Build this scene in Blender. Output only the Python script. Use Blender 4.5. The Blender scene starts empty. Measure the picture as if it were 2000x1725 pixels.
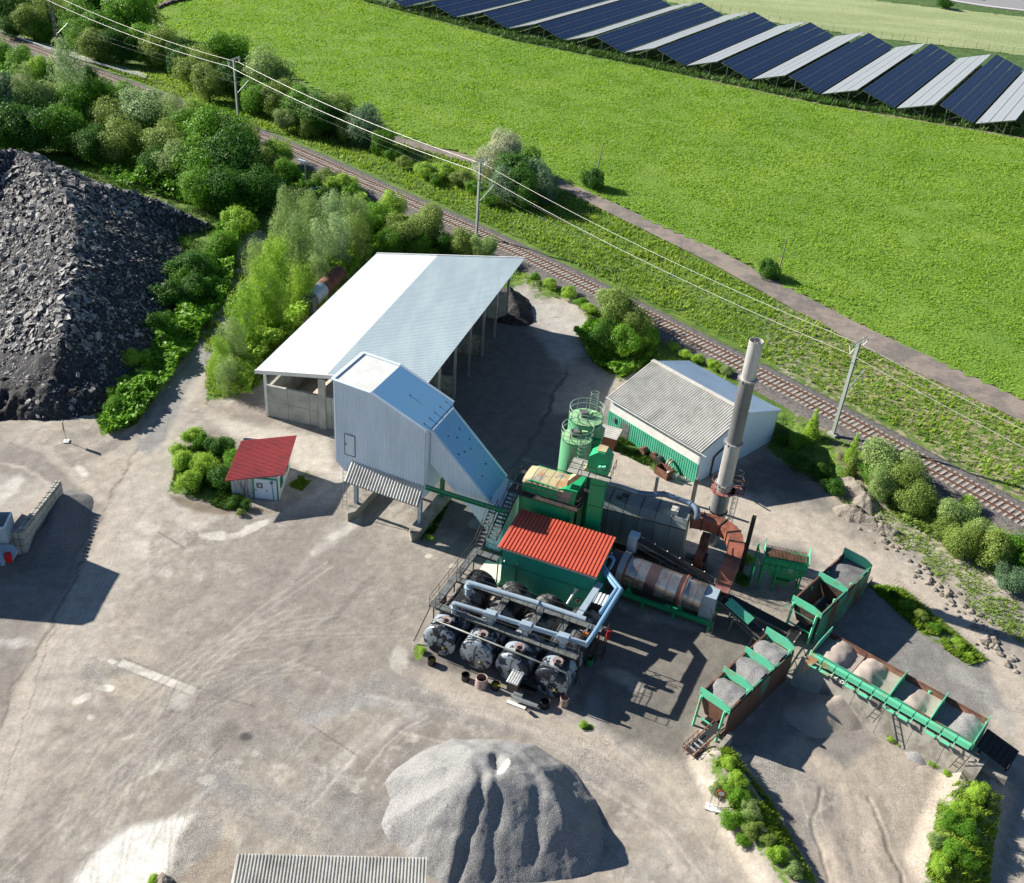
import bpy, bmesh, math, random
import numpy as np
from mathutils import Vector, Matrix
# ------------------------------------------------------------------ camera, sky, sun, exposure
SC = bpy.context.scene
H_CAM, F_PX, PITCH, ROLL = 58.0, 2019.0, math.radians(33.37), math.radians(4.84)
_f = np.array([0, math.cos(PITCH), -math.sin(PITCH)]); _x0 = np.array([1.0, 0, 0]); _u0 = np.cross(_x0, _f)
_x = math.cos(ROLL)*_x0 + math.sin(ROLL)*_u0; _u = -math.sin(ROLL)*_x0 + math.cos(ROLL)*_u0
cam_d = bpy.data.cameras.new('camera'); cam = bpy.data.objects.new('camera', cam_d)
SC.collection.objects.link(cam)
cam.matrix_world = Matrix(((_x[0], _u[0], -_f[0], 0), (_x[1], _u[1], -_f[1], 0), (_x[2], _u[2], -_f[2], H_CAM), (0, 0, 0, 1)))
cam_d.sensor_width = 36.0; cam_d.lens = 36.0*F_PX/2000.0; cam_d.clip_start = 1; cam_d.clip_end = 6000
SC.camera = cam
SUN_AZ, SUN_EL = math.radians(158.0), math.radians(28.5)
w = bpy.data.worlds.new('World'); SC.world = w; w.use_nodes = True
nt = w.node_tree; sky = nt.nodes.new('ShaderNodeTexSky'); sky.sky_type = 'NISHITA'; sky.sun_disc = False
sky.sun_elevation = SUN_EL; sky.sun_rotation = math.pi/2 - SUN_AZ; sky.air_density = 1.0; sky.dust_density = 0.1; sky.ozone_density = 4.0
nt.links.new(sky.outputs[0], nt.nodes['Background'].inputs[0]); nt.nodes['Background'].inputs[1].default_value = 0.046
sd = bpy.data.lights.new('sun', 'SUN'); sd.energy = 4.8; sd.angle = math.radians(0.53); sd.color = (1.0, 0.93, 0.82)
so = bpy.data.objects.new('sun', sd); SC.collection.objects.link(so)
sv = Vector((math.cos(SUN_AZ)*math.cos(SUN_EL), math.sin(SUN_AZ)*math.cos(SUN_EL), math.sin(SUN_EL)))
so.rotation_euler = sv.to_track_quat('Z', 'Y').to_euler(); so.location = (-60, 60, 80)
SC.view_settings.view_transform = 'Standard'; SC.view_settings.look = 'None'
SC.view_settings.gamma = 1.0; SC.view_settings.use_curve_mapping = False; SC.view_settings.exposure = 1.05
# ------------------------------------------------------------------ helpers
rnd = random.Random(7); nr = np.random.default_rng(11)
V3 = lambda *a: np.array(a, float)
def G(px, py, z=0.0):
    d = _f*F_PX + _x*(px-1000.0) + _u*(862.5-py); t = (z-H_CAM)/d[2]
    return V3(0, 0, H_CAM) + d*t
def PX(X):
    w_ = np.asarray(X, float) - V3(0, 0, H_CAM); k = w_ @ _f
    return 1000 + F_PX*(w_ @ _x)/k, 862.5 - F_PX*(w_ @ _u)/k
def PV(px, py, o, az):
    """point of the vertical plane through o with azimuth az (deg)"""
    n = V3(-math.sin(math.radians(az)), math.cos(math.radians(az)), 0)
    d = _f*F_PX + _x*(px-1000.0) + _u*(862.5-py); c = V3(0, 0, H_CAM)
    return c + d*(((np.asarray(o)-c) @ n)/(d @ n))
def U(az): return V3(math.cos(math.radians(az)), math.sin(math.radians(az)), 0)
ZV = V3(0, 0, 1)
def smooth(a, b, x):
    t = np.clip((x-a)/(b-a), 0, 1); return t*t*(3-2*t)
def catmull(pts, step):
    P = [np.asarray(p, float) for p in pts]; P = [2*P[0]-P[1]] + P + [2*P[-1]-P[-2]]; out = []
    for i in range(1, len(P)-2):
        n = max(1, int(np.linalg.norm(P[i+1]-P[i])/step))
        for k in range(n):
            t = k/n; a, b, c, d = P[i-1:i+3]
            out.append(0.5*((2*b)+(-a+c)*t+(2*a-5*b+4*c-d)*t*t+(-a+3*b-3*c+d)*t**3))
    out.append(P[-2]); return np.array(out)
# value noise in numpy
_perm = np.random.default_rng(3).random((256, 256))
def vnoise(x, y, s=1.0, seed=0):
    x = np.asarray(x)*s + seed*17.3; y = np.asarray(y)*s + seed*7.7
    xi = np.floor(x).astype(int); yi = np.floor(y).astype(int); fx = x-xi; fy = y-yi
    fx = fx*fx*(3-2*fx); fy = fy*fy*(3-2*fy); p = lambda a, b: _perm[a % 256, b % 256]
    return (p(xi, yi)*(1-fx)+p(xi+1, yi)*fx)*(1-fy) + (p(xi, yi+1)*(1-fx)+p(xi+1, yi+1)*fx)*fy
def fbm(x, y, s=1.0, o=4, seed=0):
    v = 0; a = 0.5; t = 0
    for k in range(o): v = v + a*vnoise(x, y, s*2**k, seed+k); t += a; a *= 0.55
    return v/t
def seg_dist(x, y, a, b):
    ax, ay, bx, by = a[0], a[1], b[0], b[1]; dx, dy = bx-ax, by-ay; L = dx*dx+dy*dy+1e-9
    t = np.clip(((x-ax)*dx+(y-ay)*dy)/L, 0, 1); return np.hypot(x-ax-t*dx, y-ay-t*dy), t
def poly_mask(x, y, poly):
    inside = np.zeros(np.shape(x), bool); n = len(poly)
    for i in range(n):
        x1, y1 = poly[i][0], poly[i][1]; x2, y2 = poly[(i+1) % n][0], poly[(i+1) % n][1]
        c = ((y1 > y) != (y2 > y)) & (x < (x2-x1)*(y-y1)/(y2-y1+1e-12)+x1); inside ^= c
    return inside
def poly_sd(x, y, poly):
    d = np.full(np.shape(x), 1e9); n = len(poly)
    for i in range(n): d = np.minimum(d, seg_dist(x, y, poly[i], poly[(i+1) % n])[0])
    return np.where(poly_mask(x, y, poly), d, -d)
# ------------------------------------------------------------------ materials
def mat(name, col, rough=0.6, metal=0.0, col2=None, amt=0.5, scale=1.0, lo=0.45, hi=0.6, bump=0.0, bscale=20.0, fine=0.0, fscale=30.0,
        col3=None, lo3=0.6, hi3=0.7, scale3=2.0, stretch=None, spec=None, detail=6.0):
    m = bpy.data.materials.new(name); m.use_nodes = True; n = m.node_tree.nodes; l = m.node_tree.links; b = n['Principled BSDF']
    b.inputs['Roughness'].default_value = rough; b.inputs['Metallic'].default_value = metal
    if spec is not None: b.inputs['Specular IOR Level'].default_value = spec
    geo = n.new('ShaderNodeNewGeometry'); src = geo.outputs['Position']
    if stretch:
        mp = n.new('ShaderNodeMapping'); mp.inputs['Scale'].default_value = stretch; l.new(src, mp.inputs[0]); ssrc = mp.outputs[0]
    else: ssrc = src
    rgb = n.new('ShaderNodeRGB'); rgb.outputs[0].default_value = (*col, 1); cur = rgb.outputs[0]
    def layer(cur, c2, sc, lo, hi, a, s, off):
        nz = n.new('ShaderNodeTexNoise'); nz.inputs['Scale'].default_value = sc; nz.inputs['Detail'].default_value = detail; nz.inputs['Roughness'].default_value = 0.65
        nz.noise_dimensions = '4D'; nz.inputs['W'].default_value = off; l.new(s, nz.inputs['Vector'])
        mr = n.new('ShaderNodeMapRange'); mr.inputs['From Min'].default_value = lo; mr.inputs['From Max'].default_value = hi; mr.inputs['To Max'].default_value = a
        l.new(nz.outputs[0], mr.inputs[0]); mx = n.new('ShaderNodeMix'); mx.data_type = 'RGBA'
        l.new(mr.outputs[0], mx.inputs[0]); l.new(cur, mx.inputs[6]); mx.inputs[7].default_value = (*c2, 1); return mx.outputs[2]
    if col2 is not None: cur = layer(cur, col2, scale, lo, hi, amt, ssrc, 1.3)
    if col3 is not None: cur = layer(cur, col3, scale3, lo3, hi3, 1.0, src, 5.1)
    if fine > 0:
        nz = n.new('ShaderNodeTexNoise'); nz.inputs['Scale'].default_value = fscale; nz.inputs['Detail'].default_value = 3; l.new(src, nz.inputs['Vector'])
        mr = n.new('ShaderNodeMapRange'); mr.inputs['From Min'].default_value = .3; mr.inputs['From Max'].default_value = .7
        mr.inputs['To Min'].default_value = 1-fine; mr.inputs['To Max'].default_value = 1+fine
        l.new(nz.outputs[0], mr.inputs[0]); vm = n.new('ShaderNodeVectorMath'); vm.operation = 'SCALE'; l.new(cur, vm.inputs[0]); l.new(mr.outputs[0], vm.inputs['Scale']); cur = vm.outputs[0]
    l.new(cur, b.inputs['Base Color'])
    if bump > 0:
        nz = n.new('ShaderNodeTexNoise'); nz.inputs['Scale'].default_value = bscale; nz.inputs['Detail'].default_value = 5; l.new(src, nz.inputs['Vector'])
        bp = n.new('ShaderNodeBump'); bp.inputs['Strength'].default_value = 1.0; bp.inputs['Distance'].default_value = bump
        l.new(nz.outputs[0], bp.inputs['Height']); l.new(bp.outputs[0], b.inputs['Normal'])
    return m
def leafmat(name, c1, c2, trans=0.35, scale=0.6):
    m = bpy.data.materials.new(name); m.use_nodes = True; n = m.node_tree.nodes; l = m.node_tree.links; b = n['Principled BSDF']
    b.inputs['Roughness'].default_value = 0.55; b.inputs['Specular IOR Level'].default_value = 0.25
    geo = n.new('ShaderNodeNewGeometry'); nz = n.new('ShaderNodeTexNoise'); nz.inputs['Scale'].default_value = scale; nz.inputs['Detail'].default_value = 4
    l.new(geo.outputs['Position'], nz.inputs['Vector'])
    ad = n.new('ShaderNodeMath'); ad.operation = 'MULTIPLY_ADD'; ad.inputs[1].default_value = 0.5; l.new(geo.outputs['Random Per Island'], ad.inputs[0]); l.new(nz.outputs[0], ad.inputs[2])
    oi = n.new('ShaderNodeObjectInfo'); a2 = n.new('ShaderNodeMath'); a2.operation = 'MULTIPLY_ADD'; a2.inputs[1].default_value = 0.3; l.new(oi.outputs['Random'], a2.inputs[0]); l.new(ad.outputs[0], a2.inputs[2])
    mr = n.new('ShaderNodeMapRange'); mr.inputs['From Min'].default_value = 0.45; mr.inputs['From Max'].default_value = 1.3; l.new(a2.outputs[0], mr.inputs[0])
    mx = n.new('ShaderNodeMix'); mx.data_type = 'RGBA'; l.new(mr.outputs[0], mx.inputs[0]); mx.inputs[6].default_value = (*c1, 1); mx.inputs[7].default_value = (*c2, 1)
    l.new(mx.outputs[2], b.inputs['Base Color'])
    tr = n.new('ShaderNodeBsdfTranslucent'); l.new(mx.outputs[2], tr.inputs[0]); ms = n.new('ShaderNodeMixShader'); ms.inputs[0].default_value = trans
    l.new(b.outputs[0], ms.inputs[1]); l.new(tr.outputs[0], ms.inputs[2]); l.new(ms.outputs[0], n['Material Output'].inputs[0])
    return m
M = {}
M['green'] = mat('green_paint', (.01, .36, .14), .5, col2=(.18, .10, .03), amt=.6, scale=1.3, lo=.6, hi=.78, fine=.12)
M['green_plain'] = mat('dark_green_paint', (.008, .24, .10), .5, col2=(.03, .05, .02), amt=.6, scale=1.6, lo=.5, hi=.75, fine=.15)
M['teal'] = mat('teal_cladding', (.007, .38, .26), .55, col2=(.01, .28, .19), amt=.7, scale=.8, fine=.05)
M['mint'] = mat('mint_paint', (.13, .58, .36), .5, col2=(.34, .22, .08), amt=.85, scale=.9, lo=.54, hi=.66, fine=.08)
M['mintrust'] = mat('rusted_mint_paint', (.06, .30, .19), .6, col2=(.15, .055, .03), amt=.95, scale=.55, lo=.46, hi=.58, fine=.2, stretch=(1, 1, .35))
M['rustwall'] = mat('rusty_painted_wall', (.13, .065, .045), .75, col2=(.08, .27, .18), amt=.85, scale=.6, lo=.52, hi=.62, fine=.25, stretch=(1, 1, .4))
M['rust'] = mat('rust', (.12, .05, .034), .8, col2=(.24, .12, .075), amt=.7, scale=1.2, fine=.25)
M['rustduct'] = mat('rusted_duct', (.30, .10, .06), .65, col2=(.12, .05, .035), amt=.8, scale=.9, fine=.2, col3=(.33, .28, .24), lo3=.62, hi3=.68, scale3=.7)
M['pinkduct'] = mat('faded_red_paint', (.36, .15, .13), .6, col2=(.2, .08, .06), amt=.6, scale=2, fine=.1)
M['redroof'] = mat('red_roof_paint', (.60, .12, .07), .5, col2=(.50, .09, .05), amt=.5, scale=.5, fine=.06)
M['shackroof'] = mat('faded_red_roof', (.48, .09, .085), .5, col2=(.34, .08, .08), amt=.7, scale=.45, fine=.12, fscale=8)
M['whiteclad'] = mat('pale_blue_cladding', (.74, .86, .96), .5, col2=(.62, .72, .80), amt=.7, scale=.35, fine=.04, stretch=(1, 1, .25))
M['shadeclad'] = mat('roof_paint_blue_shade', (.27, .57, .84), .5, col2=(.32, .57, .76), amt=.6, scale=.35, fine=.04)  # pale roof paint, its skylit shade put into a stronger blue
M['whitepaint'] = mat('white_paint', (.78, .78, .76), .5, col2=(.6, .6, .56), amt=.5, scale=1.0, fine=.04)
M['shedroofA'] = mat('white_roof_sheet', (.68, .75, .79), .45, col2=(.58, .65, .68), amt=.6, scale=.45, stretch=(1, .2, 1), fine=.03)
M['shedroofB'] = mat('grey_roof_sheet', (.31, .39, .44), .45, col2=(.37, .45, .49), amt=.9, scale=.45, stretch=(1, .2, 1), fine=.03)
M['fibre'] = mat('weathered_fibre_cement', (.58, .57, .53), .8, col2=(.36, .35, .32), amt=.8, scale=.8, lo=.42, hi=.65, fine=.15)
M['darkfibre'] = mat('dark_fibre_cement', (.38, .37, .33), .85, col2=(.2, .2, .18), amt=.7, scale=2, fine=.2)
M['concrete'] = mat('concrete', (.42, .42, .38), .85, col2=(.26, .26, .23), amt=.6, scale=.7, fine=.1, bump=.01)
M['oldconcrete'] = mat('stained_concrete', (.33, .31, .27), .9, col2=(.14, .13, .11), amt=.8, scale=.8, fine=.2, bump=.01)
M['steel'] = mat('galvanised_steel', (.42, .45, .46), .4, .6, col2=(.3, .32, .32), scale=2, fine=.1)
M['paleblue'] = mat('pale_blue_lagging', (.44, .55, .64), .35, .25, fine=.05, col2=(.34, .43, .5), amt=.5, scale=2)
M['ductblue'] = mat('grey_blue_lagging', (.15, .21, .29), .4, .2, fine=.08)
M['bluepipe'] = mat('blue_lagging', (.22, .40, .58), .3, .3, fine=.05)
M['darksteel'] = mat('dark_steel', (.045, .047, .05), .6, .3, fine=.2, col2=(.10, .07, .05), amt=.7, scale=2)
M['greysteel'] = mat('grey_steel', (.20, .22, .22), .55, .3, col2=(.12, .12, .11), amt=.8, scale=1.5, fine=.15)
M['baghouse'] = mat('grey_green_sheet', (.25, .28, .265), .6, col2=(.14, .165, .16), amt=.8, scale=.6, lo=.4, hi=.65, fine=.12, stretch=(1, 1, .3))
M['drum'] = mat('stainless_drum', (.60, .57, .52), .28, .9, col2=(.30, .24, .19), amt=.8, scale=1.2, lo=.45, hi=.65, fine=.08)
M['drumdark'] = mat('scorched_drum_band', (.10, .07, .08), .45, .6, fine=.2)
M['tank'] = mat('peeling_tank_lagging', (.32, .38, .44), .45, .3, col2=(.02, .025, .04), amt=1.0, scale=1.3, lo=.485, hi=.50, fine=.08, detail=10)
M['tanktop'] = mat('tar_stained_lagging', (.22, .22, .21), .5, .3, col2=(.02, .022, .026), amt=1.0, scale=.9, lo=.44, hi=.52, fine=.12, detail=8)
M['tanklid'] = mat('pinkish_hatch_steel', (.40, .30, .27), .5, .2, col2=(.1, .07, .06), amt=.8, scale=5, lo=.55, hi=.6)
M['tar'] = mat('black_tar', (.012, .012, .014), .35, fine=.2)
M['darkrust'] = mat('dark_brown_steel', (.045, .035, .032), .7, col2=(.12, .06, .04), amt=.7, scale=1.5, fine=.2)  # darker steel for the inner plates of the two cell hopper pair
M['rubber'] = mat('black_rubber', (.012, .012, .014), .6, bump=.01)
M['orange'] = mat('orange_paint', (.55, .17, .04), .5)
M['red'] = mat('signal_red_paint', (.55, .012, .015), .4)
M['yellow'] = mat('yellow_paint', (.60, .42, .02), .5)
M['chimney'] = mat('chimney_sheet', (.56, .57, .57), .45, .3, col2=(.40, .37, .34), amt=.7, scale=.8, fine=.06, stretch=(1, 1, .4))
M['chimneydark'] = mat('sooty_chimney_sheet', (.20, .21, .22), .45, .3, col2=(.12, .12, .12), amt=.7, scale=.6, fine=.08, stretch=(1, 1, .4))
M['mast'] = mat('galvanised_mast', (.42, .47, .43), .5, .2, fine=.05)
M['wire'] = mat('aluminium_cable', (.55, .55, .50), .45, .3)
M['rail'] = mat('rusty_rail', (.16, .085, .06), .6, .3, fine=.15)
M['sleeper'] = mat('concrete_sleeper', (.42, .37, .32), .9, col2=(.32, .27, .23), amt=.8, scale=1.5, fine=.15)
M['ballast'] = mat('ballast_stone', (.115, .105, .10), .95, col2=(.22, .20, .19), amt=.9, scale=9, lo=.45, hi=.6, bump=.12, bscale=9, fine=.3, fscale=14)
M['wood'] = mat('weathered_wood', (.30, .25, .19), .85, col2=(.18, .14, .11), amt=.8, scale=3, fine=.2)
M['bark'] = mat('bark', (.11, .085, .06), .9, fine=.3)
M['birchbark'] = mat('birch_bark', (.42, .40, .34), .8, col2=(.1, .09, .08), amt=.8, scale=4, lo=.55, hi=.6)
M['glass'] = mat('dark_window_glass', (.03, .04, .05), .08, spec=.8)
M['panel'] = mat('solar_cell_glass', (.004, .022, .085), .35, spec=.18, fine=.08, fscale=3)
M['panelglare'] = mat('solar_glass_painted_glare', (.40, .43, .45), .35, spec=.8, metal=.2, fine=.06, fscale=3)  # sky reflection on the glass, painted as a pale base colour
M['panelframe'] = mat('aluminium_frame', (.35, .37, .40), .4, .5)
M['slab'] = mat('broken_asphalt_slab', (.13, .13, .135), .8, col2=(.34, .335, .33), amt=.95, scale=1.3, lo=.42, hi=.58, fine=.3, fscale=12, detail=2)
M['slabbed'] = mat('asphalt_rubble', (.028, .029, .034), .95, col2=(.09, .09, .092), amt=.8, scale=2.5, lo=.5, hi=.6, bump=.2, bscale=3, fine=.4, fscale=9)
M['blacklump'] = mat('black_asphalt_lump', (.014, .014, .016), .85, col2=(.05, .048, .05), amt=.9, scale=2.2, bump=.12, bscale=4, fine=.5, fscale=9)
M['gravel'] = mat('grey_chippings', (.27, .27, .27), .95, bump=.05, bscale=14, fine=.35, fscale=11, col2=(.21, .21, .21), amt=.6, scale=.4)
M['bluegravel'] = mat('dark_chippings', (.16, .16, .165), .95, bump=.05, bscale=14, fine=.4, fscale=11)
M['sand'] = mat('crushed_sand', (.38, .33, .29), .95, bump=.03, bscale=12, fine=.1, fscale=15, col2=(.27, .235, .2), amt=.6, scale=.6)
M['sandwhite'] = mat('pale_dust', (.70, .66, .58), .95, fine=.06)
M['rock'] = mat('excavated_rubble', (.27, .24, .20), .95, col2=(.16, .14, .12), amt=.8, scale=1.2, bump=.15, bscale=3, fine=.25)
M['meadow'] = mat('meadow_grass', (.12, .23, .02), .9, col2=(.18, .29, .035), amt=.9, scale=.06, lo=.4, hi=.6, bump=.1, bscale=2.5, fine=.15, fscale=2.5)
M['wheat'] = mat('pale_green_crop', (.25, .31, .13), .9, col2=(.33, .38, .19), amt=.9, scale=.08, bump=.2, bscale=2, fine=.14, fscale=1.2, stretch=(.35, 1.2, 1))
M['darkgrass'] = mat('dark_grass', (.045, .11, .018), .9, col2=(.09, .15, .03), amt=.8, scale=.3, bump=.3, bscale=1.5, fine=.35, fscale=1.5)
M['pathm'] = mat('worn_track', (.27, .225, .19), .9, col2=(.15, .135, .125), amt=.9, scale=.35, lo=.42, hi=.58, fine=.12, fscale=3, bump=.02)
M['highway'] = mat('highway_asphalt', (.26, .26, .27), .9, fine=.06)
M['linepaint'] = mat('road_line_paint', (.75, .75, .72), .7)
M['fencewire'] = mat('fence_wire', (.16, .15, .11), .6, .4)
GB = leafmat('grass_blades', (.17, .34, .02), (.38, .53, .055), .45, .07)
GV = leafmat('verge_blades', (.13, .26, .015), (.32, .45, .05), .4, .12)
GD = leafmat('shaded_weed_blades', (.03, .09, .01), (.09, .19, .02), .25, .3)  # shade put into a darker blade green; also dark solar park grass
LEAF = {'green': leafmat('leaf_green', (0.0526, 0.179, 0.0126), (0.232, 0.462, 0.0378)), 'dark': leafmat('leaf_dark', (0.0252, 0.105, 0.0126), (0.105, 0.252, 0.0294)),
        'lime': leafmat('leaf_lime', (0.175, 0.367, 0.0262), (0.473, 0.665, 0.0875)), 'pale': leafmat('leaf_pale', (0.158, 0.263, 0.0788), (0.42, 0.56, 0.193)),
        'willow': leafmat('leaf_willow', (0.21, 0.333, 0.14), (0.595, 0.735, 0.367)), 'olive': leafmat('leaf_olive', (0.126, 0.221, 0.042), (0.358, 0.462, 0.105)),
        'blossom': leafmat('leaf_blossom', (.17, .26, .09), (.78, .78, .56)), 'blue': leafmat('leaf_bluegreen', (0.07, 0.158, 0.0788), (0.228, 0.35, 0.193))}
# ------------------------------------------------------------------ mesh builder
class MB:
    def __init__(s): s.v = []; s.f = []; s.mi = []; s.cur = 0; s.sm = []; s.smooth = False
    def add(s, vs, fs):
        o = len(s.v); s.v += [tuple(map(float, p)) for p in vs]
        for f in fs: s.f.append([o+i for i in f]); s.mi.append(s.cur); s.sm.append(s.smooth)
        return s
    def box(s, o, a, b, c):
        """parallelepiped from corner o with edge vectors a,b,c"""
        o, a, b, c = map(np.asarray, (o, a, b, c)); vs = [o, o+a, o+a+b, o+b, o+c, o+a+c, o+a+b+c, o+b+c]
        fs = [(0, 3, 2, 1), (4, 5, 6, 7), (0, 1, 5, 4), (1, 2, 6, 5), (2, 3, 7, 6), (3, 0, 4, 7)]
        if np.cross(a, b) @ c < 0: fs = [f[::-1] for f in fs]
        return s.add(vs, fs)
    def cbox(s, c, a, b, h):
        """box centred in a,b at base point c, height h"""
        a = np.asarray(a, float); b = np.asarray(b, float); return s.box(np.asarray(c)-a/2-b/2, a, b, ZV*h)
    def prism(s, pts, d):
        """extrude polygon pts along vector d"""
        n = len(pts); P = [np.asarray(p, float) for p in pts]; d = np.asarray(d, float)
        nrm = np.zeros(3)
        for i in range(n): nrm += np.cross(P[i]-P[0], P[(i+1) % n]-P[0])
        if nrm @ d > 0: P = P[::-1]
        s.add(P + [p+d for p in P], [tuple(range(n)), tuple(range(2*n-1, n-1, -1))] + [(i, n+i, n+(i+1) % n, (i+1) % n)[::-1] for i in range(n)][::1])
        return s
    def tube(s, pts, r, n=8, cap=True, smooth=True, r2=None):
        pts = [np.asarray(p, float) for p in pts]; k = len(pts); rs = [r]*k if r2 is None else [r+(r2-r)*i/(k-1) for i in range(k)]
        rings = []; up = None
        for i, p in enumerate(pts):
            t = pts[min(i+1, k-1)]-pts[max(i-1, 0)]; t = t/(np.linalg.norm(t)+1e-12)
            if up is None: up = ZV if abs(t[2]) < .9 else V3(1, 0, 0)
            a = np.cross(up, t); a /= np.linalg.norm(a)+1e-12; b = np.cross(t, a); up = b
            sc = 1.0
            if 0 < i < k-1:
                t1 = pts[i]-pts[i-1]; t2 = pts[i+1]-pts[i]; c = (t1 @ t2)/(np.linalg.norm(t1)*np.linalg.norm(t2)+1e-12); sc = 1/max(.5, math.sqrt((1+c)/2))
            rings.append([p+(a*math.cos(2*math.pi*j/n)+b*math.sin(2*math.pi*j/n))*rs[i]*sc for j in range(n)])
        vs = sum(rings, []); fs = [(i*n+j, i*n+(j+1) % n, (i+1)*n+(j+1) % n, (i+1)*n+j) for i in range(k-1) for j in range(n)]
        os = s.smooth; s.smooth = smooth; s.add(vs, fs); s.smooth = False
        if cap: s.add(rings[0], [tuple(range(n))[::-1]]); s.add(rings[-1], [tuple(range(n))])
        s.smooth = os; return s
    def bar(s, a, b, w=.06, h=None):
        a = np.asarray(a, float); b = np.asarray(b, float); h = h or w; t = b-a; L = np.linalg.norm(t); t = t/(L+1e-12)
        up = ZV if abs(t[2]) < .95 else V3(1, 0, 0); x = np.cross(t, up); x /= np.linalg.norm(x); y = np.cross(x, t)
        return s.box(a-x*w/2-y*h/2, t*L, x*w, y*h)
    def corr(s, p00, p10, p01, p11, n, amp, th=.03, prof=((0, 0), (.25, 0), (.38, 1), (.62, 1), (.75, 0)), sine=False):
        """corrugated sheet; n waves across p00->p10, ribs run p00->p01"""
        p00, p10, p01, p11 = (np.asarray(p, float) for p in (p00, p10, p01, p11))
        nrm = np.cross(p10-p00, p01-p00); nrm /= np.linalg.norm(nrm)
        if nrm[2] < -1e-6: nrm = -nrm
        if sine: prof = [(k/6, .5-.5*math.cos(2*math.pi*k/6)) for k in range(6)]
        ts = []; 
        for i in range(n):
            for (t, h) in prof: ts.append(((i+t)/n, h))
        ts.append((1.0, prof[0][1])); vs = []
        for (t, h) in ts: vs += [p00+(p10-p00)*t+nrm*h*amp, p01+(p11-p01)*t+nrm*h*amp]
        m = len(ts); low = [v-nrm*th for v in vs]; allv = vs+low; fs = []
        fl = np.cross(p10-p00, p01-p00) @ nrm < 0
        for i in range(m-1):
            a, b, c, d = 2*i, 2*i+2, 2*i+3, 2*i+1; q = [(a, b, c, d), (2*m+d, 2*m+c, 2*m+b, 2*m+a), (2*m+a, 2*m+b, b, a), (d, c, 2*m+c, 2*m+d)]
            fs += [f[::-1] for f in q] if fl else q
        fs += [(0, 1, 2*m+1, 2*m), (2*m-2, 4*m-2, 4*m-1, 2*m-1)]
        return s.add(allv, fs)
    def build(s, name, m, root=None, parent=None, origin=None):
        me = bpy.data.meshes.new(name); par = parent if parent is not None else root
        off = np.zeros(3)
        if root is not None: off = np.array(root['_o'][:]) if '_o' in root else np.array(root.location)
        elif origin is not None: off = np.asarray(origin, float)
        v = np.array(s.v, float).reshape(-1, 3)-off
        me.from_pydata(v.tolist(), [], s.f)
        ms = m if isinstance(m, (list, tuple)) else [m]
        for q in ms: me.materials.append(q)
        me.polygons.foreach_set('material_index', s.mi); me.polygons.foreach_set('use_smooth', s.sm); me.update()
        o = bpy.data.objects.new(name, me); SC.collection.objects.link(o)
        if par is not None: o.parent = par
        elif origin is not None: o.location = origin
        return o
def thing(name, loc, label, cat, group=None):
    o = bpy.data.objects.new(name, None); SC.collection.objects.link(o); o.location = tuple(map(float, loc)); o.empty_display_size = .5
    o['label'] = label; o['category'] = cat
    if group: o['group'] = group
    return o
def tag(o, label=None, cat=None, group=None, kind=None):
    if label: o['label'] = label
    if cat: o['category'] = cat
    if group: o['group'] = group
    if kind: o['kind'] = kind
    return o
def numpy_mesh(name, V, F, mats, kind=None, smooth=False, midx=None, parent=None):
    me = bpy.data.meshes.new(name); V = np.asarray(V, np.float32); F = np.asarray(F, np.int32); k = F.shape[1]
    me.vertices.add(len(V)); me.vertices.foreach_set('co', V.ravel()); me.loops.add(F.size); me.loops.foreach_set('vertex_index', F.ravel())
    me.polygons.add(len(F)); me.polygons.foreach_set('loop_start', np.arange(0, F.size, k, dtype=np.int32)); me.polygons.foreach_set('loop_total', np.full(len(F), k, np.int32))
    for q in mats: me.materials.append(q)
    if midx is not None: me.polygons.foreach_set('material_index', midx)
    me.polygons.foreach_set('use_smooth', np.full(len(F), smooth)); me.update(calc_edges=True); me.validate()
    o = bpy.data.objects.new(name, me); SC.collection.objects.link(o)
    if kind: o['kind'] = kind
    if parent is not None: o.parent = parent
    return o
def copy_tree(o, parent=None):
    c = o.copy(); SC.collection.objects.link(c)
    if parent is not None: c.parent = parent
    for ch in list(o.children): copy_tree(ch, c)
    return c
def railing(mb, pts, h=1.0, sp=1.6, r=.035, mid=True, closed=False):
    pts = [np.asarray(p, float) for p in pts]
    if closed: pts = pts+[pts[0]]
    for a, b in zip(pts[:-1], pts[1:]):
        L = np.linalg.norm(b-a); n = max(1, int(round(L/sp)))
        for i in range(n+1): p = a+(b-a)*i/n; mb.bar(p, p+ZV*h, r*1.3)
        mb.bar(a+ZV*h, b+ZV*h, r*1.3)
        if mid: mb.bar(a+ZV*h*.5, b+ZV*h*.5, r)
def ladder(mb, a, b, w, side, r=.03, sp=.35):
    a = np.asarray(a, float); b = np.asarray(b, float); sdv = np.asarray(side, float)*w/2
    mb.bar(a-sdv, b-sdv, r*1.4); mb.bar(a+sdv, b+sdv, r*1.4); n = int(np.linalg.norm(b-a)/sp)
    for i in range(1, n): p = a+(b-a)*i/n; mb.bar(p-sdv, p+sdv, r)
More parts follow.
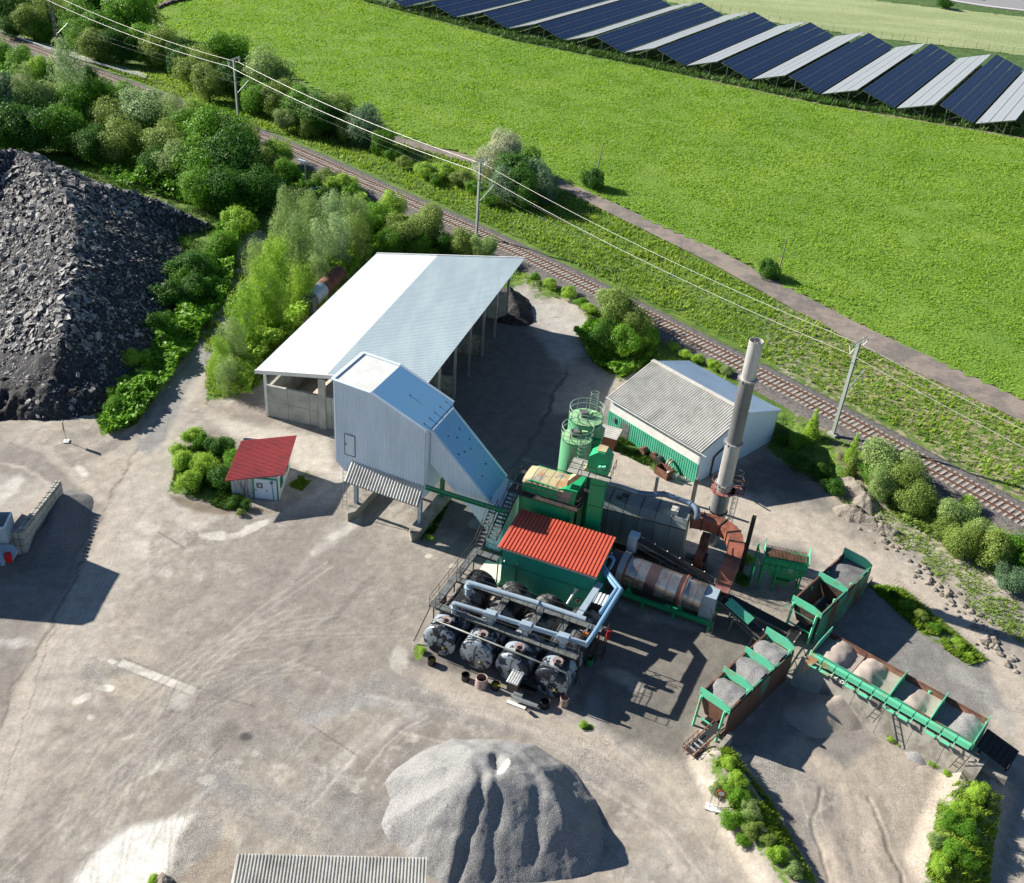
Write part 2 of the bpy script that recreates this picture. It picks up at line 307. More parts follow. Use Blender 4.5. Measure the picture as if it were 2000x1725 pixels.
# ------------------------------------------------------------------ terrain
ZR = 1.0                                   # level of the railway formation and the fields beyond it
rail_px = [(-160, 28), (-60, 52), (0, 71), (110, 111), (250, 167), (360, 207), (470, 249), (520, 269), (600, 302), (755, 374), (860, 420), (965, 466), (1020, 493), (1100, 535), (1160, 563), (1300, 633), (1436, 706), (1560, 767.5), (1705, 846), (1900, 953), (2000, 1009), (2130, 1082)]
_rp = [G(x, y, ZR+.45) for x, y in rail_px]
rail_line = catmull(_rp, 4.0)[:, :2]
k_ = np.ones(5)/5; _pad = np.vstack([rail_line[:1]]*2+[rail_line]+[rail_line[-1:]]*2)
rail_line = np.stack([np.convolve(_pad[:, 0], k_, 'valid'), np.convolve(_pad[:, 1], k_, 'valid')], 1)
def rail_sd(x, y):
    """signed distance to the track centre, positive on the field side"""
    x = np.asarray(x, float); y = np.asarray(y, float); best = np.full(x.shape, 1e9); sg = np.ones(x.shape)
    R = rail_line[::2]
    R = np.vstack([R[0]+(R[0]-R[1])*60, R, R[-1]+(R[-1]-R[-2])*60])
    for a, b in zip(R[:-1], R[1:]):
        d, t = seg_dist(x, y, a, b); s_ = np.sign((b[0]-a[0])*(y-a[1])-(b[1]-a[1])*(x-a[0]))
        m_ = d < best; best = np.where(m_, d, best); sg = np.where(m_, s_, sg)
    return best*sg
MND = [  # (polyline ground px, height, plateau radius, slope)
    ([(1405, 1500), (1450, 1590), (1510, 1680), (1560, 1760)], 1.2, .3, .6),
    ([(1910, 1540), (1880, 1620), (1850, 1700)], 1.1, .6, .5)]
MND = [([G(*p, 0)[:2] for p in pl], h, r, s) for pl, h, r, s in MND]
DIP = [([G(*p, 0)[:2] for p in pl], h, r, w_) for pl, h, r, w_ in [([(1612, 1440), (1680, 1520), (1700, 1620), (1720, 1780)], 1.4, 2.6, 2.6), ([(1745, 1215), (1880, 1320)], 1.1, 1.8, 3.0)]]
def terrain(x, y):
    x = np.asarray(x, float); y = np.asarray(y, float); d = rail_sd(x, y)
    wdt = 5.0+3.0*smooth(25, 40, x)
    z = ZR*smooth(-3.6-wdt, -3.6, d)
    for pl, h, r, w_ in DIP:
        dm = np.full(x.shape, 1e9)
        for a, b in zip(pl[:-1], pl[1:]): dm = np.minimum(dm, seg_dist(x, y, a, b)[0])
        z = z-h*(1-smooth(r, r+w_, dm))
    for pl, h, r, s in MND:
        dm = np.full(x.shape, 1e9)
        for a, b in zip(pl[:-1], pl[1:]): dm = np.minimum(dm, seg_dist(x, y, a, b)[0])
        z = np.maximum(z, h*smooth(0, 1, 1-(np.maximum(dm-r, 0)/(h/s))))
    return z
def TZ(x, y): return float(terrain(np.array([x]), np.array([y]))[0])
def GT(px, py):
    z = 0
    for _ in range(6): p = G(px, py, z); z = TZ(p[0], p[1])
    return G(px, py, z)
def grid(x0, x1, y0, y1, s):
    xs = np.arange(x0, x1+1e-6, s); ys = np.arange(y0, y1+1e-6, s); X, Y = np.meshgrid(xs, ys); nx, ny = len(xs), len(ys)
    i = (np.arange(ny-1)[:, None]*nx+np.arange(nx-1)[None]).ravel(); F = np.stack([i, i+1, i+nx+1, i+nx], 1); return X.ravel(), Y.ravel(), F
def pxs(X, Y, Z):
    P = np.stack([X, Y, Z-H_CAM], 1); k = np.maximum(P @ _f, 1.0); return 1000+F_PX*(P @ _x)/k, 862.5-F_PX*(P @ _u)/k
# ---- ground colour: stains, dust, painted-in shade and wear, as linear albedo, laid out on the yard
class Paint:
    def __init__(s, X, Y, Z):
        s.X, s.Y = X, Y; s.px, s.py = pxs(X, Y, Z)
        nx_ = (fbm(X, Y, .5, 4, 1)-.5)*26; ny_ = (fbm(X, Y, .5, 4, 9)-.5)*18; s.qx, s.qy = s.px+nx_, s.py+ny_
        s.hf = fbm(X, Y, 1.1, 5, 31); s.C = np.zeros((len(X), 3)); s.veg = np.zeros(len(X)); s.grav = np.zeros(len(X))
    def base(s, c): s.C[:] = c
    def mixin(s, a, c): a = np.clip(a, 0, 1)[:, None]; s.C = s.C*(1-a)+np.array(c)*a
    def blob(s, cx, cy, rx, ry, ang, c, a=1.0, soft=.5, what='C'):
        t = math.radians(ang); dx, dy = s.qx-cx, s.qy-cy; u = (dx*math.cos(t)+dy*math.sin(t))/rx; v = (-dx*math.sin(t)+dy*math.cos(t))/ry
        m_ = (1-smooth(1-soft, 1+soft*.4, np.hypot(u, v)))*a
        if what == 'C' and max(c) > .44: m_ = np.clip(m_*1.9+(s.hf-.62)*2.6*(m_ > .02), 0, 1)*a*(m_ > .02)
        if what == 'C': s.mixin(m_, c)
        else: setattr(s, what, np.maximum(getattr(s, what), m_))
    def line(s, pts, w_, c, a=1.0, soft=.5, warp=True, what='C'):
        x, y = (s.qx, s.qy) if warp else (s.px, s.py); d = np.full(x.shape, 1e9)
        for p, q in zip(pts[:-1], pts[1:]): d = np.minimum(d, seg_dist(x, y, p, q)[0])
        m_ = (1-smooth(w_*(1-soft), w_*(1+soft*.4), d))*a
        if what == 'C': s.mixin(m_, c)
        else: setattr(s, what, np.maximum(getattr(s, what), m_))
    def poly(s, pts, c, a=1.0, soft=12, warp=.5, what='C'):
        x = s.px+(s.qx-s.px)*warp; y = s.py+(s.qy-s.py)*warp; m_ = smooth(-soft, soft, poly_sd(x, y, pts))*a
        if what == 'C': s.mixin(m_, c)
        else: setattr(s, what, np.maximum(getattr(s, what), m_))
DUST = (.365, .325, .272); WHITE = (.60, .575, .52); ASPH = (.20, .185, .168); SHADED_ASPH = (.115, .112, .11); SANDC = (.43, .38, .32); VEG = (.07, .15, .015); SOIL = (.15, .12, .085); GREYG = (.25, .245, .24)
def paint_ground(X, Y, Z):
    p = Paint(X, Y, Z); p.base(DUST)
    au, av = X*math.cos(1.05)+Y*math.sin(1.05), -X*math.sin(1.05)+Y*math.cos(1.05)
    bu, bv = X*math.cos(-.45)+Y*math.sin(-.45), -X*math.sin(-.45)+Y*math.cos(-.45)
    p.mixin(fbm(X, Y, .10, 4, 2)*1.5-.45, ASPH); p.mixin((fbm(au*.16, av, .55, 4, 12)-.52)*2.4, (.20, .182, .16)); p.mixin((fbm(au*.14, av, .8, 4, 22)-.55)*2.6, (.44, .41, .365))
    p.mixin((fbm(bu*.18, bv, .6, 4, 42)-.58)*2.2, (.21, .195, .175)); gm = np.clip((fbm(X, Y, .22, 5, 52)-.54)*6, 0, 1)*(p.py > 1280); p.mixin(gm*.5, GREYG); p.grav = np.maximum(p.grav, gm)
    p.mixin(np.clip((fbm(X, Y, 1.6, 4, 62)-.6)*5, 0, 1)*.5, (.17, .16, .145)); p.mixin(np.clip((fbm(X, Y, 1.3, 4, 72)-.62)*5, 0, 1)*.6, (.50, .475, .43))
    rs_ = random.Random(5)
    for k in range(70):
        x0_, y0_ = rs_.uniform(80, 760), rs_.uniform(1020, 1700); an = math.radians(rs_.choice([-55, -50, -45, -38, 18, 24]) + rs_.uniform(-6, 6)); L_ = rs_.uniform(60, 200); cv = rs_.uniform(-25, 25)
        P_ = [(x0_+math.cos(an)*L_*t-math.sin(an)*cv*t*(1-t)*4, y0_+math.sin(an)*L_*t+math.cos(an)*cv*t*(1-t)*4) for t in (0, .35, .7, 1)]
        p.line(P_, rs_.uniform(2, 7), rs_.choice([(.19, .175, .16), (.22, .205, .185), (.42, .39, .355), (.5, .475, .44)]), rs_.uniform(.25, .55), .9)
    # dark asphalt apron behind and under the plant, shed and hall shadow painted in
    p.poly([(840, 1010), (830, 750), (960, 590), (1110, 620), (1190, 720), (1200, 900), (1370, 960), (1500, 880), (1640, 1000), (1500, 960), (1380, 1010), (1200, 1000), (1150, 1130), (1000, 1090), (900, 1060)], SHADED_ASPH, .85, 18)
    p.poly([(1010, 555), (1040, 560), (1170, 630), (1110, 700), (1060, 620)], (.40, .39, .37), .9, 10)
    p.poly([(1120, 700), (1200, 740), (1180, 800), (1060, 810), (1090, 740)], (.28, .29, .26), .8, 10)
    p.line([(1110, 700), (1075, 790), (1060, 830)], 4, (.07, .07, .07), .8)
    p.line([(950, 960), (1010, 900), (1060, 830), (1075, 780)], 5, (.07, .07, .07), .5)
    p.line([(840, 1020), (910, 1000), (960, 1040)], 30, SHADED_ASPH, .7)  # tower shadow painted onto the asphalt
    # asphalt around the plant, towards the south west
    p.poly([(700, 1010), (950, 1090), (860, 1160), (780, 1300), (640, 1400), (500, 1440), (330, 1360), (260, 1180), (420, 1030)], (.25, .225, .20), .62, 40)
    p.poly([(560, 1000), (700, 950), (760, 1000), (700, 1120), (600, 1200), (480, 1180)], (.21, .19, .17), .5, 40)
    # floor among tanks and bins, its shade put into the dark tone
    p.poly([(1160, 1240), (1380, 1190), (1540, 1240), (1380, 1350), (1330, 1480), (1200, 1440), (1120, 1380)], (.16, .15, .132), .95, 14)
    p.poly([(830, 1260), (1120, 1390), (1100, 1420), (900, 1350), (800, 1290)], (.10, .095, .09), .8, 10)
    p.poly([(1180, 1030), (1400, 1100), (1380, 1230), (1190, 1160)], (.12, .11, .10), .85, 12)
    p.blob(1330, 1215, 60, 12, 14, (.36, .36, .37), .6); p.blob(1210, 1320, 40, 15, 16, SANDC, .8); p.blob(1250, 1340, 25, 10, 10, WHITE, .4)
    p.blob(1160, 1390, 25, 50, 5, (.36, .36, .36), .35); p.blob(1420, 1470, 40, 14, 0, SANDC, .8)
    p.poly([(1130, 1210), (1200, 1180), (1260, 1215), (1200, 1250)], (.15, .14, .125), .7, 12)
    # white dust: strips and patches
    for b in [(225, 1530, 26, 9, 0), ]: pass
    p.poly([(240, 1287), (385, 1345), (372, 1358), (228, 1303)], WHITE, .95, 3, .25); p.poly([(345, 1335), (392, 1350), (360, 1385), (322, 1388)], (.5, .49, .45), .8, 5, .3)
    for L_ in ([(228, 1302), (371, 1358)], [(243, 1286), (430, 1360), (500, 1382)], [(346, 1336), (322, 1388), (372, 1396), (392, 1352)], [(600, 1412), (700, 1478)], [(455, 1435), (410, 1480)], [(300, 1005), (310, 1040), (360, 1070)]): p.line(L_, 1.6, (.12, .11, .10), .75, .4, warp=False)
    p.blob(222, 1290, 14, 6, 0, WHITE, .8); p.blob(210, 1345, 20, 9, 5, WHITE, .95, .4); p.blob(160, 1366, 22, 9, -15, WHITE, .8); p.blob(128, 1294, 22, 6, 0, WHITE, .6); p.blob(178, 1294, 16, 7, -10, WHITE, .6)
    p.blob(178, 1402, 9, 7, 0, WHITE, .9); p.blob(110, 1346, 14, 6, 0, WHITE, .6); p.blob(405, 1525, 22, 10, -20, WHITE, .85)
    p.poly([(380, 1590), (350, 1640), (330, 1700), (270, 1740), (120, 1740), (190, 1660), (260, 1610)], (.68, .66, .62), 1.0, 12, .9)
    p.blob(340, 1490, 60, 16, -25, WHITE, .55, .9); p.blob(300, 1505, 25, 7, -30, WHITE, .6); p.blob(240, 1490, 50, 8, -30, WHITE, .35); p.blob(255, 1440, 10, 5, -40, WHITE, .7); p.blob(290, 1450, 30, 8, -30, WHITE, .4)
    p.blob(290, 1030, 32, 16, 0, WHITE, .95, .4); p.blob(270, 1075, 30, 22, 10, WHITE, .85, .6); p.blob(430, 1045, 55, 9, -3, WHITE, .7); p.blob(500, 1030, 45, 8, -14, WHITE, .75)
    p.blob(360, 1010, 36, 26, 30, (.47, .44, .40), .6); p.blob(405, 1008, 24, 26, 0, (.46, .41, .36), .5); p.blob(450, 1105, 45, 14, 8, WHITE, .35, .9); p.blob(320, 1120, 28, 14, -6, WHITE, .35, .9); p.blob(395, 1125, 20, 10, 0, WHITE, .3)
    p.line([(700, 1000), (665, 1040), (610, 1085)], 11, (.50, .48, .44), .85, .8); p.line([(655, 1020), (575, 1130), (540, 1170)], 12, (.42, .39, .35), .4, .8)
    p.blob(780, 1290, 20, 30, 10, (.46, .44, .40), .7); p.blob(760, 1320, 30, 10, 30, WHITE, .35); p.blob(165, 920, 20, 9, 25, WHITE, .85); p.blob(100, 900, 40, 8, 10, WHITE, .35)
    p.blob(841, 1088, 6, 4, 0, (.55, .52, .44), .9, .2); p.blob(880, 1103, 6, 4, 0, (.55, .52, .44), .9, .2); p.blob(930, 1022, 17, 9, 5, (.22, .23, .25), .8, .2); p.blob(910, 1066, 8, 5, 0, (.2, .21, .22), .7, .2)
    p.blob(645, 960, 40, 30, -30, (.40, .38, .35), .6, .7); p.blob(690, 920, 50, 30, 0, (.52, .49, .44), .5); p.poly([(400, 810), (640, 860), (655, 930), (590, 920), (560, 880), (450, 850)], (.50, .46, .40), .8, 10)
    p.poly([(430, 800), (500, 775), (560, 815), (520, 835)], (.22, .19, .16), .6, 10)
    p.blob(350, 760, 14, 70, 25, (.44, .40, .34), .5); p.blob(390, 790, 20, 16, 0, (.42, .37, .30), .6)
    # left terrace
    p.poly([(-60, 850), (30, 850), (120, 900), (190, 985), (140, 1130), (70, 1240), (0, 1430), (-90, 1500), (-100, 900)], (.19, .175, .16), .7, 12)
    p.poly([(-60, 900), (20, 930), (90, 935), (110, 950), (60, 1010), (-60, 1010)], (.33, .31, .28), .8, 8); p.blob(15, 960, 20, 45, 30, (.52, .5, .47), .7); p.blob(60, 970, 20, 30, 40, (.45, .43, .4), .5)
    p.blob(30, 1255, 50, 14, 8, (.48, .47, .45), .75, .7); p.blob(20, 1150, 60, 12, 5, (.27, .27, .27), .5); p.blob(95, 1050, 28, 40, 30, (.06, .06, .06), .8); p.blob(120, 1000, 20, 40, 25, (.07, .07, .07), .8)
    # road edges and wheel tracks
    p.poly([(275, 850), (440, 600), (470, 560), (420, 700), (345, 850), (330, 1000), (255, 1130), (170, 1290), (90, 1440), (30, 1600), (-60, 1760), (-200, 1760), (-60, 1520), (0, 1420), (60, 1300), (150, 1130), (215, 990), (250, 910)], (.40, .368, .322), .72, 8, .25)
    for q_ in range(9): p.line([(300-q_*3, 930), (215-q_*5, 1120), (120-q_*6, 1330), (30-q_*8, 1560)], 3.5, (.34, .31, .27) if q_ % 2 else (.45, .415, .365), .4, .9)
    for (yy, c_, w_) in ((1172, (.30, .27, .24), 9), (1240, (.31, .28, .25), 8), (1320, (.24, .22, .2), 9), (1388, (.27, .25, .22), 10), (1440, (.28, .26, .23), 9), (1475, (.26, .24, .21), 8)): p.line([(70, yy+4), (170, yy), (290, yy-14), (400, yy-60)], w_, c_, .5, .9)
    p.line([(275, 860), (235, 950), (205, 985), (180, 1060), (130, 1160), (80, 1260), (30, 1340), (0, 1420)], 3, (.13, .11, .09), .75, .8); p.line([(285, 850), (240, 1000), (160, 1160), (60, 1330), (10, 1500)], 14, SANDC, .4, .8, warp=True)
    p.line([(240, 890), (235, 940), (170, 1040), (120, 1160), (85, 1290), (50, 1400), (5, 1560)], 1.6, (.16, .14, .12), .55, .6)
    p.line([(440, 590), (410, 650), (345, 740), (290, 850)], 34, (.235, .23, .225), .95, .3); p.line([(432, 600), (380, 660), (330, 740), (275, 850)], 5, (.38, .35, .31), .6)
    p.line([(0, 840), (90, 880), (170, 950), (205, 985)], 12, (.42, .38, .33), .5); p.line([(0, 900), (80, 930), (150, 980)], 3, (.46, .43, .38), .6)
    p.line([(260, 1410), (420, 1350), (560, 1180), (640, 1060)], 16, (.21, .19, .175), .5, .9); p.line([(150, 1600), (230, 1520), (300, 1470)], 18, (.25, .23, .21), .6, .9); p.line([(50, 1650), (110, 1500), (210, 1390)], 22, (.26, .24, .215), .5, .9)
    p.line([(560, 1330), (620, 1240), (730, 1130)], 7, (.17, .155, .145), .65, .6); p.line([(460, 1420), (430, 1450), (480, 1440)], 18, (.13, .12, .11), .6, .9); p.blob(480, 1435, 14, 9, -30, (.05, .05, .05), .8)
    p.line([(290, 1395), (180, 1385), (90, 1400)], 14, (.24, .22, .2), .5, .9); p.line([(180, 1480), (260, 1420), (190, 1330), (260, 1300)], 9, (.2, .19, .17), .45, .9)
    # loose grey chippings
    for L in ([(420, 1350), (520, 1310), (600, 1400), (760, 1330), (880, 1380), (1100, 1440), (1250, 1530)], [(360, 1500), (450, 1540), (560, 1560), (700, 1620), (760, 1580)], [(700, 1700), (620, 1640), (520, 1610)]):
        p.line(L, 26, GREYG, .5, .9); p.line(L, 26, GREYG, .9, .9, what='grav')
    p.line([(600, 1410), (700, 1370), (790, 1380), (820, 1400)], 14, (.36, .36, .35), .6, .9)
    p.line([(450, 1620), (440, 1660), (420, 1700)], 12, SANDC, .7)
    p.poly([(330, 1725), (440, 1640), (480, 1680), (460, 1760), (300, 1760)], (.30, .25, .20), .8, 10)
    # sandy haul road round the north and east
    p.line([(1190, 900), (1400, 980), (1560, 1040), (1700, 1110), (1850, 1200), (1960, 1330), (2050, 1500), (2060, 1700)], 42, SANDC, .85, .4); p.line([(1480, 1010), (1640, 1080), (1800, 1190), (1940, 1330)], 20, (.44, .38, .325), .6, .9)
    p.line([(860, 1330), (1100, 1420), (1300, 1530), (1400, 1640), (1480, 1740)], 38, SANDC, .7, .7); p.line([(850, 1345), (1080, 1450), (1240, 1560), (1330, 1700)], 10, (.45, .40, .35), .5, .9)
    p.line([(1080, 1390), (1200, 1440), (1260, 1500)], 5, (.26, .25, .24), .6); p.poly([(1530, 1390), (1700, 1420), (1880, 1510), (1860, 1760), (1540, 1760), (1640, 1560), (1500, 1440)], (.36, .31, .26), .9, 14)
    p.poly([(1430, 1450), (1560, 1300), (1690, 1400), (1720, 1450), (1650, 1500), (1560, 1440), (1480, 1480)], (.19, .18, .17), .8, 16)
    p.poly([(1590, 1255), (1700, 1140), (1800, 1190), (1930, 1300), (1960, 1380), (1900, 1400)], (.20, .195, .19), .85, 10); p.poly([(1590, 1255), (1700, 1140), (1800, 1190), (1930, 1300), (1960, 1380), (1900, 1400)], 0, .9, 10, what='grav')
    p.line([(1860, 1310), (1920, 1350), (1980, 1420)], 16, (.34, .33, .31), .7, .8)
    p.poly([(1480, 1060), (1560, 1060), (1620, 1110), (1500, 1090)], (.20, .19, .18), .7, 8)
    for k in range(9): p.line([(1560+k*13, 1560-k*6), (1600+k*11, 1640), (1620+k*9, 1760)], 2.2, (.29, .25, .21) if k % 2 else (.42, .37, .32), .5, .8)
    p.line([(1600, 1540), (1590, 1600), (1602, 1660), (1612, 1720)], 3.2, (.20, .17, .14), .5, .8); p.line([(1690, 1560), (1720, 1620), (1755, 1700), (1760, 1760)], 3.2, (.20, .17, .14), .5, .8)
    # tyre marks on the haul road
    for off in (0, 12):
        for k in range(46):
            t = k/45; cx_ = 1740+t*250+off; cy_ = 1130+t*170+t*t*60; p.line([(cx_, cy_), (cx_-6, cy_+5)], 1.5, (.27, .225, .19), .75, .5, warp=False)
    # bank, soil and vegetation
    sd_ = rail_sd(X, Y)
    p.mixin(smooth(-9.5, -7, sd_)*smooth(28, 38, X), (.34, .28, .19)); p.mixin(smooth(-8.5, -6, sd_)*(1-smooth(-3.8, -3.2, sd_)), SOIL)
    veg = np.maximum(smooth(-9.5, -7.5, sd_+(fbm(X, Y, .3, 3, 5)-.5)*5)*np.where(X > 30, .55, 1)*np.where((p.px > 1560) & (sd_ < -6.5), .35, 1), 0)
    veg = veg*smooth(20, -20, np.abs(sd_)-1e9)
    p.veg = np.maximum(p.veg, veg)
    p.poly([(-200, 300), (100, 290), (420, 400), (450, 470), (445, 570), (405, 640), (330, 740), (265, 830), (200, 850), (180, 800), (300, 640), (300, 500), (-200, 500)], 0, 1, 8, what='veg')
    p.poly([(408, 700), (450, 560), (480, 480), (740, 480), (600, 620), (500, 760), (400, 790)], 0, .8, 8, what='veg'); p.poly([(-400, 300), (-200, -200), (400, 150), (900, 400), (980, 480), (740, 500), (300, 420), (-100, 320)], 0, 1, 8, what='veg')
    p.poly([(330, 960), (350, 880), (450, 850), (470, 900), (460, 950), (490, 985), (430, 985)], 0, .8, 8, what='veg'); p.poly([(560, 950), (600, 900), (615, 930), (590, 960)], 0, .5, 14, what='veg'); p.poly([(330, 965), (440, 990), (550, 1000), (420, 1008), (345, 985)], SOIL, .8, 6)
    p.poly([(1190, 850), (1290, 880), (1370, 935), (1300, 930), (1200, 880)], 0, .7, 6, what='veg'); p.poly([(1120, 660), (1190, 640), (1290, 700), (1210, 745), (1160, 710)], 0, .7, 8, what='veg')
    p.poly([(1375, 1480), (1420, 1470), (1500, 1560), (1600, 1740), (1540, 1740), (1420, 1590)], 0, .55, 10, what='veg'); p.poly([(1375, 1480), (1420, 1470), (1560, 1600), (1620, 1740), (1540, 1740), (1420, 1590)], (.25, .225, .19), .8, 10)
    p.poly([(1800, 1740), (1830, 1560), (1900, 1520), (1950, 1560), (1930, 1740)], 0, .6, 10, what='veg'); p.poly([(1690, 1140), (1760, 1150), (1930, 1290), (1890, 1300), (1800, 1240)], 0, .6, 8, what='veg')
    p.poly([(830, 1000), (880, 975), (850, 1040), (820, 1060)], 0, .8, 6, what='veg'); p.poly([(1630, 900), (1700, 950), (1990, 1180), (2000, 1260), (1900, 1180), (1800, 1080), (1640, 980)], 0, .38, 14, what='veg')
    rd_ = np.full(p.px.shape, 1e9)
    for a_, b_ in zip([(470, 540), (440, 600), (405, 660), (350, 740)], [(440, 600), (405, 660), (350, 740), (290, 860)]): rd_ = np.minimum(rd_, seg_dist(p.px, p.py, a_, b_)[0])
    p.veg *= smooth(18, 30, rd_)
    tm_ = smooth(-12, 12, poly_sd(p.qx, p.qy, [(995, 535), (1050, 558), (1120, 590), (1185, 640), (1150, 680), (1100, 720), (1040, 640), (1000, 600)])); p.veg *= 1-tm_; p.mixin(tm_*.8, (.40, .385, .36))
    rs_ = random.Random(9)
    for k in range(26):
        x0_, y0_ = rs_.uniform(-40, 330), rs_.uniform(1560, 1800); x1_, y1_ = rs_.uniform(560, 960), rs_.uniform(1080, 1340); mx_, my_ = rs_.uniform(150, 420), rs_.uniform(1200, 1420); dk = rs_.choice([(.22, .20, .175), (.24, .22, .195), (.47, .43, .38)]); al = rs_.uniform(.2, .4)
        for off in (0, 11):
            P_ = [((1-t)**2*x0_+2*t*(1-t)*mx_+t*t*x1_+off, (1-t)**2*y0_+2*t*(1-t)*my_+t*t*y1_+off*.7) for t in np.linspace(0, 1, 7)]; p.line(P_, 2.6, dk, al, .9, warp=False)
    for k in range(12):
        y0_ = 1400+k*9; al = rs_.uniform(.2, .45); P_ = [(700+k*8, y0_-60), (950, y0_-20), (1150, y0_+40), (1300, y0_+130), (1400, y0_+260)]; p.line(P_, rs_.uniform(2, 4), rs_.choice([(.27, .24, .21), (.50, .455, .40)]), al, .9, warp=False)
    p.blob(822, 1275, 12, 20, 10, 0, .8, what='veg'); p.blob(1145, 1420, 16, 8, 0, 0, .7, what='veg'); p.blob(945, 1080, 12, 8, 0, 0, .8, what='veg'); p.blob(1735, 1430, 30, 16, 30, 0, .4, what='veg')
    p.poly([(1500, 800), (1620, 850), (1660, 960), (1560, 920), (1500, 880)], 0, .9, 8, what='veg')
    return p
def ground_material():
    m = bpy.data.materials.new('yard_ground'); m.use_nodes = True; n = m.node_tree.nodes; l = m.node_tree.links; b = n['Principled BSDF']; b.inputs['Roughness'].default_value = .92
    at = n.new('ShaderNodeAttribute'); at.attribute_name = 'wear_shade'; av = n.new('ShaderNodeAttribute'); av.attribute_name = 'cover'
    geo = n.new('ShaderNodeNewGeometry')
    def nz(sc, det=4, rough=.6):
        q = n.new('ShaderNodeTexNoise'); q.inputs['Scale'].default_value = sc; q.inputs['Detail'].default_value = det; q.inputs['Roughness'].default_value = rough; l.new(geo.outputs['Position'], q.inputs['Vector']); return q.outputs[0]
    def mr(s, a, bb, c, d):
        q = n.new('ShaderNodeMapRange'); q.inputs[1].default_value = a; q.inputs[2].default_value = bb; q.inputs[3].default_value = c; q.inputs[4].default_value = d; l.new(s, q.inputs[0]); return q.outputs[0]
    def mul(v, s):
        q = n.new('ShaderNodeVectorMath'); q.operation = 'SCALE'; l.new(v, q.inputs[0]); l.new(s, q.inputs['Scale']); return q.outputs[0]
    def math_(op, a, bb):
        q = n.new('ShaderNodeMath'); q.operation = op
        for i, t in enumerate((a, bb)):
            if isinstance(t, (int, float)): q.inputs[i].default_value = t
            else: l.new(t, q.inputs[i])
        return q.outputs[0]
    cur = at.outputs['Color']
    cur = mul(cur, mr(nz(.9, 5, .7), .3, .7, .80, 1.20)); cur = mul(cur, mr(nz(5, 5, .75), .3, .7, .84, 1.16)); fine = nz(16, 3, .7)
    sep = n.new('ShaderNodeSeparateColor'); l.new(av.outputs['Color'], sep.inputs[0]); veg, grav = sep.outputs[0], sep.outputs[1]
    g = n.new('ShaderNodeMix'); g.data_type = 'FLOAT'; l.new(grav, g.inputs[0]); l.new(mr(fine, .3, .7, .86, 1.14), g.inputs[2]); l.new(mr(fine, .38, .62, .55, 1.5), g.inputs[3]); cur = mul(cur, g.outputs[0])
    # crack lines and patch joints in the asphalt
    vo = n.new('ShaderNodeTexVoronoi'); vo.feature = 'DISTANCE_TO_EDGE'; vo.inputs['Scale'].default_value = .11; wv = n.new('ShaderNodeVectorMath'); wv.operation = 'ADD'
    nzc = n.new('ShaderNodeTexNoise'); nzc.inputs['Scale'].default_value = .5; l.new(geo.outputs['Position'], nzc.inputs['Vector']); sc_ = n.new('ShaderNodeVectorMath'); sc_.operation = 'SCALE'; sc_.inputs['Scale'].default_value = 2.5; l.new(nzc.outputs[1], sc_.inputs[0]); l.new(sc_.outputs[0], wv.inputs[0]); l.new(geo.outputs['Position'], wv.inputs[1]); l.new(wv.outputs[0], vo.inputs['Vector'])
    cr = math_('MULTIPLY', mr(vo.outputs['Distance'], .0, .008, 1, 0), mr(nz(.25, 2), .48, .6, 0, 1)); mx = n.new('ShaderNodeMix'); mx.data_type = 'RGBA'; l.new(math_('MULTIPLY', cr, .3), mx.inputs[0]); l.new(cur, mx.inputs[6]); mx.inputs[7].default_value = (.09, .08, .07, 1); cur = mx.outputs[2]
    # vegetation film
    vcol = n.new('ShaderNodeMix'); vcol.data_type = 'RGBA'; l.new(mr(nz(.6, 4), .35, .65, 0, 1), vcol.inputs[0]); vcol.inputs[6].default_value = (.05, .115, .012, 1); vcol.inputs[7].default_value = (.13, .21, .025, 1)
    vm = mul(vcol.outputs[2], mr(nz(4, 4, .7), .3, .7, .6, 1.4)); vf = mr(math_('ADD', veg, mr(nz(1.3, 5, .7), .3, .7, -.35, .35)), .4, .6, 0, 1); mv = n.new('ShaderNodeMix'); mv.data_type = 'RGBA'; l.new(math_('MULTIPLY', vf, mr(veg, .02, .1, 0, 1)), mv.inputs[0]); l.new(cur, mv.inputs[6]); l.new(vm, mv.inputs[7])
    l.new(mv.outputs[2], b.inputs['Base Color'])
    bp = n.new('ShaderNodeBump'); bp.inputs['Distance'].default_value = .06; bp.inputs['Strength'].default_value = .6; hb = math_('ADD', math_('MULTIPLY', fine, math_('ADD', math_('MULTIPLY', grav, 1.0), .15)), math_('MULTIPLY', nz(1.2, 5, .7), 1.2)); l.new(hb, bp.inputs['Height']); l.new(bp.outputs[0], b.inputs['Normal'])
    return m
GM = ground_material()
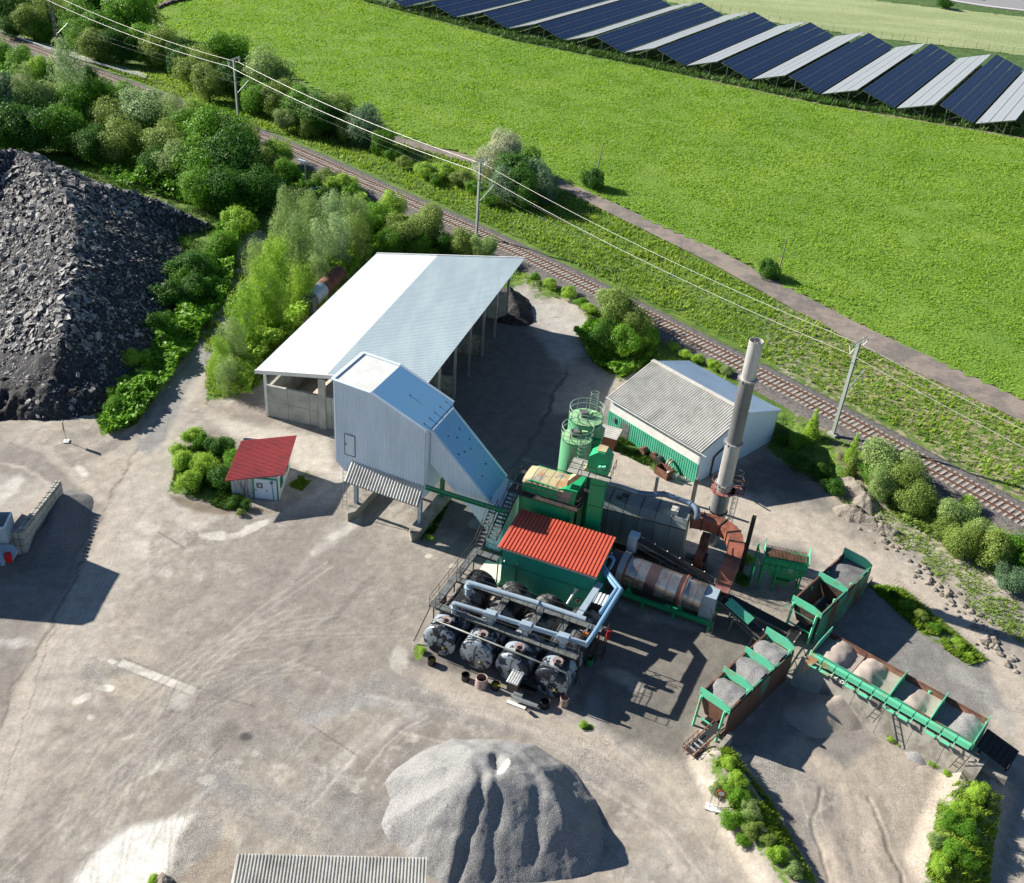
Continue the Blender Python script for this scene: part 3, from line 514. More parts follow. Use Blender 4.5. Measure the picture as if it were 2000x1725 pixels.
def make_ground(name, x0, x1, y0, y1, s, cut=None, dz=0.0):
    X, Y, F = grid(x0, x1, y0, y1, s); Z = terrain(X, Y)
    if cut is not None:
        cx_, cy_ = X[F].mean(1), Y[F].mean(1); keep = ~((cx_ > cut[0]) & (cx_ < cut[1]) & (cy_ > cut[2]) & (cy_ < cut[3])); F = F[keep]
    p = paint_ground(X, Y, Z); n1 = (fbm(X, Y, .25, 4, 4)-.5)
    Zf = Z + n1*.10*(1 if s < 1 else .3) + (fbm(X, Y, 1.1, 3, 14)-.5)*.05*(s < 1) + dz
    bank = smooth(-11, -8, rail_sd(X, Y))*(1-smooth(-5, -3.6, rail_sd(X, Y)))*smooth(26, 32, X); Zf += bank*(fbm(X, Y, .8, 4, 8)-.45)*1.2
    for ln in ([(1600, 1540), (1590, 1600), (1602, 1660), (1612, 1720)], [(1690, 1560), (1720, 1620), (1755, 1700), (1760, 1760)]):
        d = np.full(X.shape, 1e9)
        for a, b in zip(ln[:-1], ln[1:]): d = np.minimum(d, seg_dist(p.qx, p.qy, a, b)[0])
        Zf -= .06*(1-smooth(.5, 6, d))
    for ln in ([(1560, 1440), (1700, 1560), (1740, 1760)], [(1480, 1480), (1600, 1560), (1660, 1760)]):
        d = np.full(X.shape, 1e9)
        for a, b in zip(ln[:-1], ln[1:]): d = np.minimum(d, seg_dist(p.qx, p.qy, a, b)[0])
        Zf += .10*(1-smooth(2, 30, d))
    o = numpy_mesh(name, np.stack([X, Y, Zf], 1), F, [GM], 'structure', True)
    used = len(o.data.vertices)
    for nm, arr in (('wear_shade', p.C), ('cover', np.stack([p.veg, p.grav, p.veg*0], 1))):
        a = o.data.attributes.new(nm, 'FLOAT_COLOR', 'POINT'); a.data.foreach_set('color', np.hstack([arr, np.ones((used, 1))]).astype(np.float32).ravel())
    return o
CUT = (-48, 60, 30, 120)
CUT2 = (-48+.22*64, -48+.22*386, 30, 30+.22*218)
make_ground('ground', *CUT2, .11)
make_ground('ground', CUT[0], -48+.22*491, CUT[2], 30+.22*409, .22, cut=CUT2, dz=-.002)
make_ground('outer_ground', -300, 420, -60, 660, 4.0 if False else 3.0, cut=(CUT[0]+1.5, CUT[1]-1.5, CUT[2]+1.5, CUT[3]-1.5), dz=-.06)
# ---- ribbons and fields at the level beyond the railway
def ribbon(name, up, lo, z, m, kind='structure', sub=6, n=24, x_n=.0):
    A = catmull([G(*p, z) for p in up], 3.0); B_ = catmull([G(*p, z) for p in lo], 3.0)
    A = A[np.linspace(0, len(A)-1, n*4).astype(int)]; B_ = B_[np.linspace(0, len(B_)-1, n*4).astype(int)]; V = []; F = []
    for i in range(len(A)):
        for k in range(sub+1):
            t = k/sub; e = (fbm(A[i, 0], A[i, 1], .6, 3, 5+k)-.5)*x_n if k in (0, sub) else 0
            V.append(A[i]+(B_[i]-A[i])*(t+e)+V3(0, 0, .03*math.sin(t*math.pi)))
    for i in range(len(A)-1):
        for k in range(sub): a = i*(sub+1)+k; F.append((a, a+1, a+sub+2, a+sub+1))
    return numpy_mesh(name, V, F, [m], kind, True)
PATH_U = [(560, 170), (640, 215), (740, 256), (850, 287), (920, 303), (1000, 320), (1090, 346), (1160, 378), (1300, 443), (1400, 487), (1510, 545), (1615, 600), (1720, 653), (1860, 716), (2000, 782), (2200, 880)]
PATH_L = [(555, 176), (635, 222), (735, 266), (845, 300), (915, 317), (997, 337), (1085, 364), (1152, 397), (1288, 464), (1385, 512), (1492, 572), (1595, 629), (1700, 685), (1840, 750), (1985, 818), (2180, 920)]
def field(name, pts, z, m, step, kind='structure', noise=.0):
    P = [G(*p, z)[:2] if isinstance(p, tuple) else np.array(p)[:2] for p in pts]; xs = [p[0] for p in P]; ys = [p[1] for p in P]
    X, Y, F = grid(min(xs), max(xs), min(ys), max(ys), step); c = poly_sd(X[F].mean(1), Y[F].mean(1), P) > (fbm(X[F].mean(1), Y[F].mean(1), .35, 3, 2)-.5)*1.5
    F = F[c]; Z = np.full(X.shape, z)+(fbm(X, Y, .12, 3, 6)-.3)*noise
    used, inv = np.unique(F, return_inverse=True); return numpy_mesh(name, np.stack([X, Y, Z], 1)[used], inv.reshape(F.shape), [m], kind, True), P
MEADOW_PX = [(300, -20), (308, 60), (352, 80), (430, 100), (560, 145), (690, 205), (770, 258), (850, 288), (920, 304), (1000, 321), (1090, 347), (1160, 379), (1300, 444), (1400, 488), (1510, 546), (1615, 601), (1720, 654), (1860, 717), (2000, 783), (2300, 930), (2300, 350), (2000, 274), (1600, 206), (1300, 142), (1000, 82), (700, 2), (560, -40)]
field('meadow', MEADOW_PX, ZR+.06, M['meadow'], 1.5, noise=.25)
field('crop_field', [(1180, -40), (1310, 5), (1500, 42), (1700, 73), (2000, 108), (2300, 150), (2300, 60), (2000, 33), (1800, 12), (1600, -12), (1300, -60)], ZR+.06, M['wheat'], 1.5, noise=.1)
field('road_verge', [(1560, -40), (1600, -11), (1800, 13), (2000, 34), (2300, 62), (2300, 52), (2000, 24), (1860, 5), (1700, -30)], ZR+.04, M['darkgrass'], 1.0, noise=.1)
ribbon('road', [(1700, -44), (1820, -24), (2000, -6), (2300, 22)], [(1690, -28), (1860, 3), (2000, 22), (2300, 50)], ZR+.1, M['highway'])
ribbon('road_line', [(1690, -30), (1860, 0), (2000, 19), (2300, 47)], [(1690, -29), (1860, 1.2), (2000, 20.3), (2300, 48.5)], ZR+.15, M['linepaint'], sub=1)
ribbon('path', PATH_U, PATH_L, ZR+.09, M['pathm'], x_n=.06)
ribbon('side_path', [(372, -10), (330, -1), (302, 14), (298, 34), (303, 62)], [(374, -2), (336, 7), (310, 18), (305, 36), (309, 62)], ZR+.40, M['pathm'])
ribbon('gravel_path', [(-150, 12), (0, 57), (100, 88), (200, 119), (288, 144)], [(-150, 22), (0, 66), (100, 98), (200, 129), (286, 152)], ZR+.10, M['concrete'])
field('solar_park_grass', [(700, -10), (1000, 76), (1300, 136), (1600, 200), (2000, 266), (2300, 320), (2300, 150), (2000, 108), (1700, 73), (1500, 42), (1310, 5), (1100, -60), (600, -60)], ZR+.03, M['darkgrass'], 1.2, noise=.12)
# ---- railway
rz = ZR
tr = thing('railway_track', (rail_line[len(rail_line)//2][0], rail_line[len(rail_line)//2][1], rz), 'single railway track with rusty rails on concrete sleepers, crossing the photo diagonally', 'railway track')
L3 = np.hstack([rail_line, np.full((len(rail_line), 1), rz)])
dist = np.concatenate([[0], np.cumsum(np.linalg.norm(np.diff(rail_line, axis=0), axis=1))]); TOT = dist[-1]
def rail_at(s_):
    x = np.interp(s_, dist, rail_line[:, 0]); y = np.interp(s_, dist, rail_line[:, 1]); e = .8
    t = V3(np.interp(s_+e, dist, rail_line[:, 0])-np.interp(s_-e, dist, rail_line[:, 0]), np.interp(s_+e, dist, rail_line[:, 1])-np.interp(s_-e, dist, rail_line[:, 1]), 0); t /= np.linalg.norm(t)
    return V3(x, y, rz), t, V3(-t[1], t[0], 0)
# ballast bed
prof = [(-3.7, -.35), (-3.1, -.05), (-2.3, .26), (-1.5, .30), (0, .29), (1.5, .30), (2.2, .26), (2.9, .02), (3.3, -.1)]; V = []; F = []
ss = np.arange(1, TOT-1, .45)
fine = []
for i in range(len(prof)-1):
    for k in range(3): t = k/3; fine.append((prof[i][0]*(1-t)+prof[i+1][0]*t, prof[i][1]*(1-t)+prof[i+1][1]*t))
fine.append(prof[-1])
for s_ in ss:
    c, t, n_ = rail_at(s_)
    for (a, z_) in fine: V.append(c+n_*a+ZV*z_)
V = np.array(V); V[:, 2] += (nr.random(len(V))-.5)*.09; nP = len(fine)
for i in range(len(ss)-1):
    for k in range(nP-1): a = i*nP+k; F.append((a, a+1, a+nP+1, a+nP))
numpy_mesh('ballast_bed', V, F, [M['ballast']], 'structure', False)
for off in (-.7535, .7535):
    b = MB(); pts = [rail_at(s_)[0]+rail_at(s_)[2]*off+ZV*.42 for s_ in np.arange(1, TOT-1, 3.0)]
    for p, q in zip(pts[:-1], pts[1:]): b.bar(p, q+(q-p)*.002, .09, .17)
    b.build('rail', M['rail'], tr)
sl = MB(); sl.box((-.13, -1.38, -.12), (.26, 0, 0), (0, 2.76, 0), (0, 0, .22)); sle = sl.build('sleeper', M['sleeper'], None)
sle.parent = tr; cnt = 0; spots = []
for s_ in np.arange(1.5, TOT-1.5, .62):
    c, t, n_ = rail_at(s_); x, y = PX(c); spots.append((np.linalg.norm(c-V3(0, 0, H_CAM)), c, t, -60 < x < 2060 and -20 < y < 1760))
vis = sorted([q for q in spots if q[3]], key=lambda q: q[0]); first = vis[:299]; rest = vis[299:]+[q for q in spots if not q[3]]
for i, (d_, c, t, _) in enumerate(first):
    o = sle if i == 0 else sle.copy()
    if i: SC.collection.objects.link(o); o.parent = tr
    o.location = Vector(c+ZV*.24)-tr.location; o.rotation_euler = (0, 0, math.atan2(t[1], t[0])+rnd.uniform(-.02, .02))
b = MB()
for (d_, c, t, _) in rest: n_ = V3(-t[1], t[0], 0); b.box(c+ZV*.12-t*.13-n_*1.38, t*.26, n_*2.76, ZV*.22)
tag(b.build('distant_sleepers', M['sleeper'], tr), kind='stuff')
# ------------------------------------------------------------------ open storage shed
def lerp(a, b, t): return np.asarray(a)*(1-t)+np.asarray(b)*t
FL, FR, BR, BL = G(498, 724, 5.5), G(837, 748, 7.9), G(1025, 505, 7.9), G(735, 496, 5.5)
def shed_z(P):
    n_ = np.cross(FR-FL, BL-FL); return FL[2]-(n_[0]*(P[0]-FL[0])+n_[1]*(P[1]-FL[1]))/n_[2]
shed = thing('storage_shed', (FL[0], FL[1], 0), 'long open storage shed with a pale ribbed lean-to roof over concrete panel walls', 'shed')
sA, sB = .42, .42
b = MB(); b.corr(FL, BL, lerp(FL, FR, sA), lerp(BL, BR, sA), 96, .045, .04); tag(b.build('roof_sheet', M['shedroofA'], shed), 'whiter low half of the roof')
b = MB(); b.corr(lerp(FL, FR, sA)-ZV*.002, lerp(BL, BR, sA)-ZV*.002, FR, BR, 96, .045, .04); tag(b.build('roof_sheet', M['shedroofB'], shed), 'greyer high half of the roof')
b = MB(); nF = U(-12.7-90)
for P, Q in ((FL, FR), (BL, BR)): b = MB(); b.box(P-ZV*.28, Q-P, nF*(.12 if P is FL else -.12), ZV*.42); b.build('fascia', M['whitepaint'], shed)
b = MB(); b.bar(FL-ZV*.12, BL-ZV*.12, .14, .12); b.build('gutter', M['steel'], shed)
ux = (FR-FL)*[1, 1, 0]; ux /= np.linalg.norm(ux); vy = (BL-FL)*[1, 1, 0]; vy /= np.linalg.norm(vy)
W0 = FL*[1, 1, 0]+ux*.75+vy*.5; wl = np.linalg.norm((FR-FL)[:2])-1.5; dl = np.linalg.norm((BL-FL)[:2])-1.2
pn = MB(); pn.box((0, 0, 0), (1, 0, 0), (0, 1, 0), (0, 0, 1)); pan0 = None
def conc_panels(start, dr, nrm, n, pw, rows, ph, root, name='concrete_panel', th=.3, mt='concrete'):
    for r_ in range(rows):
        for i in range(n):
            q = MB(); q.box(start+dr*(i*pw+.02)+ZV*(r_*ph+.015)-nrm*rnd.uniform(0, .02), dr*(pw-.04), -nrm*th, ZV*(ph-.03)); q.build(name, M[mt], root)
conc_panels(W0, ux, nF, 5, 2.35, 2, 1.85, shed); conc_panels(W0, vy, -ux, 12, 2.5, 2, 1.7, shed); conc_panels(W0+vy*dl, ux, -nF, 7, 2.35, 2, 1.85, shed)
for i in range(7):
    p = W0+vy*(i*dl/6); h = shed_z(p)-.15; q = MB(); q.cbox(p, ux*.22, vy*.22, h); q.build('column', M['whitepaint' if i == 0 else 'steel'], shed)
    p2 = W0+vy*(i*dl/6)+ux*wl; h = shed_z(p2)-.15; q = MB(); q.cbox(p2, ux*.24, vy*.24, h); q.build('column', M['steel'], shed)
    q = MB(); q.bar(p+ZV*(shed_z(p)-.35), p2+ZV*(shed_z(p2)-.35), .16, .32); q.build('rafter', M['steel'], shed)
    if 0 < i < 6 and i % 2 == 0: q = MB(); q.box(p2+ux*.12, -ux*7, vy*.3, ZV*2.6); q.build('partition_wall', M['oldconcrete'], shed)
q = MB(); c_ = W0+ux*5.8; q.box(c_, ux*.7, nF*.25, ZV*(shed_z(c_)-.6)); q.build('column', M['concrete'], shed)
def heap(name, ridge, slope, m, label, cat, res=.3, rough=.25, seed=0, kind=None, rs=1.0, clipmask=None, jag=.6, plate=0.0):
    """conical/ridged pile: ridge = [(point xyz)]"""
    R = [np.asarray(r, float) for r in ridge]; hm = max(r[2] for r in R); ext = hm/slope+2+plate
    x0, x1 = min(r[0] for r in R)-ext, max(r[0] for r in R)+ext; y0, y1 = min(r[1] for r in R)-ext, max(r[1] for r in R)+ext
    X, Y, F = grid(x0, x1, y0, y1, res); Z = np.full(X.shape, -9.0); wx = (fbm(X, Y, rs*.35, 4, seed)-.5)*3*jag; wy = (fbm(X, Y, rs*.35, 4, seed+5)-.5)*3*jag
    for a, c in zip(R[:-1], R[1:]) if len(R) > 1 else [(R[0], R[0]+V3(.01, 0, 0))]:
        d, t = seg_dist(X+wx, Y+wy, a, c); Z = np.maximum(Z, a[2]*(1-t)+c[2]*t-np.maximum(d-plate, 0)*slope)
    Z = Z+(fbm(X, Y, rs*1.2, 5, seed+2)-.5)*rough*2*np.clip(Z+.4, 0, 1); g = terrain(X, Y); Z0 = Z; Z = np.maximum(Z, -.6)+0
    keep = (Z0[F].max(1) > g[F].min(1)-.35); F = F[keep]
    if clipmask is not None: F = F[clipmask(X[F].mean(1), Y[F].mean(1))]
    u_, inv = np.unique(F, return_inverse=True); V = np.stack([X, Y, Z], 1)[u_]; o = numpy_mesh(name, V, inv.reshape(F.shape), [m], kind, True)
    if label: tag(o, label, cat)
    return o, (X, Y, Z)
inside = lambda x, y: poly_sd(x, y, [W0, W0+ux*wl*.86, W0+ux*wl*.86+vy*dl, W0+vy*dl]) > .25
heap('sand_pile', [tuple(W0+ux*6+vy*4)[:2]+(3.0,), tuple(W0+ux*6+vy*9)[:2]+(2.6,)], .55, M['sand'], 'brown sand pile stored behind the front wall under the long shed roof', 'pile', clipmask=inside, rough=.08)
heap('gravel_pile', [tuple(W0+ux*6+vy*18)[:2]+(2.6,), tuple(W0+ux*6+vy*25)[:2]+(2.2,)], .55, M['bluegravel'], 'dark chippings pile under the back half of the long shed roof', 'pile', clipmask=inside, rough=.08)
# ------------------------------------------------------------------ loading tower with inclined hoist gallery
AZT = -19.8; TU = U(AZT); TV = U(AZT+90)
Lg = G(696, 982, .9); O = Lg*[1, 1, 0]-TV*.25
tower = thing('loading_tower', (O[0], O[1], 0), 'tall pale blue corrugated loading tower with an inclined hoist gallery, on legs over the drive-through', 'tower')
F_ = lambda x, y, off=0: PV(x, y, O+TV*off, AZT)
a1, a2, a3 = F_(650, 741), F_(725, 768), F_(834, 843)
zr = a1[2]; a2 = a2*[1, 1, 0]+ZV*(zr-.25); D = 5.1
xx = lambda p: (p-O) @ TU
x0, x2, x3 = xx(a1), xx(a2), xx(a3); z3 = a3[2]
bl = F_(655, 900); bl2 = F_(668, 926); z_l = bl[2]; zb = 4.3
tp = lambda x, z, v=0: O+TU*x+TV*v+ZV*z
# wall cladding as corrugated faces; outline with chamfered feet
front = [(x0, zr), (x2, zr-.25), (x3, z3), (x3-.05, zb-.3), (x0+1.0, zb), (x0+.15, z_l)]
def clad(mb, x_list, ztop, zbot, v, n_, sgn):
    pass
b = MB()
b.prism([tp(x, z, .06) for x, z in front], TV*(D-.12)); b.build('wall_core', M['whiteclad'], tower)
def ztop(x): return zr-.25*(x-x0)/(x2-x0) if x < x2 else (zr-.25)+(z3-zr+.25)*(x-x2)/(x3-x2)
def zbot(x): return z_l+(zb-z_l)*(x-x0-.15)/.85 if x < x0+1.0 else zb-.3*(x-x0-1)/(x3-x0-1)
for side, v0 in ((-1, 0.0), (1, D)):
    b = MB(); step = .25; x = x0+.02
    while x < x3-step:
        for (p0, p1, o0, o1) in ((0, .10, 0, 0), (.10, .13, 0, .06), (.13, .22, .06, .06), (.22, .25, .06, 0)):
            xa, xb = x+p0, x+p1; q = [tp(xa, zbot(xa), v0+side*o0), tp(xb, zbot(xb), v0+side*o1), tp(xb, ztop(xb), v0+side*o1), tp(xa, ztop(xa), v0+side*o0)]; b.add(q, [(0, 1, 2, 3)])
        x += step
    b.build('cladding', M['whiteclad'], tower)
def face_corr(name, p00, p10, p01, p11, n, m, amp=.05, out=None):
    q = MB(); q.corr(p00, p10, p01, p11, n, amp, .02); return q.build(name, m, tower)
e = .06
tag(face_corr('roof', tp(x0-e, zr+.03, -.1), tp(x0-e, zr+.03, D+.1), tp(x2, zr-.22, -.1), tp(x2, zr-.22, D+.1), 20, M['whitepaint'], .015), 'flat top roof with sunlit white painted in')  # whiter than the slope, sunlight is put into its colour
tag(face_corr('roof', tp(x2, zr-.22, -.1), tp(x2, zr-.22, D+.1), tp(x3+e, z3+.03, -.1), tp(x3+e, z3+.03, D+.1), 20, M['shadeclad']), 'sloping roof with blue sky shade painted in')
b = MB()
for v in (-.1, D+.1):
    b.bar(tp(x0, zr+.06, v), tp(x2, zr-.19, v), .30, .14); b.bar(tp(x2, zr-.19, v), tp(x3, z3+.06, v), .30, .14)
b.bar(tp(x0, zr+.06, -.1), tp(x0, zr+.06, D+.1), .3, .14); b.build('roof_trim', M['whiteclad'], tower)
# side door
dpx = [(673, 847), (693, 852), (694, 893), (675, 887)]; P = [F_(x, y, -.07) for x, y in dpx]
b = MB(); b.prism([tp(xx(P[0]), P[0][2], -.09), tp(xx(P[1]), P[0][2], -.09), tp(xx(P[1]), P[3][2], -.09), tp(xx(P[0]), P[3][2], -.09)], TV*.05); dr = b.build('door', M['whiteclad'], tower)
b = MB(); w_ = xx(P[1])-xx(P[0]); 
for z in (P[0][2], P[3][2]): b.bar(tp(xx(P[0]), z, -.1), tp(xx(P[1]), z, -.1), .05)
for x in (xx(P[0]), xx(P[1])): b.bar(tp(x, P[0][2], -.1), tp(x, P[3][2], -.1), .05)
b.build('door_frame', M['greysteel'], tower, dr); b = MB(); b.cbox(tp(xx(P[0])+.15, (P[0][2]+P[3][2])/2, -.13), TU*.08, TV*.05, .12); b.build('handle', M['darksteel'], tower, dr)
# awning over the loading lane
at0, at1 = tp(x0+1.7, 5.6, -.06), tp(x3-.1, 5.25, -.06); ab0, ab1 = tp(x0+1.55, 4.05, -1.15), tp(x3-.1, 3.8, -1.15)
b = MB(); b.corr(at0, at1, ab0, ab1, 26, .08, .03, sine=True); tag(b.build('awning', M['fibre'], tower), 'grey fibre cement apron sheets')
b = MB(); b.bar(ab0, ab1, .1); b.bar(tp(x3-.2, 5.2, -.05), ab1, .1); b.build('awning_frame', M['greysteel'], tower)
# gallery
x4, z4 = xx(F_(954, 979, .7)), F_(954, 979, .7)[2]; x5 = xx(F_(984, 1000, .7)); gB0 = F_(835, 902, .7); gB1 = F_(916, 992, .7); gB2 = F_(951, 1036, .7); gt0 = F_(839, 838, .7)
gx0, gz0 = x3+.02, gt0[2]; zpit = .15
gout = [(gx0, gz0), (x4, z4), (x5, z4-.5), (x5, zpit), (xx(gB2), zpit), (xx(gB2), gB2[2]), (xx(gB1), gB1[2]), (gx0, gB0[2])]
b = MB(); b.prism([tp(x, z, .76) for x, z in gout], TV*(D-1.3)); b.build('gallery_core', M['whiteclad'], tower)
def gtop(x): return gz0+(z4-gz0)*(x-gx0)/(x4-gx0) if x < x4 else z4-.5*(x-x4)/(x5-x4)
def gbot(x):
    xa, za, xb, zb_, xc, zc = gx0, gB0[2], xx(gB1), gB1[2], xx(gB2), gB2[2]
    if x < xb: return za+(zb_-za)*(x-xa)/(xb-xa)
    if x < xc: return zb_+(zc-zb_)*(x-xb)/(xc-xb)
    return zpit
for side, v0 in ((-1, .7), (1, D-.5)):
    b = MB(); step = .25; x = gx0
    while x < x5-step+.01:
        for (p0, p1, o0, o1) in ((0, .10, 0, 0), (.10, .13, 0, .06), (.13, .22, .06, .06), (.22, .25, .06, 0)):
            xa, xb = x+p0, x+p1; b.add([tp(xa, gbot(xa), v0+side*o0), tp(xb, gbot(xb), v0+side*o1), tp(xb, gtop(xb), v0+side*o1), tp(xa, gtop(xa), v0+side*o0)], [(0, 1, 2, 3)])
        x += step
    b.build('gallery_cladding', M['whiteclad'], tower)
tag(face_corr('gallery_roof', tp(gx0, gz0+.03, .6), tp(gx0, gz0+.03, D-.4), tp(x4, z4+.03, .6), tp(x4, z4+.03, D-.4), 16, M['shadeclad']), 'inclined roof with blue sky shade painted in')
b = MB(); 
for v in (.6, D-.4): b.bar(tp(gx0, gz0+.07, v), tp(x4, z4+.07, v), .28, .14)
b.bar(tp(gx0+.1, gz0+.05, .6), tp(gx0+.1, gz0+.05, D-.4), .3, .14); b.build('gallery_trim', M['whiteclad'], tower)
for (s_, v, wh) in [(.2, .3, 1), (.28, .5, 1), (.24, .75, 1), (.42, .2, 1), (.45, .4, 1), (.48, .62, 1), (.40, .8, 1), (.78, .35, 1), (.72, .7, 1)]:
    q = MB(); p = lerp(tp(gx0, gz0+.06, .6), tp(x4, z4+.06, .6), s_)+TV*(D-1)*v; q.tube([p, p+ZV*.1], .06, 8); q.build('roof_vent', M['darksteel'], tower)
for (s_, v) in [(.9, .1), (.9, .3), (.9, .5), (.9, .7), (.92, .9), (.45, .5)]:
    q = MB(); p = lerp(tp(x2, zr-.18, 0), tp(x3, z3+.06, 0), s_)+TV*D*v; q.tube([p, p+ZV*.1], .06, 8); q.build('roof_vent', M['darksteel'], tower)
# grating platform at the foot of the gallery
b = MB()
for k in range(14): b.bar(tp(x4+.05+k*.13, z4-.35-.02*k, .7), tp(x4+.05+k*.13, z4-.35-.02*k, D-.7), .07, .04)
b.build('grating', M['steel'], tower)
# legs, plinths, beam, ladder
for x in (.0, xx(G(820, 1021, .9))):
    q = MB(); q.prism([tp(x-.45, 0, -.9), tp(x+.1, 0, -1.5), tp(x+.55, 0, -.9), tp(x+.55, 0, D+.6), tp(x-.45, 0, D+.6)], ZV*.9); q.build('concrete_plinth', M['oldconcrete'], tower)
    for v in (.25, D-.3):
        q = MB(); s2 = .17
        q.box(tp(x-s2, .9, v-s2), TU*2*s2, TV*.05, ZV*3.9); q.box(tp(x-s2, .9, v+s2-.05), TU*2*s2, TV*.05, ZV*3.9); q.box(tp(x-.03, .9, v-s2+.05), TU*.06, TV*(2*s2-.1), ZV*3.9)
        q.build('leg', M['paleblue' if v < 1 else 'green_plain'], tower)
q = MB(); pa, pb = F_(831, 955, -.3), F_(986, 1003, -.3); zz = (pa[2]+pb[2])/2; 
for dz in (0, .32): q.box(tp(xx(pa), zz+dz, -.42), TU*(xx(pb)-xx(pa)), TV*.26, ZV*.05)
q.box(tp(xx(pa), zz+.05, -.31), TU*(xx(pb)-xx(pa)), TV*.05, ZV*.27); q.build('beam', M['green_plain'], tower)
q = MB(); ladder(q, tp(-.75, .5, -.55), tp(-1.05, 4.6, .2), .42, TU); q.build('ladder', M['steel'], tower)
# ------------------------------------------------------------------ white hall by the railway
HZ = 3.9; hA, hB, hC = G(1193, 774, HZ), G(1371, 880, HZ), G(1522, 800, HZ); hD = hA+(hC-hB)
ridge_rise = 2.0; hR1 = (hB+hC)/2+ZV*ridge_rise; hR0 = (hA+hD)/2+ZV*ridge_rise; hw = (hB-hA); hL = np.linalg.norm(hw); hu = hw/hL; hv = (hC-hB); hW = np.linalg.norm(hv); hv = hv/hW; 
hall = thing('white_hall', (hB[0], hB[1], 0), 'white gabled hall with a weathered grey roof and green lower boarding beside the railway', 'hall')
ov = .25
b = MB(); b.corr(hR0-hu*ov, hR1+hu*ov, hA-hv*ov-hu*ov-ZV*.1, hB-hv*ov+hu*ov-ZV*.1, 46, .10, .04, sine=True); tag(b.build('roof', M['fibre'], hall), 'weathered grey front slope')
b = MB(); b.corr(hR0-hu*ov, hR1+hu*ov, hD+hv*ov-hu*ov-ZV*.1, hC+hv*ov+hu*ov-ZV*.1, 62, .05, .04, sine=True); tag(b.build('roof', M['whiteclad'], hall), 'pale blue rear slope')
b = MB(); b.bar(hR0-hu*ov+ZV*.1, hR1+hu*ov+ZV*.1, .5, .1); b.build('ridge_cap', M['fibre'], hall)
b = MB(); b.tube([hA-hv*.38-hu*.3-ZV*.15, hB-hv*.38+hu*.9-ZV*.15], .08, 8); b.build('gutter', M['steel'], hall)
g0 = lambda p: p*[1, 1, 0]
b = MB(); b.prism([g0(hB), g0(hC), hC-ZV*.05, hR1-ZV*.05, hB-ZV*.05], -hu*.2); b.build('gable_wall', M['whiteclad'], hall)
b = MB(); b.prism([g0(hA), g0(hD), hD-ZV*.05, hR0-ZV*.05, hA-ZV*.05], hu*.2); b.build('gable_wall', M['whitepaint'], hall)
b = MB(); b.box(g0(hD)-hv*.2, hw, hv*.2, ZV*(HZ-.05)); b.build('wall', M['whitepaint'], hall)
b = MB(); b.box(g0(hA), hw, hv*.2, ZV*(HZ-.05)); tag(b.build('wall', M['whitepaint'], hall), 'white upper front wall')
nb = 44
q = MB(); q.box(g0(hA)-hv*.02, hw, hv*.018, ZV*2.2); q.build('backing_sheet', M['green_plain'], hall)
for i in range(nb):
    q = MB(); h = 2.2; q.box(g0(hA)-hv*.06+hu*(hL*i/nb+.045), hu*(hL/nb-.09), hv*.055, ZV*h); q.build('cladding_board', M['mint_board'] if 'mint_board' in M else M.setdefault('mint_board', mat('green_boarding', (.10, .48, .32), .6, col2=(.06, .36, .24), amt=.7, scale=.8, fine=.08)), hall)
b = MB(); b.box(g0(hA)-hv*.10+hu*2.0, hu*1.1, hv*.035, ZV*1.95); dd = b.build('door', M['greysteel'], hall); b = MB(); b.cbox(g0(hA)-hv*.13+hu*2.9+ZV*.95, hu*.12, hv*.05, .05); b.build('handle', M['darksteel'], hall, dd)
b = MB(); b.cbox(g0(hA)-hv*.14+hu*1.0+ZV*1.35, hu*.35, hv*.14, .5); b.build('meter_box', M['greysteel'], hall)
b = MB(); b.tube([g0(hB)+hu*.12+hv*2.2+ZV*.1, g0(hB)+hu*.12+hv*2.2+ZV*2.2, g0(hB)+hu*.12+hv*2.7+ZV*2.5, g0(hB)+hu*.12+hv*4.4+ZV*3.0], .08, 8); b.build('drain_pipe', M['darksteel'], hall)
b = MB(); b.box(g0(hB)+hu*.01+hv*5.6, hv*3.0, hu*.04, ZV*2.6); dd = b.build('sliding_door', M['whiteclad'], hall); b = MB(); b.cbox(g0(hB)+hu*.08+hv*5.8+ZV*1.1, hu*.05, hv*.05, .3); b.build('handle', M['darksteel'], hall, dd)
# ------------------------------------------------------------------ red roofed shack
SZ = 2.7; s1, s2, s3, s4 = G(439, 940, SZ), G(556, 928, SZ), G(580, 850, SZ+.55), G(471, 861, SZ+.55)
shack = thing('garden_shack', (G(460, 975)[0], G(460, 975)[1], 0), 'small white wooden shack with a faded red roof and green corner trim', 'shack')
b = MB(); b.corr(s1, s4, s2, s3, 30, .05, .04); b.build('roof', M['shackroof'], shack)
k0, k1 = G(453.5, 968, 0), G(545, 978, 0); kd = G(567, 913, 0)-k1; k2, k3 = k1+kd, k0+kd
def wallp(p, q, zp, zq, m, name, nr_, th=.08): q_ = MB(); q_.prism([p, q, q+ZV*zq, p+ZV*zp], -nr_*th); return q_.build(name, m, shack)
ku = (k1-k0)/np.linalg.norm(k1-k0); kv = kd/np.linalg.norm(kd); kn = V3(ku[1], -ku[0], 0); kw = np.linalg.norm(k1-k0); kD = np.linalg.norm(kd)
M['peel'] = mat('peeling_white_boards', (.56, .57, .58), .7, col2=(.16, .15, .16), amt=.9, scale=5, lo=.52, hi=.6, stretch=(1, 1, .12), fine=.1)
nbd = 14
for i in range(nbd):
    q = MB(); q.box(k0+ku*(kw*i/nbd+.01), ku*(kw/nbd-.02), -kn*.06, ZV*2.62); q.build('board', M['peel'], shack)
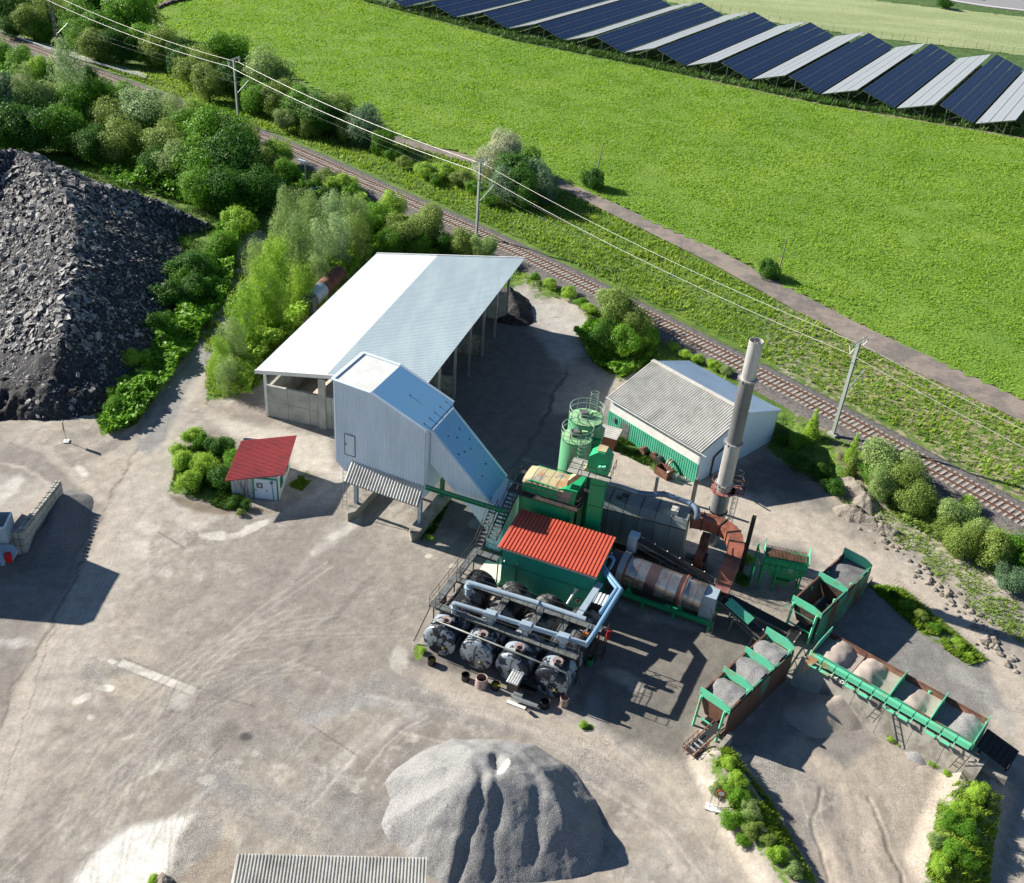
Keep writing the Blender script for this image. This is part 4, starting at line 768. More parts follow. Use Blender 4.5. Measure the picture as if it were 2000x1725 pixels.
wallp(k1-kn*.01, k2, 2.6, 2.95, M['whitepaint'], 'wall', V3(kv[1], -kv[0], 0)); wallp(k0-kn*.01, k3, 2.6, 2.95, M['peel'], 'wall', -V3(kv[1], -kv[0], 0)); wallp(k3, k2, 2.95, 2.95, M['whitepaint'], 'wall', -kn)
M['shackgreen'] = mat('green_trim_paint', (.02, .30, .17), .5, fine=.05)
for t in (kw*.46, kw-.12): q = MB(); q.box(k0+ku*t+kn*.005, ku*.14, kn*.05, ZV*2.25); q.build('trim', M['shackgreen'], shack)
q = MB(); q.box(k0+ku*(kw*.46)+kn*.006+ZV*2.251, ku*(kw*.54+.02), kn*.05, ZV*.16); q.build('trim', M['shackgreen'], shack)
for t, lab in ((kw*.46+.15, 'l'), (kw*.46+.15+(kw*.54-.28)/2, 'r')):
    ww = (kw*.54-.28)/2-.01; q = MB(); q.box(k0+ku*t+kn*.004+ZV*.05, ku*ww, kn*.04, ZV*2.18); d_ = q.build('door', M['whiteclad'], shack)
    if lab == 'l':
        q = MB(); q.box(k0+ku*(t+ww*.22)+kn*.046+ZV*1.25, ku*ww*.55, kn*.02, ZV*.55); wn = q.build('window', M['greysteel'], shack, d_); q = MB(); q.box(k0+ku*(t+ww*.42)+kn*.068+ZV*1.38, ku*ww*.18, kn*.01, ZV*.28); q.build('notice', M['whitepaint'], shack, d_)
    q = MB(); q.cbox(k0+ku*(t+ww*.12)+kn*.07+ZV*1.0, ku*.16, kn*.06, .05); q.build('handle', M['darksteel'], shack, d_)
q = MB(); q.tube([k1-ku*.45+kn*.1+ZV*.1, k1-ku*.55+kn*.1+ZV*2.0], .03, 6); q.tube([k1-ku*.55+kn*.08+ZV*2.02, k1-ku*.55+kn*.2+ZV*2.02], .14, 10); q.build('wall_lamp', M['greysteel'], shack)
for t in (.15, .62):
    kr = V3(kv[1], -kv[0], 0); q = MB(); q.box(k1+kv*(kD*t)+kr*.004+ZV*1.0, kv*.9, kr*.05, ZV*.9); wn = q.build('window', M['glass'], shack); q = MB()
    for a_ in (0, .9): q.box(k1+kv*(kD*t+a_-.05)+kr*.006+ZV*.95, kv*.1, kr*.08, ZV*1.0)
    q.box(k1+kv*(kD*t-.05)+kr*.008+ZV*.88, kv*1.0, kr*.1, ZV*.07); q.build('frame', M['shackgreen'], shack, wn)
# ------------------------------------------------------------------ control cabin
CZ = 4.35; CA = -19.5; cU, cV = U(CA), U(CA+90); c0 = G(972, 1068, CZ); c1 = G(1165, 1130, CZ); cw = (c1-c0) @ cU; c3 = G(1002, 990, CZ+.5); cd = (c3-c0) @ cV
cabin = thing('control_cabin', (c0[0], c0[1], 0), 'teal clad control cabin with a bright red ribbed roof behind the bitumen tanks', 'cabin')
cp = lambda x, y, z: c0*[1, 1, 0]+cU*x+cV*y+ZV*z
b = MB(); b.corr(cp(0, 0, CZ), cp(cw, 0, CZ), cp(0, cd, CZ+.5), cp(cw, cd, CZ+.5), 27, .08, .04, prof=((0, 0), (.28, 0), (.36, 1), (.92, 1))); b.build('roof', M['redroof'], cabin)
b = MB(); b.bar(cp(0, 0, CZ-.08), cp(cw, 0, CZ-.08), .1, .12); b.bar(cp(0, 0, CZ-.08), cp(0, cd, CZ+.42), .1, .12); b.build('fascia', M['steel'], cabin)
wx0, wx1, wy0, wy1 = .35, cw-.15, .35, cd-.3
b = MB(); b.prism([cp(wx0, wy0, 0), cp(wx1, wy0, 0), cp(wx1, wy1, 0), cp(wx0, wy1, 0)], ZV*(CZ-.05)); b.build('wall', M['teal'], cabin)
b = MB()
x = wx0
while x < wx1-.1: b.box(cp(x, wy0-.03, .05), cU*.11, cV*.028, ZV*(CZ-.12)); x += .22
b.build('cladding_ribs', M['teal'], cabin); b = MB(); b.box(cp(wx0-.01, wy0-.05, 2.45), cU*(wx1-wx0+.02), cV*.04, ZV*.06); b.build('joint_strip', M['green_plain'], cabin)
y = wy0+.1; b = MB()
while y < wy1: b.box(cp(wx1, y, .05), cV*.11, cU*.028, ZV*(CZ-.05)); y += .22
b.build('cladding_ribs', M['teal'], cabin)
b = MB(); b.tube([cp(wx1-1.15, wy0-.02, 1.15), cp(wx1-1.15, wy0-.12, 1.15)], .22, 14); fn = b.build('extractor_fan', M['steel'], cabin); b = MB(); b.tube([cp(wx1-1.15, wy0-.10, 1.15), cp(wx1-1.15, wy0-.14, 1.15)], .15, 12); b.build('fan_hub', M['darksteel'], cabin, fn)
b = MB(); b.box(cp(wx1-1.6, wy0-.25, 2.3), cU*.3, cV*.22, ZV*.15); b.tube([cp(wx1-1.45, wy0-.15, 2.3), cp(wx1-1.75, wy0-1.2, 1.5)], .11, 8); b.build('cable_duct', M['whitepaint'], cabin)
b = MB(); b.tube([cp(wx0+.25, wy0-.02, 2.85), cp(wx0+.25, wy0-.14, 2.80)], .08, 8); b.build('lamp', M['whitepaint'], cabin)
# terrace slab west of the cabin
t0 = G(905, 1145, 0); b = MB(); b.box(cp(-1.9, .2, 0), cU*2.1, cV*3.4, ZV*.25); tag(b.build('concrete_slab', M['sandwhite'], None), 'pale concrete slab beside the west wall of the teal cabin', 'slab')
# ------------------------------------------------------------------ mixing tower (green screen house on a platform)
mU, mV = U(-19.5), U(70.5)
MO = cp(0, cd+.7, 0)
mx = lambda x, y, z: MO+mU*x+mV*y+ZV*z
mix = thing('mixing_tower', (MO[0]+1, MO[1]+1, 0), 'green asphalt mixing tower with a rusty domed screen house and railed platforms', 'tower')
pV0 = -.3; pA = PV(991, 959, mx(0, pV0, 0), -19.5)-MO; PZ = pA[2]; pW0 = pA @ mU; print('PZ', PZ, 'W0', pW0)
pE = (PV(1128, 996, mx(0, pV0, 0), -19.5)-MO) @ mU; pD = 3.6
q = MB(); q.box(mx(pW0, pV0, PZ-.1), mU*(pE-pW0), mV*pD, ZV*.1); q.build('platform', M['darksteel'], mix)
q = MB(); railing(q, [mx(pW0, pV0, PZ), mx(pE, pV0, PZ), mx(pE, pV0+pD, PZ), mx(pW0, pV0+pD, PZ), mx(pW0, pV0, PZ)], 1.05, 1.2, .035); tag(q.build('railing', M['darksteel'], mix), kind='stuff')
# hopper body below the platform
q = MB(); hx0, hx1 = pW0+.9, pE-.4
q.prism([mx(hx0, .1, PZ-.12), mx(hx1, .1, PZ-.12), mx(hx1-.2, .1, 4.6), mx(hx1-.9, .1, 3.2), mx(hx0+.9, .1, 3.2), mx(hx0+.1, .1, 4.6)], mV*2.6); q.build('hot_bin', M['green'], mix)
for x in (hx0+.2, hx1-.4):
    for y in (.2, 2.5): q = MB(); q.cbox(mx(x, y, 0), mU*.22, mV*.22, PZ-.15); q.build('leg', M['green_plain'], mix)
q = MB(); q.cbox(mx((hx0+hx1)/2, 1.4, 1.2), mU*2.2, mV*1.8, 2.1); q.build('pugmill', M['green_plain'], mix)
# screen house with curved top
sx0, sx1 = pW0+1.15, pE-.55; sy0, sy1 = .35, 2.75; sz = PZ
profp = [(sx0, 0), (sx1, 0), (sx1+.15, 1.5), (sx1-.9, 1.45), (sx1-1.5, 1.25), (sx0+.55, 1.32), (sx0+.2, 1.1), (sx0-.15, .5)]
q = MB(); q.prism([mx(x, sy0, sz+z) for x, z in profp], mV*(sy1-sy0)); q.build('screen_house', M['green'], mix)
M['hood'] = mat('sun_bleached_rusty_hood', (.50, .44, .26), .6, col2=(.42, .20, .09), amt=.8, scale=.9, lo=.5, hi=.6, fine=.1, col3=(.28, .27, .26), lo3=.56, hi3=.6, scale3=.5)
nseg = 5; xs_ = np.linspace(sx0-.12, sx1-1.0, nseg+1)
for i in range(nseg):
    q = MB(); arc = [(sy0-.08, 1.12), (sy0+.15, 1.34), (sy0+.8, 1.45), (sy1-.8, 1.45), (sy1-.15, 1.34), (sy1+.08, 1.12)]
    lo_ = 0 if i else -.25
    V_ = [mx(xs_[i]+.02, y, sz+z+(lo_ if True else 0)*.6) for y, z in arc]+[mx(xs_[i+1]-.02, y, sz+z) for y, z in arc]; n6 = 6
    V_ += [v-ZV*.05 for v in V_]; F__ = [(k, k+1, n6+k+1, n6+k) for k in range(5)]+[(12+n6+k, 12+n6+k+1, 12+k+1, 12+k) for k in range(5)]+[(0, 6, 18, 12), (5, 17, 23, 11)]
    q.add(V_, F__); q.build('hood_panel', M['hood'], mix)
for i in range(8):
    q = MB(); x = sx0+.2+i*.48
    if x < sx1-1.2: q.cbox(mx(x, sy0-.03, sz+1.0), mU*.03, mV*.05, .28); q.build('hinge', M['greysteel'], mix)
q = MB(); q.prism([mx(sx1-1.6, sy0-.03, sz+.15), mx(sx1-.5, sy0-.03, sz+.1), mx(sx1-.3, sy0-.03, sz+1.2), mx(sx1-1.5, sy0-.03, sz+1.0)], mV*.03); q.build('access_panel', M['oldconcrete'], mix)
q = MB(); q.cbox(mx(sx1+.16, 1.5, sz+.2), mU*.04, mV*2.0, .9); q.build('end_grille', M['darksteel'], mix)
# stairs from grating level to cabin terrace
st = thing('steel_stairs', mx(-1.2, -.5, 0), 'dark steel stairs between the blue gallery and the teal cabin', 'stairs')
q = MB(); pS0, pS1 = mx(-.9, pV0-.1, PZ), mx(-1.3, -3.6, 3.2)
for k in range(13):
    p = lerp(pS0, pS1, k/12); t_ = MB(); t_.cbox(p, mU*.8, mV*.24, .04); t_.build('tread', M['greysteel'], st)
for s_ in (-.4, .4): t_ = MB(); t_.bar(pS0+mU*s_, pS1+mU*s_, .06, .2); t_.build('stringer', M['darksteel'], st)
t_ = MB()
for s_ in (-.4, .4):
    t_.bar(pS0+mU*s_+ZV*1, pS1+mU*s_+ZV*1, .045)
    for k in range(0, 13, 3): p = lerp(pS0, pS1, k/12)+mU*s_; t_.bar(p, p+ZV, .04)
tag(t_.build('handrail', M['darksteel'], st), kind='stuff')
# bucket elevator
eO = mx(0, .2, 0); eL, eR = PV(1150, 960, eO, -16), PV(1178, 962, eO, -16); eU, eV = U(-16), U(74)
ew = max(1.25, (eR-eL) @ eU); e0 = eL*[1, 1, 0]; ex = lambda x, y, z: e0+eU*x+eV*y+ZV*z; zt_ = PV(1163, 905, e0, -16)[2]
elev = thing('bucket_elevator', e0, 'tall green bucket elevator column with a tapered head between mixing tower and silos', 'elevator')
nsec = 5
for i in range(nsec):
    z0_ = i*zt_/nsec; q = MB(); q.box(ex(.02, .02, z0_+.03), eU*(ew-.04), eV*.96, ZV*(zt_/nsec-.05)); q.build('casing_section', M['green'], elev)
    q = MB(); q.box(ex(-.03, -.03, z0_-.03), eU*(ew+.06), eV*1.06, ZV*.06); q.build('flange', M['green_plain'], elev)
hz = zt_; q = MB(); q.prism([ex(-.45, -.12, hz-.5), ex(-.1, -.12, hz-.9), ex(ew+.15, -.12, hz-.9), ex(ew+.2, -.12, hz+.55), ex(ew*.72, -.12, hz+1.15), ex(ew*.3, -.12, hz+1.2), ex(-.35, -.12, hz+.6)], eV*1.25); q.build('head', M['green'], elev)
q = MB(); q.cbox(ex(ew*.45, .5, hz+1.2), eU*.75, eV*.95, .06); tag(q.build('head_cover', M['hood'], elev), 'sun bleached pale hatch')
q = MB(); q.prism([ex(-.2, .1, hz-.3), ex(-.2, .1, hz-1.0), ex(-1.9, .1, sz+1.6), ex(-1.9, .1, sz+2.2)], eV*.8); q.build('chute', M['hood'], elev)
q = MB(); q.tube([ex(ew*.6, -.14, hz-.1), ex(ew*.6, -.55, hz-.1)], .2, 10); q.tube([ex(ew*.6, -.3, hz-.1), ex(ew*.95, -.3, hz+.1)], .13, 8); q.build('drive_motor', M['mint'], elev)
q = MB(); q.box(ex(-1.9, -.75, hz-1.0), eU*(ew+2.4), eV*.7, ZV*.06); q.box(ex(-1.9, -.1, hz-1.0), eU*1.3, eV*1.6, ZV*.06); q.build('head_platform', M['darkfibre'], elev)
q = MB(); railing(q, [ex(-1.9, 1.4, hz-.95), ex(-1.9, -.75, hz-.95), ex(ew+.5, -.75, hz-.95), ex(ew+.5, 1.2, hz-.95)], 1.0, 1.1, .03); tag(q.build('railing', M['darksteel'], elev), kind='stuff')
# ------------------------------------------------------------------ silos
def silo(cx_, cy_, z, r, base_z, label, pale):
    p = G(cx_, cy_, z); t = thing('filler_silo', (p[0], p[1], 0), label, 'silo'); b0 = p*[1, 1, 0]
    q = MB(); q.tube([b0+ZV*base_z, b0+ZV*z], r, 28, True); q.build('shell', M['siloshell'], t)
    for zz in (z-.05, z*.62, z*.3): q = MB(); q.tube([b0+ZV*(zz-.05), b0+ZV*(zz+.02)], r+.04, 28, False); q.build('ring', M['green_plain'], t)
    q = MB(); q.tube([b0+ZV*(z+.0), b0+ZV*(z+.10)], r*.99, 28, r2=r*.5); q.build('top_plate', M['silotop'], t)
    q = MB()
    for a in np.linspace(0, 2*math.pi, 13)[:-1]: d = V3(math.cos(a), math.sin(a), 0)*(r+.02); q.bar(b0+d+ZV*z, b0+d+ZV*(z+1.05), .045)
    for hh in (.55, 1.05):
        ring = [b0+V3(math.cos(a)*(r+.02), math.sin(a)*(r+.02), z+hh) for a in np.linspace(0, 2*math.pi, 25)]; q.tube(ring, .03, 5, False)
    tag(q.build('railing', M['silorail'], t), kind='stuff')
    q = MB(); q.cbox(b0+V3(-.2, .1, z+.1), (.7, .2, 0), (-.2, .6, 0), .45); q.build('dust_filter', M['greysteel'], t)
    q = MB(); q.tube([b0+V3(.5, .2, z+.08), b0+V3(.5, .2, z+.5), b0+V3(.9, 0, z+.6)], .1, 8); q.build('vent_pipe', M['silotop'], t)
    return t, b0
M['siloshell'] = mat('bleached_green_silo_paint', (.14, .42, .23), .5, col2=(.22, .24, .15), amt=.8, scale=.9, lo=.52, hi=.72, fine=.05, stretch=(1, 1, .18))
M['silotop'] = mat('pale_green_plate', (.24, .48, .24), .55, col2=(.35, .45, .25), scale=2, fine=.1); M['silorail'] = mat('pale_green_rail', (.30, .42, .34), .5)
s2_, sb2 = silo(1145, 815, 10.6, 1.5, 0, 'taller rear green silo with a ring railing and ladder hoop, next to the white hall', 1)
s1_, sb1 = silo(1127, 853, 9.6, 1.35, 0, 'front bleached green silo, lower of the two behind the mixing tower', 0)
q = MB()
for a in (0, 1): pass
lz = V3(.55, 1.3, 0); ladder(q, sb2+lz+ZV*6, sb2+lz+ZV*12.1, .5, V3(1, -.4, 0)/1.08, .035)
for k in range(8): c_ = sb2+lz*1.0+V3(.1, .33, 0)+ZV*(10.2+k*.28); q.tube([c_+V3(math.cos(a)*.36, math.sin(a)*.36, 0) for a in np.linspace(0, 2*math.pi, 11)], .018, 4, False)
q.build('caged_ladder', M['silorail'], s2_)
for s__, dx in ((-.22, 0), (.22, 0)): pass
q = MB(); lp = sb1+V3(.45, -1.5, 0); ladder(q, lp+ZV*4.5, lp+ZV*10.6, .45, V3(1, 0, 0), .035)
for k in range(13): c_ = lp+V3(0, -.3, 0)+ZV*(5.4+k*.42); q.tube([c_+V3(math.cos(a)*.36, math.sin(a)*.36, 0) for a in np.linspace(-math.pi, 0, 8)], .02, 4, False)
for a in (-2.6, -1.57, -.5): q.bar(lp+V3(math.cos(a)*.36, -.3+math.sin(a)*.36, 5.4), lp+V3(math.cos(a)*.36, -.3+math.sin(a)*.36, 10.5), .03)
q.build('caged_ladder', M['silorail'], s1_)
eb = sb2+V3(1.05, -1.35, 0); se = thing('filler_elevator', eb, 'slim green filler elevator shaft standing against the two silos', 'elevator')
for i in range(4): q = MB(); q.cbox(eb+ZV*(i*2.35), eU*.8, eV*.55, 2.3); q.build('casing_section', M['green'], se)
q = MB(); q.prism([eb+eU*-.5+ZV*9.4, eb+eU*.5+ZV*9.4, eb+eU*.5+ZV*10.2, eb+eU*0+ZV*10.5, eb+eU*-.5+ZV*10.1], eV*.6); q.build('head', M['silotop'], se)
q = MB(); q.box(eb+eU*-1.3-eV*.6+ZV*9.2, eU*1.2, eV*1.0, ZV*.05); q.build('service_platform', M['darkfibre'], se)
# small brick hut by the silos
bh = G(1193, 880, 0); hut = thing('brick_hut', bh, 'tiny brick hut with a ribbed grey lid roof at the foot of the rear silo', 'hut'); M['brick'] = mat('red_brick', (.24, .09, .05), .9, col2=(.14, .06, .04), amt=.7, scale=6, fine=.2)
q = MB(); q.box(bh+mU*-1.6, mU*1.9, mV*1.5, ZV*1.5); q.build('wall', M['brick'], hut); q = MB(); q.corr(bh+mU*-1.8-mV*.2+ZV*1.55, bh+mU*-1.8+mV*1.7+ZV*1.75, bh+mU*.5-mV*.2+ZV*1.55, bh+mU*.5+mV*1.7+ZV*1.75, 6, .06, .03); q.build('roof', M['fibre'], hut)
# ------------------------------------------------------------------ baghouse
BZ = 5.1; bO = G(1342, 1022, BZ); bgU, bgV = U(-17), U(73); bx_ = lambda x, y, z: bO*[1, 1, 0]+bgU*x+bgV*y+ZV*z
bag = thing('baghouse_filter', bO*[1, 1, 0], 'long grey dust filter housing with seamed lid plates behind the drum', 'filter'); BL_ = 8.3; BW = 2.7
for i in range(6):
    q = MB(); q.box(bx_(-BL_+i*BL_/6+.02, .02, 1.0), bgU*(BL_/6-.04), bgV*(BW-.04), ZV*(BZ-1.75)); q.build('wall_panel', M['baghouse'], bag)
    q = MB(); x0_ = -BL_+i*BL_/6+.02; x1_ = x0_+BL_/6-.04; q.prism([bx_(x0_, 0, BZ-.72), bx_(x0_, .45, BZ), bx_(x0_, BW-.3, BZ), bx_(x0_, BW, BZ-.5), bx_(x0_, BW, BZ-.72)], bgU*(x1_-x0_)); q.build('lid_panel', M['baghouse'], bag)
    q = MB(); q.bar(bx_(x1_+.02, .4, BZ+.03), bx_(x1_+.02, BW-.3, BZ+.03), .07, .08); q.build('seam', M['darksteel'], bag)
q = MB(); q.box(bx_(-BL_-.03, -.05, BZ-.80), bgU*(BL_+.06), bgV*.08, ZV*.08); q.build('rim_bar', M['darksteel'], bag)
q = MB(); q.prism([bx_(-BL_+.3, .3, 1.0), bx_(-.3, .3, 1.0), bx_(-.3, 1.2, .15), bx_(-BL_+.3, 1.2, .15)], bgV*1.0); q.build('dust_hopper', M['greysteel'], bag)
for x in (-BL_+.2, -BL_/2, -.2):
    for y in (.15, BW-.15): q = MB(); q.cbox(bx_(x, y, 0), bgU*.2, bgV*.2, 1.05); q.build('leg', M['darksteel'], bag)
for x, y in ((-6.2, 1.0), (-5.8, 1.6)): q = MB(); q.cbox(bx_(x, y, BZ), bgU*.5, bgV*.35, .12); q.build('hatch', M['darksteel'], bag)
q = MB(); q.cbox(bx_(-1.3, 1.0, BZ), bgU*.6, bgV*.8, .45); q.build('inspection_box', M['fibre'], bag)
for i in range(9): q = MB(); q.box(bx_(-8+i*.9, -.03, 1.2), bgU*.04, bgV*.04, ZV*2.9); q.build('stiffener', M['baghouse'], bag)
# lagged duct over the baghouse
def pz(x, y, z): return G(x, y, z)
dc = thing('blue_clean_air_duct', pz(1250, 985, 5.9), 'round pale to blue duct curving over the grey filter housing', 'duct')
pts = [pz(1183, 944, 6.0), pz(1215, 952, 6.0), pz(1247, 963, 5.95)]; q = MB(); q.tube(pts, .24, 12); tag(q.build('duct_pipe', M['steel'], dc), 'bare metal section')
pts = [pz(1247, 963, 5.95), pz(1275, 966, 6), pz(1295, 965, 6.1), pz(1325, 975, 6.1), pz(1350, 984, 6.1), pz(1361, 995, 6.0), pz(1363, 1005, 5.7), pz(1360, 1013, 5.2)]; q = MB(); q.tube(catmull(pts, .3), .25, 12); tag(q.build('duct_pipe', M['ductblue'], dc), 'blue lagged bend')
for p_ in (pts[0], pts[2], pts[4], pts[7]): pass
for p_, d_ in ((pts[0], pts[1]-pts[0]), (pts[2], pts[3]-pts[2]), (pts[4], pts[5]-pts[4])): d_ = d_/np.linalg.norm(d_); q = MB(); q.tube([p_-d_*.04, p_+d_*.04], .31, 12); q.build('flange', M['ductblue'], dc)
# ------------------------------------------------------------------ rusty exhaust duct
def ribbon_duct(name, pts, w_, h_, m, root, ribs=None):
    """rectangular duct swept along pts with a horizontal cross axis"""
    P = [np.asarray(p, float) for p in pts]; V_ = []; n_ = len(P)
    for i, p in enumerate(P):
        t = P[min(i+1, n_-1)]-P[max(i-1, 0)]; t /= np.linalg.norm(t); s_ = np.cross(t, ZV); 
        if np.linalg.norm(s_) < .3: s_ = last
        s_ = s_/np.linalg.norm(s_); last = s_; u_ = np.cross(s_, t); V_.append([p-s_*w_/2-u_*h_/2, p+s_*w_/2-u_*h_/2, p+s_*w_/2+u_*h_/2, p-s_*w_/2+u_*h_/2])
    q = MB(); q.add(sum(V_, []), [(i*4+j, i*4+(j+1) % 4, (i+1)*4+(j+1) % 4, (i+1)*4+j) for i in range(n_-1) for j in range(4)]+[(0, 1, 2, 3), (n_*4-1, n_*4-2, n_*4-3, n_*4-4)]); o = q.build(name, m, root)
    if ribs:
        for i in range(0, n_, ribs):
            c_ = P[i]; q = MB(); v = [c_+(k-c_)*1.07 for k in V_[i]]
            for j in range(4): q.bar(v[j], v[(j+1) % 4], .07)
            q.build('stiffening_rib', M['darksteel'], root)
    return o
rd = thing('rusty_exhaust_duct', pz(1420, 1080, 4), 'large rust brown rectangular duct bending from the drum end up to the grey filter housing', 'duct')
e1 = [pz(1350, 1014, 4.7), pz(1372, 1018, 4.7), pz(1392, 1023, 4.7), pz(1411, 1030, 4.7), pz(1426, 1041, 4.7), pz(1435, 1055, 4.7), pz(1436, 1068, 4.6)]
ribbon_duct('elbow', catmull(e1, .45), 1.2, 1.05, M['rustduct'], rd, ribs=2)
e2 = [pz(1437, 1068, 4.6), pz(1436, 1078, 4.6), pz(1430, 1096, 4.5), pz(1424, 1112, 4.2), pz(1419, 1126, 3.7), pz(1414, 1142, 3.2)]
ribbon_duct('down_duct', catmull(e2, .5), 1.25, 1.1, M['rustduct'], rd, ribs=3)
e3 = [pz(1414, 1142, 3.2), pz(1409, 1157, 2.75)]; ribbon_duct('transition_piece', e3, 1.2, 1.0, M['pinkduct'], rd)
q = MB(); q.bar(pz(1424, 1064, 5.35), pz(1418, 1088, 5.3), .05); q.build('pipe_stub', M['darksteel'], rd)
# drum
AXD = -22; dU, dV = U(AXD), U(AXD+90); d0 = pz(1212, 1107, 2.6); d1 = PV(1372, 1166, d0, AXD); d1[2] = 2.25; dax = (d1-d0); dl_ = np.linalg.norm(dax); dax /= dl_
drum = thing('dryer_drum', d0*[1, 1, 0]+dU*3.5, 'long stainless steel dryer drum with scorched bands on a green frame', 'dryer drum'); R_ = 1.25
def cyl(t0_, t1_, r, m, name, root=None, n=36): q = MB(); q.tube([d0+dax*t0_, d0+dax*t1_], r, n); return q.build(name, m, root or drum)
cyl(-.9, 0, R_*.98, M['drumdark'], 'burner_end'); cyl(.0, .55, R_*1.12, M['steel'], 'end_hood'); cyl(.56, .72, R_*1.05, M['rustduct'], 'seal_band')
cyl(.72, 2.45, R_, M['drum'], 'shell_section'); cyl(2.45, 3.35, R_*1.01, M['drumdark'], 'scorched_band'); cyl(3.35, 5.1, R_, M['drum'], 'shell_section'); cyl(5.1, 5.45, R_*1.04, M['drumdark'], 'drive_ring'); cyl(5.45, 5.6, R_*1.13, M['rustduct'], 'running_tyre'); cyl(5.6, 5.75, R_*1.09, M['steel'], 'running_tyre'); cyl(5.75, dl_+.1, R_, M['drum'], 'shell_section')
for t_ in (1.55, 4.2, 6.6): cyl(t_, t_+.05, R_*1.012, M['rust'], 'weld_seam')
q = MB(); bO_ = G(1396, 1200, .9)
eo = d0+dax*(dl_+.05); q.prism([eo-dV*.75-ZV*2.0, eo+dV*.75-ZV*2.0, eo+dV*.75+ZV*.95, eo-dV*.75+ZV*.95], dU*1.15); q.build('discharge_box', M['paleblue'], drum)
q = MB(); bz = .95
for s_ in (-1.0, 1.0):
    q = MB(); q.box(d0*[1, 1, 0]+dV*s_-dV*.13+ZV*bz, dU*(dl_+1.4), dV*.26, ZV*.04); q.box(d0*[1, 1, 0]+dV*s_-dV*.03+ZV*(bz-.3), dU*(dl_+1.4), dV*.06, ZV*.3); q.box(d0*[1, 1, 0]+dV*s_-dV*.13+ZV*(bz-.34), dU*(dl_+1.4), dV*.26, ZV*.04); q.build('frame_beam', M['green'], drum)
    for t_ in (.3, 2.6, 5.3, dl_+1.2): q = MB(); q.cbox(d0*[1, 1, 0]+dU*t_+dV*s_, dU*.18, dV*.18, bz-.34); q.build('leg', M['green'], drum)
for t_ in (1.2, 5.6):
    for s_ in (-.75, .75): q = MB(); c_ = d0*[1, 1, 0]+dU*t_+dV*s_; q.tube([c_+ZV*1.2-dU*.12, c_+ZV*1.2+dU*.12], .22, 14); q.cbox(c_+ZV*bz, dU*.6, dV*.35, .12); q.build('support_roller', M['green'], drum)
q = MB(); c_ = d0*[1, 1, 0]+dU*5.0-dV*1.2; q.tube([c_+ZV*1.25-dU*.5, c_+ZV*1.25], .2, 12); q.cbox(c_+dU*.3+ZV*1.0, dU*.5, dV*.4, .45); q.build('drive_motor', M['green_plain'], drum)
q = MB(); ladder(q, eo+dU*1.3-dV*1.6-ZV*2.3, eo+dU*1.2-dV*.8-ZV*.1, .4, dU); q.build('ladder', M['greysteel'], drum)
# fan
fan = thing('exhaust_fan', pz(1370, 1090, 1), 'dark red centrifugal fan between the filter housing and the rusty duct', 'fan'); fc = pz(1368, 1086, 1.5)
q = MB(); q.tube([fc-dU*.35, fc+dU*.35], 1.0, 24); q.build('scroll', M['rustduct'], fan); q = MB(); q.tube([fc+dU*.36, fc+dU*.6], .45, 16); q.build('inlet', M['darksteel'], fan); q = MB(); q.box(fc-dU*.35+dV*.1, dU*.7, dV*.9, ZV*1.9); q.build('outlet', M['rust'], fan); q = MB(); q.cbox(fc-ZV*1.5-dU*.2, dU*1.8, dV*1.2, .5); q.build('base_frame', M['darksteel'], fan); q = MB(); q.tube([fc-dU*1.2-ZV*.4, fc-dU*.5-ZV*.4], .3, 12); q.build('drive_motor', M['greysteel'], fan)
# steel column beside duct and two free posts
def hpost(p0, h, m, label, s=.3):
    t = thing('steel_post', p0, label, 'post'); q = MB(); q.box(p0-dU*s/2-dV*s/2, dU*s, dV*.06, ZV*h); q.box(p0-dU*s/2+dV*(s/2-.06), dU*s, dV*.06, ZV*h); q.build('flange', m, t); q = MB(); q.box(p0-dU*.03-dV*(s/2-.06), dU*.06, dV*(s-.12), ZV*h); q.build('web', m, t)
hpost(G(1446, 1118, 0), 6.2, M['darksteel'], 'dark green steel column rising beside the rusty duct bend', .34); hpost(G(1276, 980, 0), 2.9, M['concrete'], 'short pale concrete post behind the filter housing, left of the taller one', .26); hpost(G(1351, 985, 0), 3.0, M['oldconcrete'], 'grey concrete post between filter housing and chimney', .34)
# ------------------------------------------------------------------ chimney
cb = G(1389, 1058, 0); CH = 20.6; ct = G(1474, 671, CH); ct = cb+ZV*CH
chim = thing('chimney', cb, 'tall slim white and sooty grey steel chimney with a small railed platform', 'chimney'); lv = lambda f: cb+ZV*CH*f
zpl = PV(1418, 958, cb, 0)[2]
q = MB(); q.tube([lv(0), ZV*zpl+cb], .74, 28, True); tag(q.build('stack_section', M['steel'], chim), 'grey bottom section')
z3_ = PV(1441, 865, cb, 0)[2]; z4_ = PV(1460, 740, cb, 0)[2]
q = MB(); q.tube([cb+ZV*zpl, cb+ZV*z3_], .66, 28); tag(q.build('stack_section', M['chimney'], chim), 'white lower section')
q = MB(); q.tube([cb+ZV*z3_, cb+ZV*z4_], .63, 28); tag(q.build('stack_section', M['chimneydark'], chim), 'sooty middle section')
q = MB(); q.tube([cb+ZV*z4_, cb+ZV*CH], .59, 28, False); q.tube([cb+ZV*(CH-3), cb+ZV*CH], .55, 28, False); ring = []
q.tube([cb+V3(math.cos(a)*.57, math.sin(a)*.57, CH) for a in np.linspace(0, 2*math.pi, 29)], .03, 5, False); tag(q.build('stack_section', M['chimney'], chim), 'white open top section')
q = MB(); q.tube([cb+ZV*(CH-2.9), cb+ZV*(CH-2.8)], .54, 20); q.build('flue_shade_disc', M['tar'], chim)  # black disc painting the shade inside the open flue
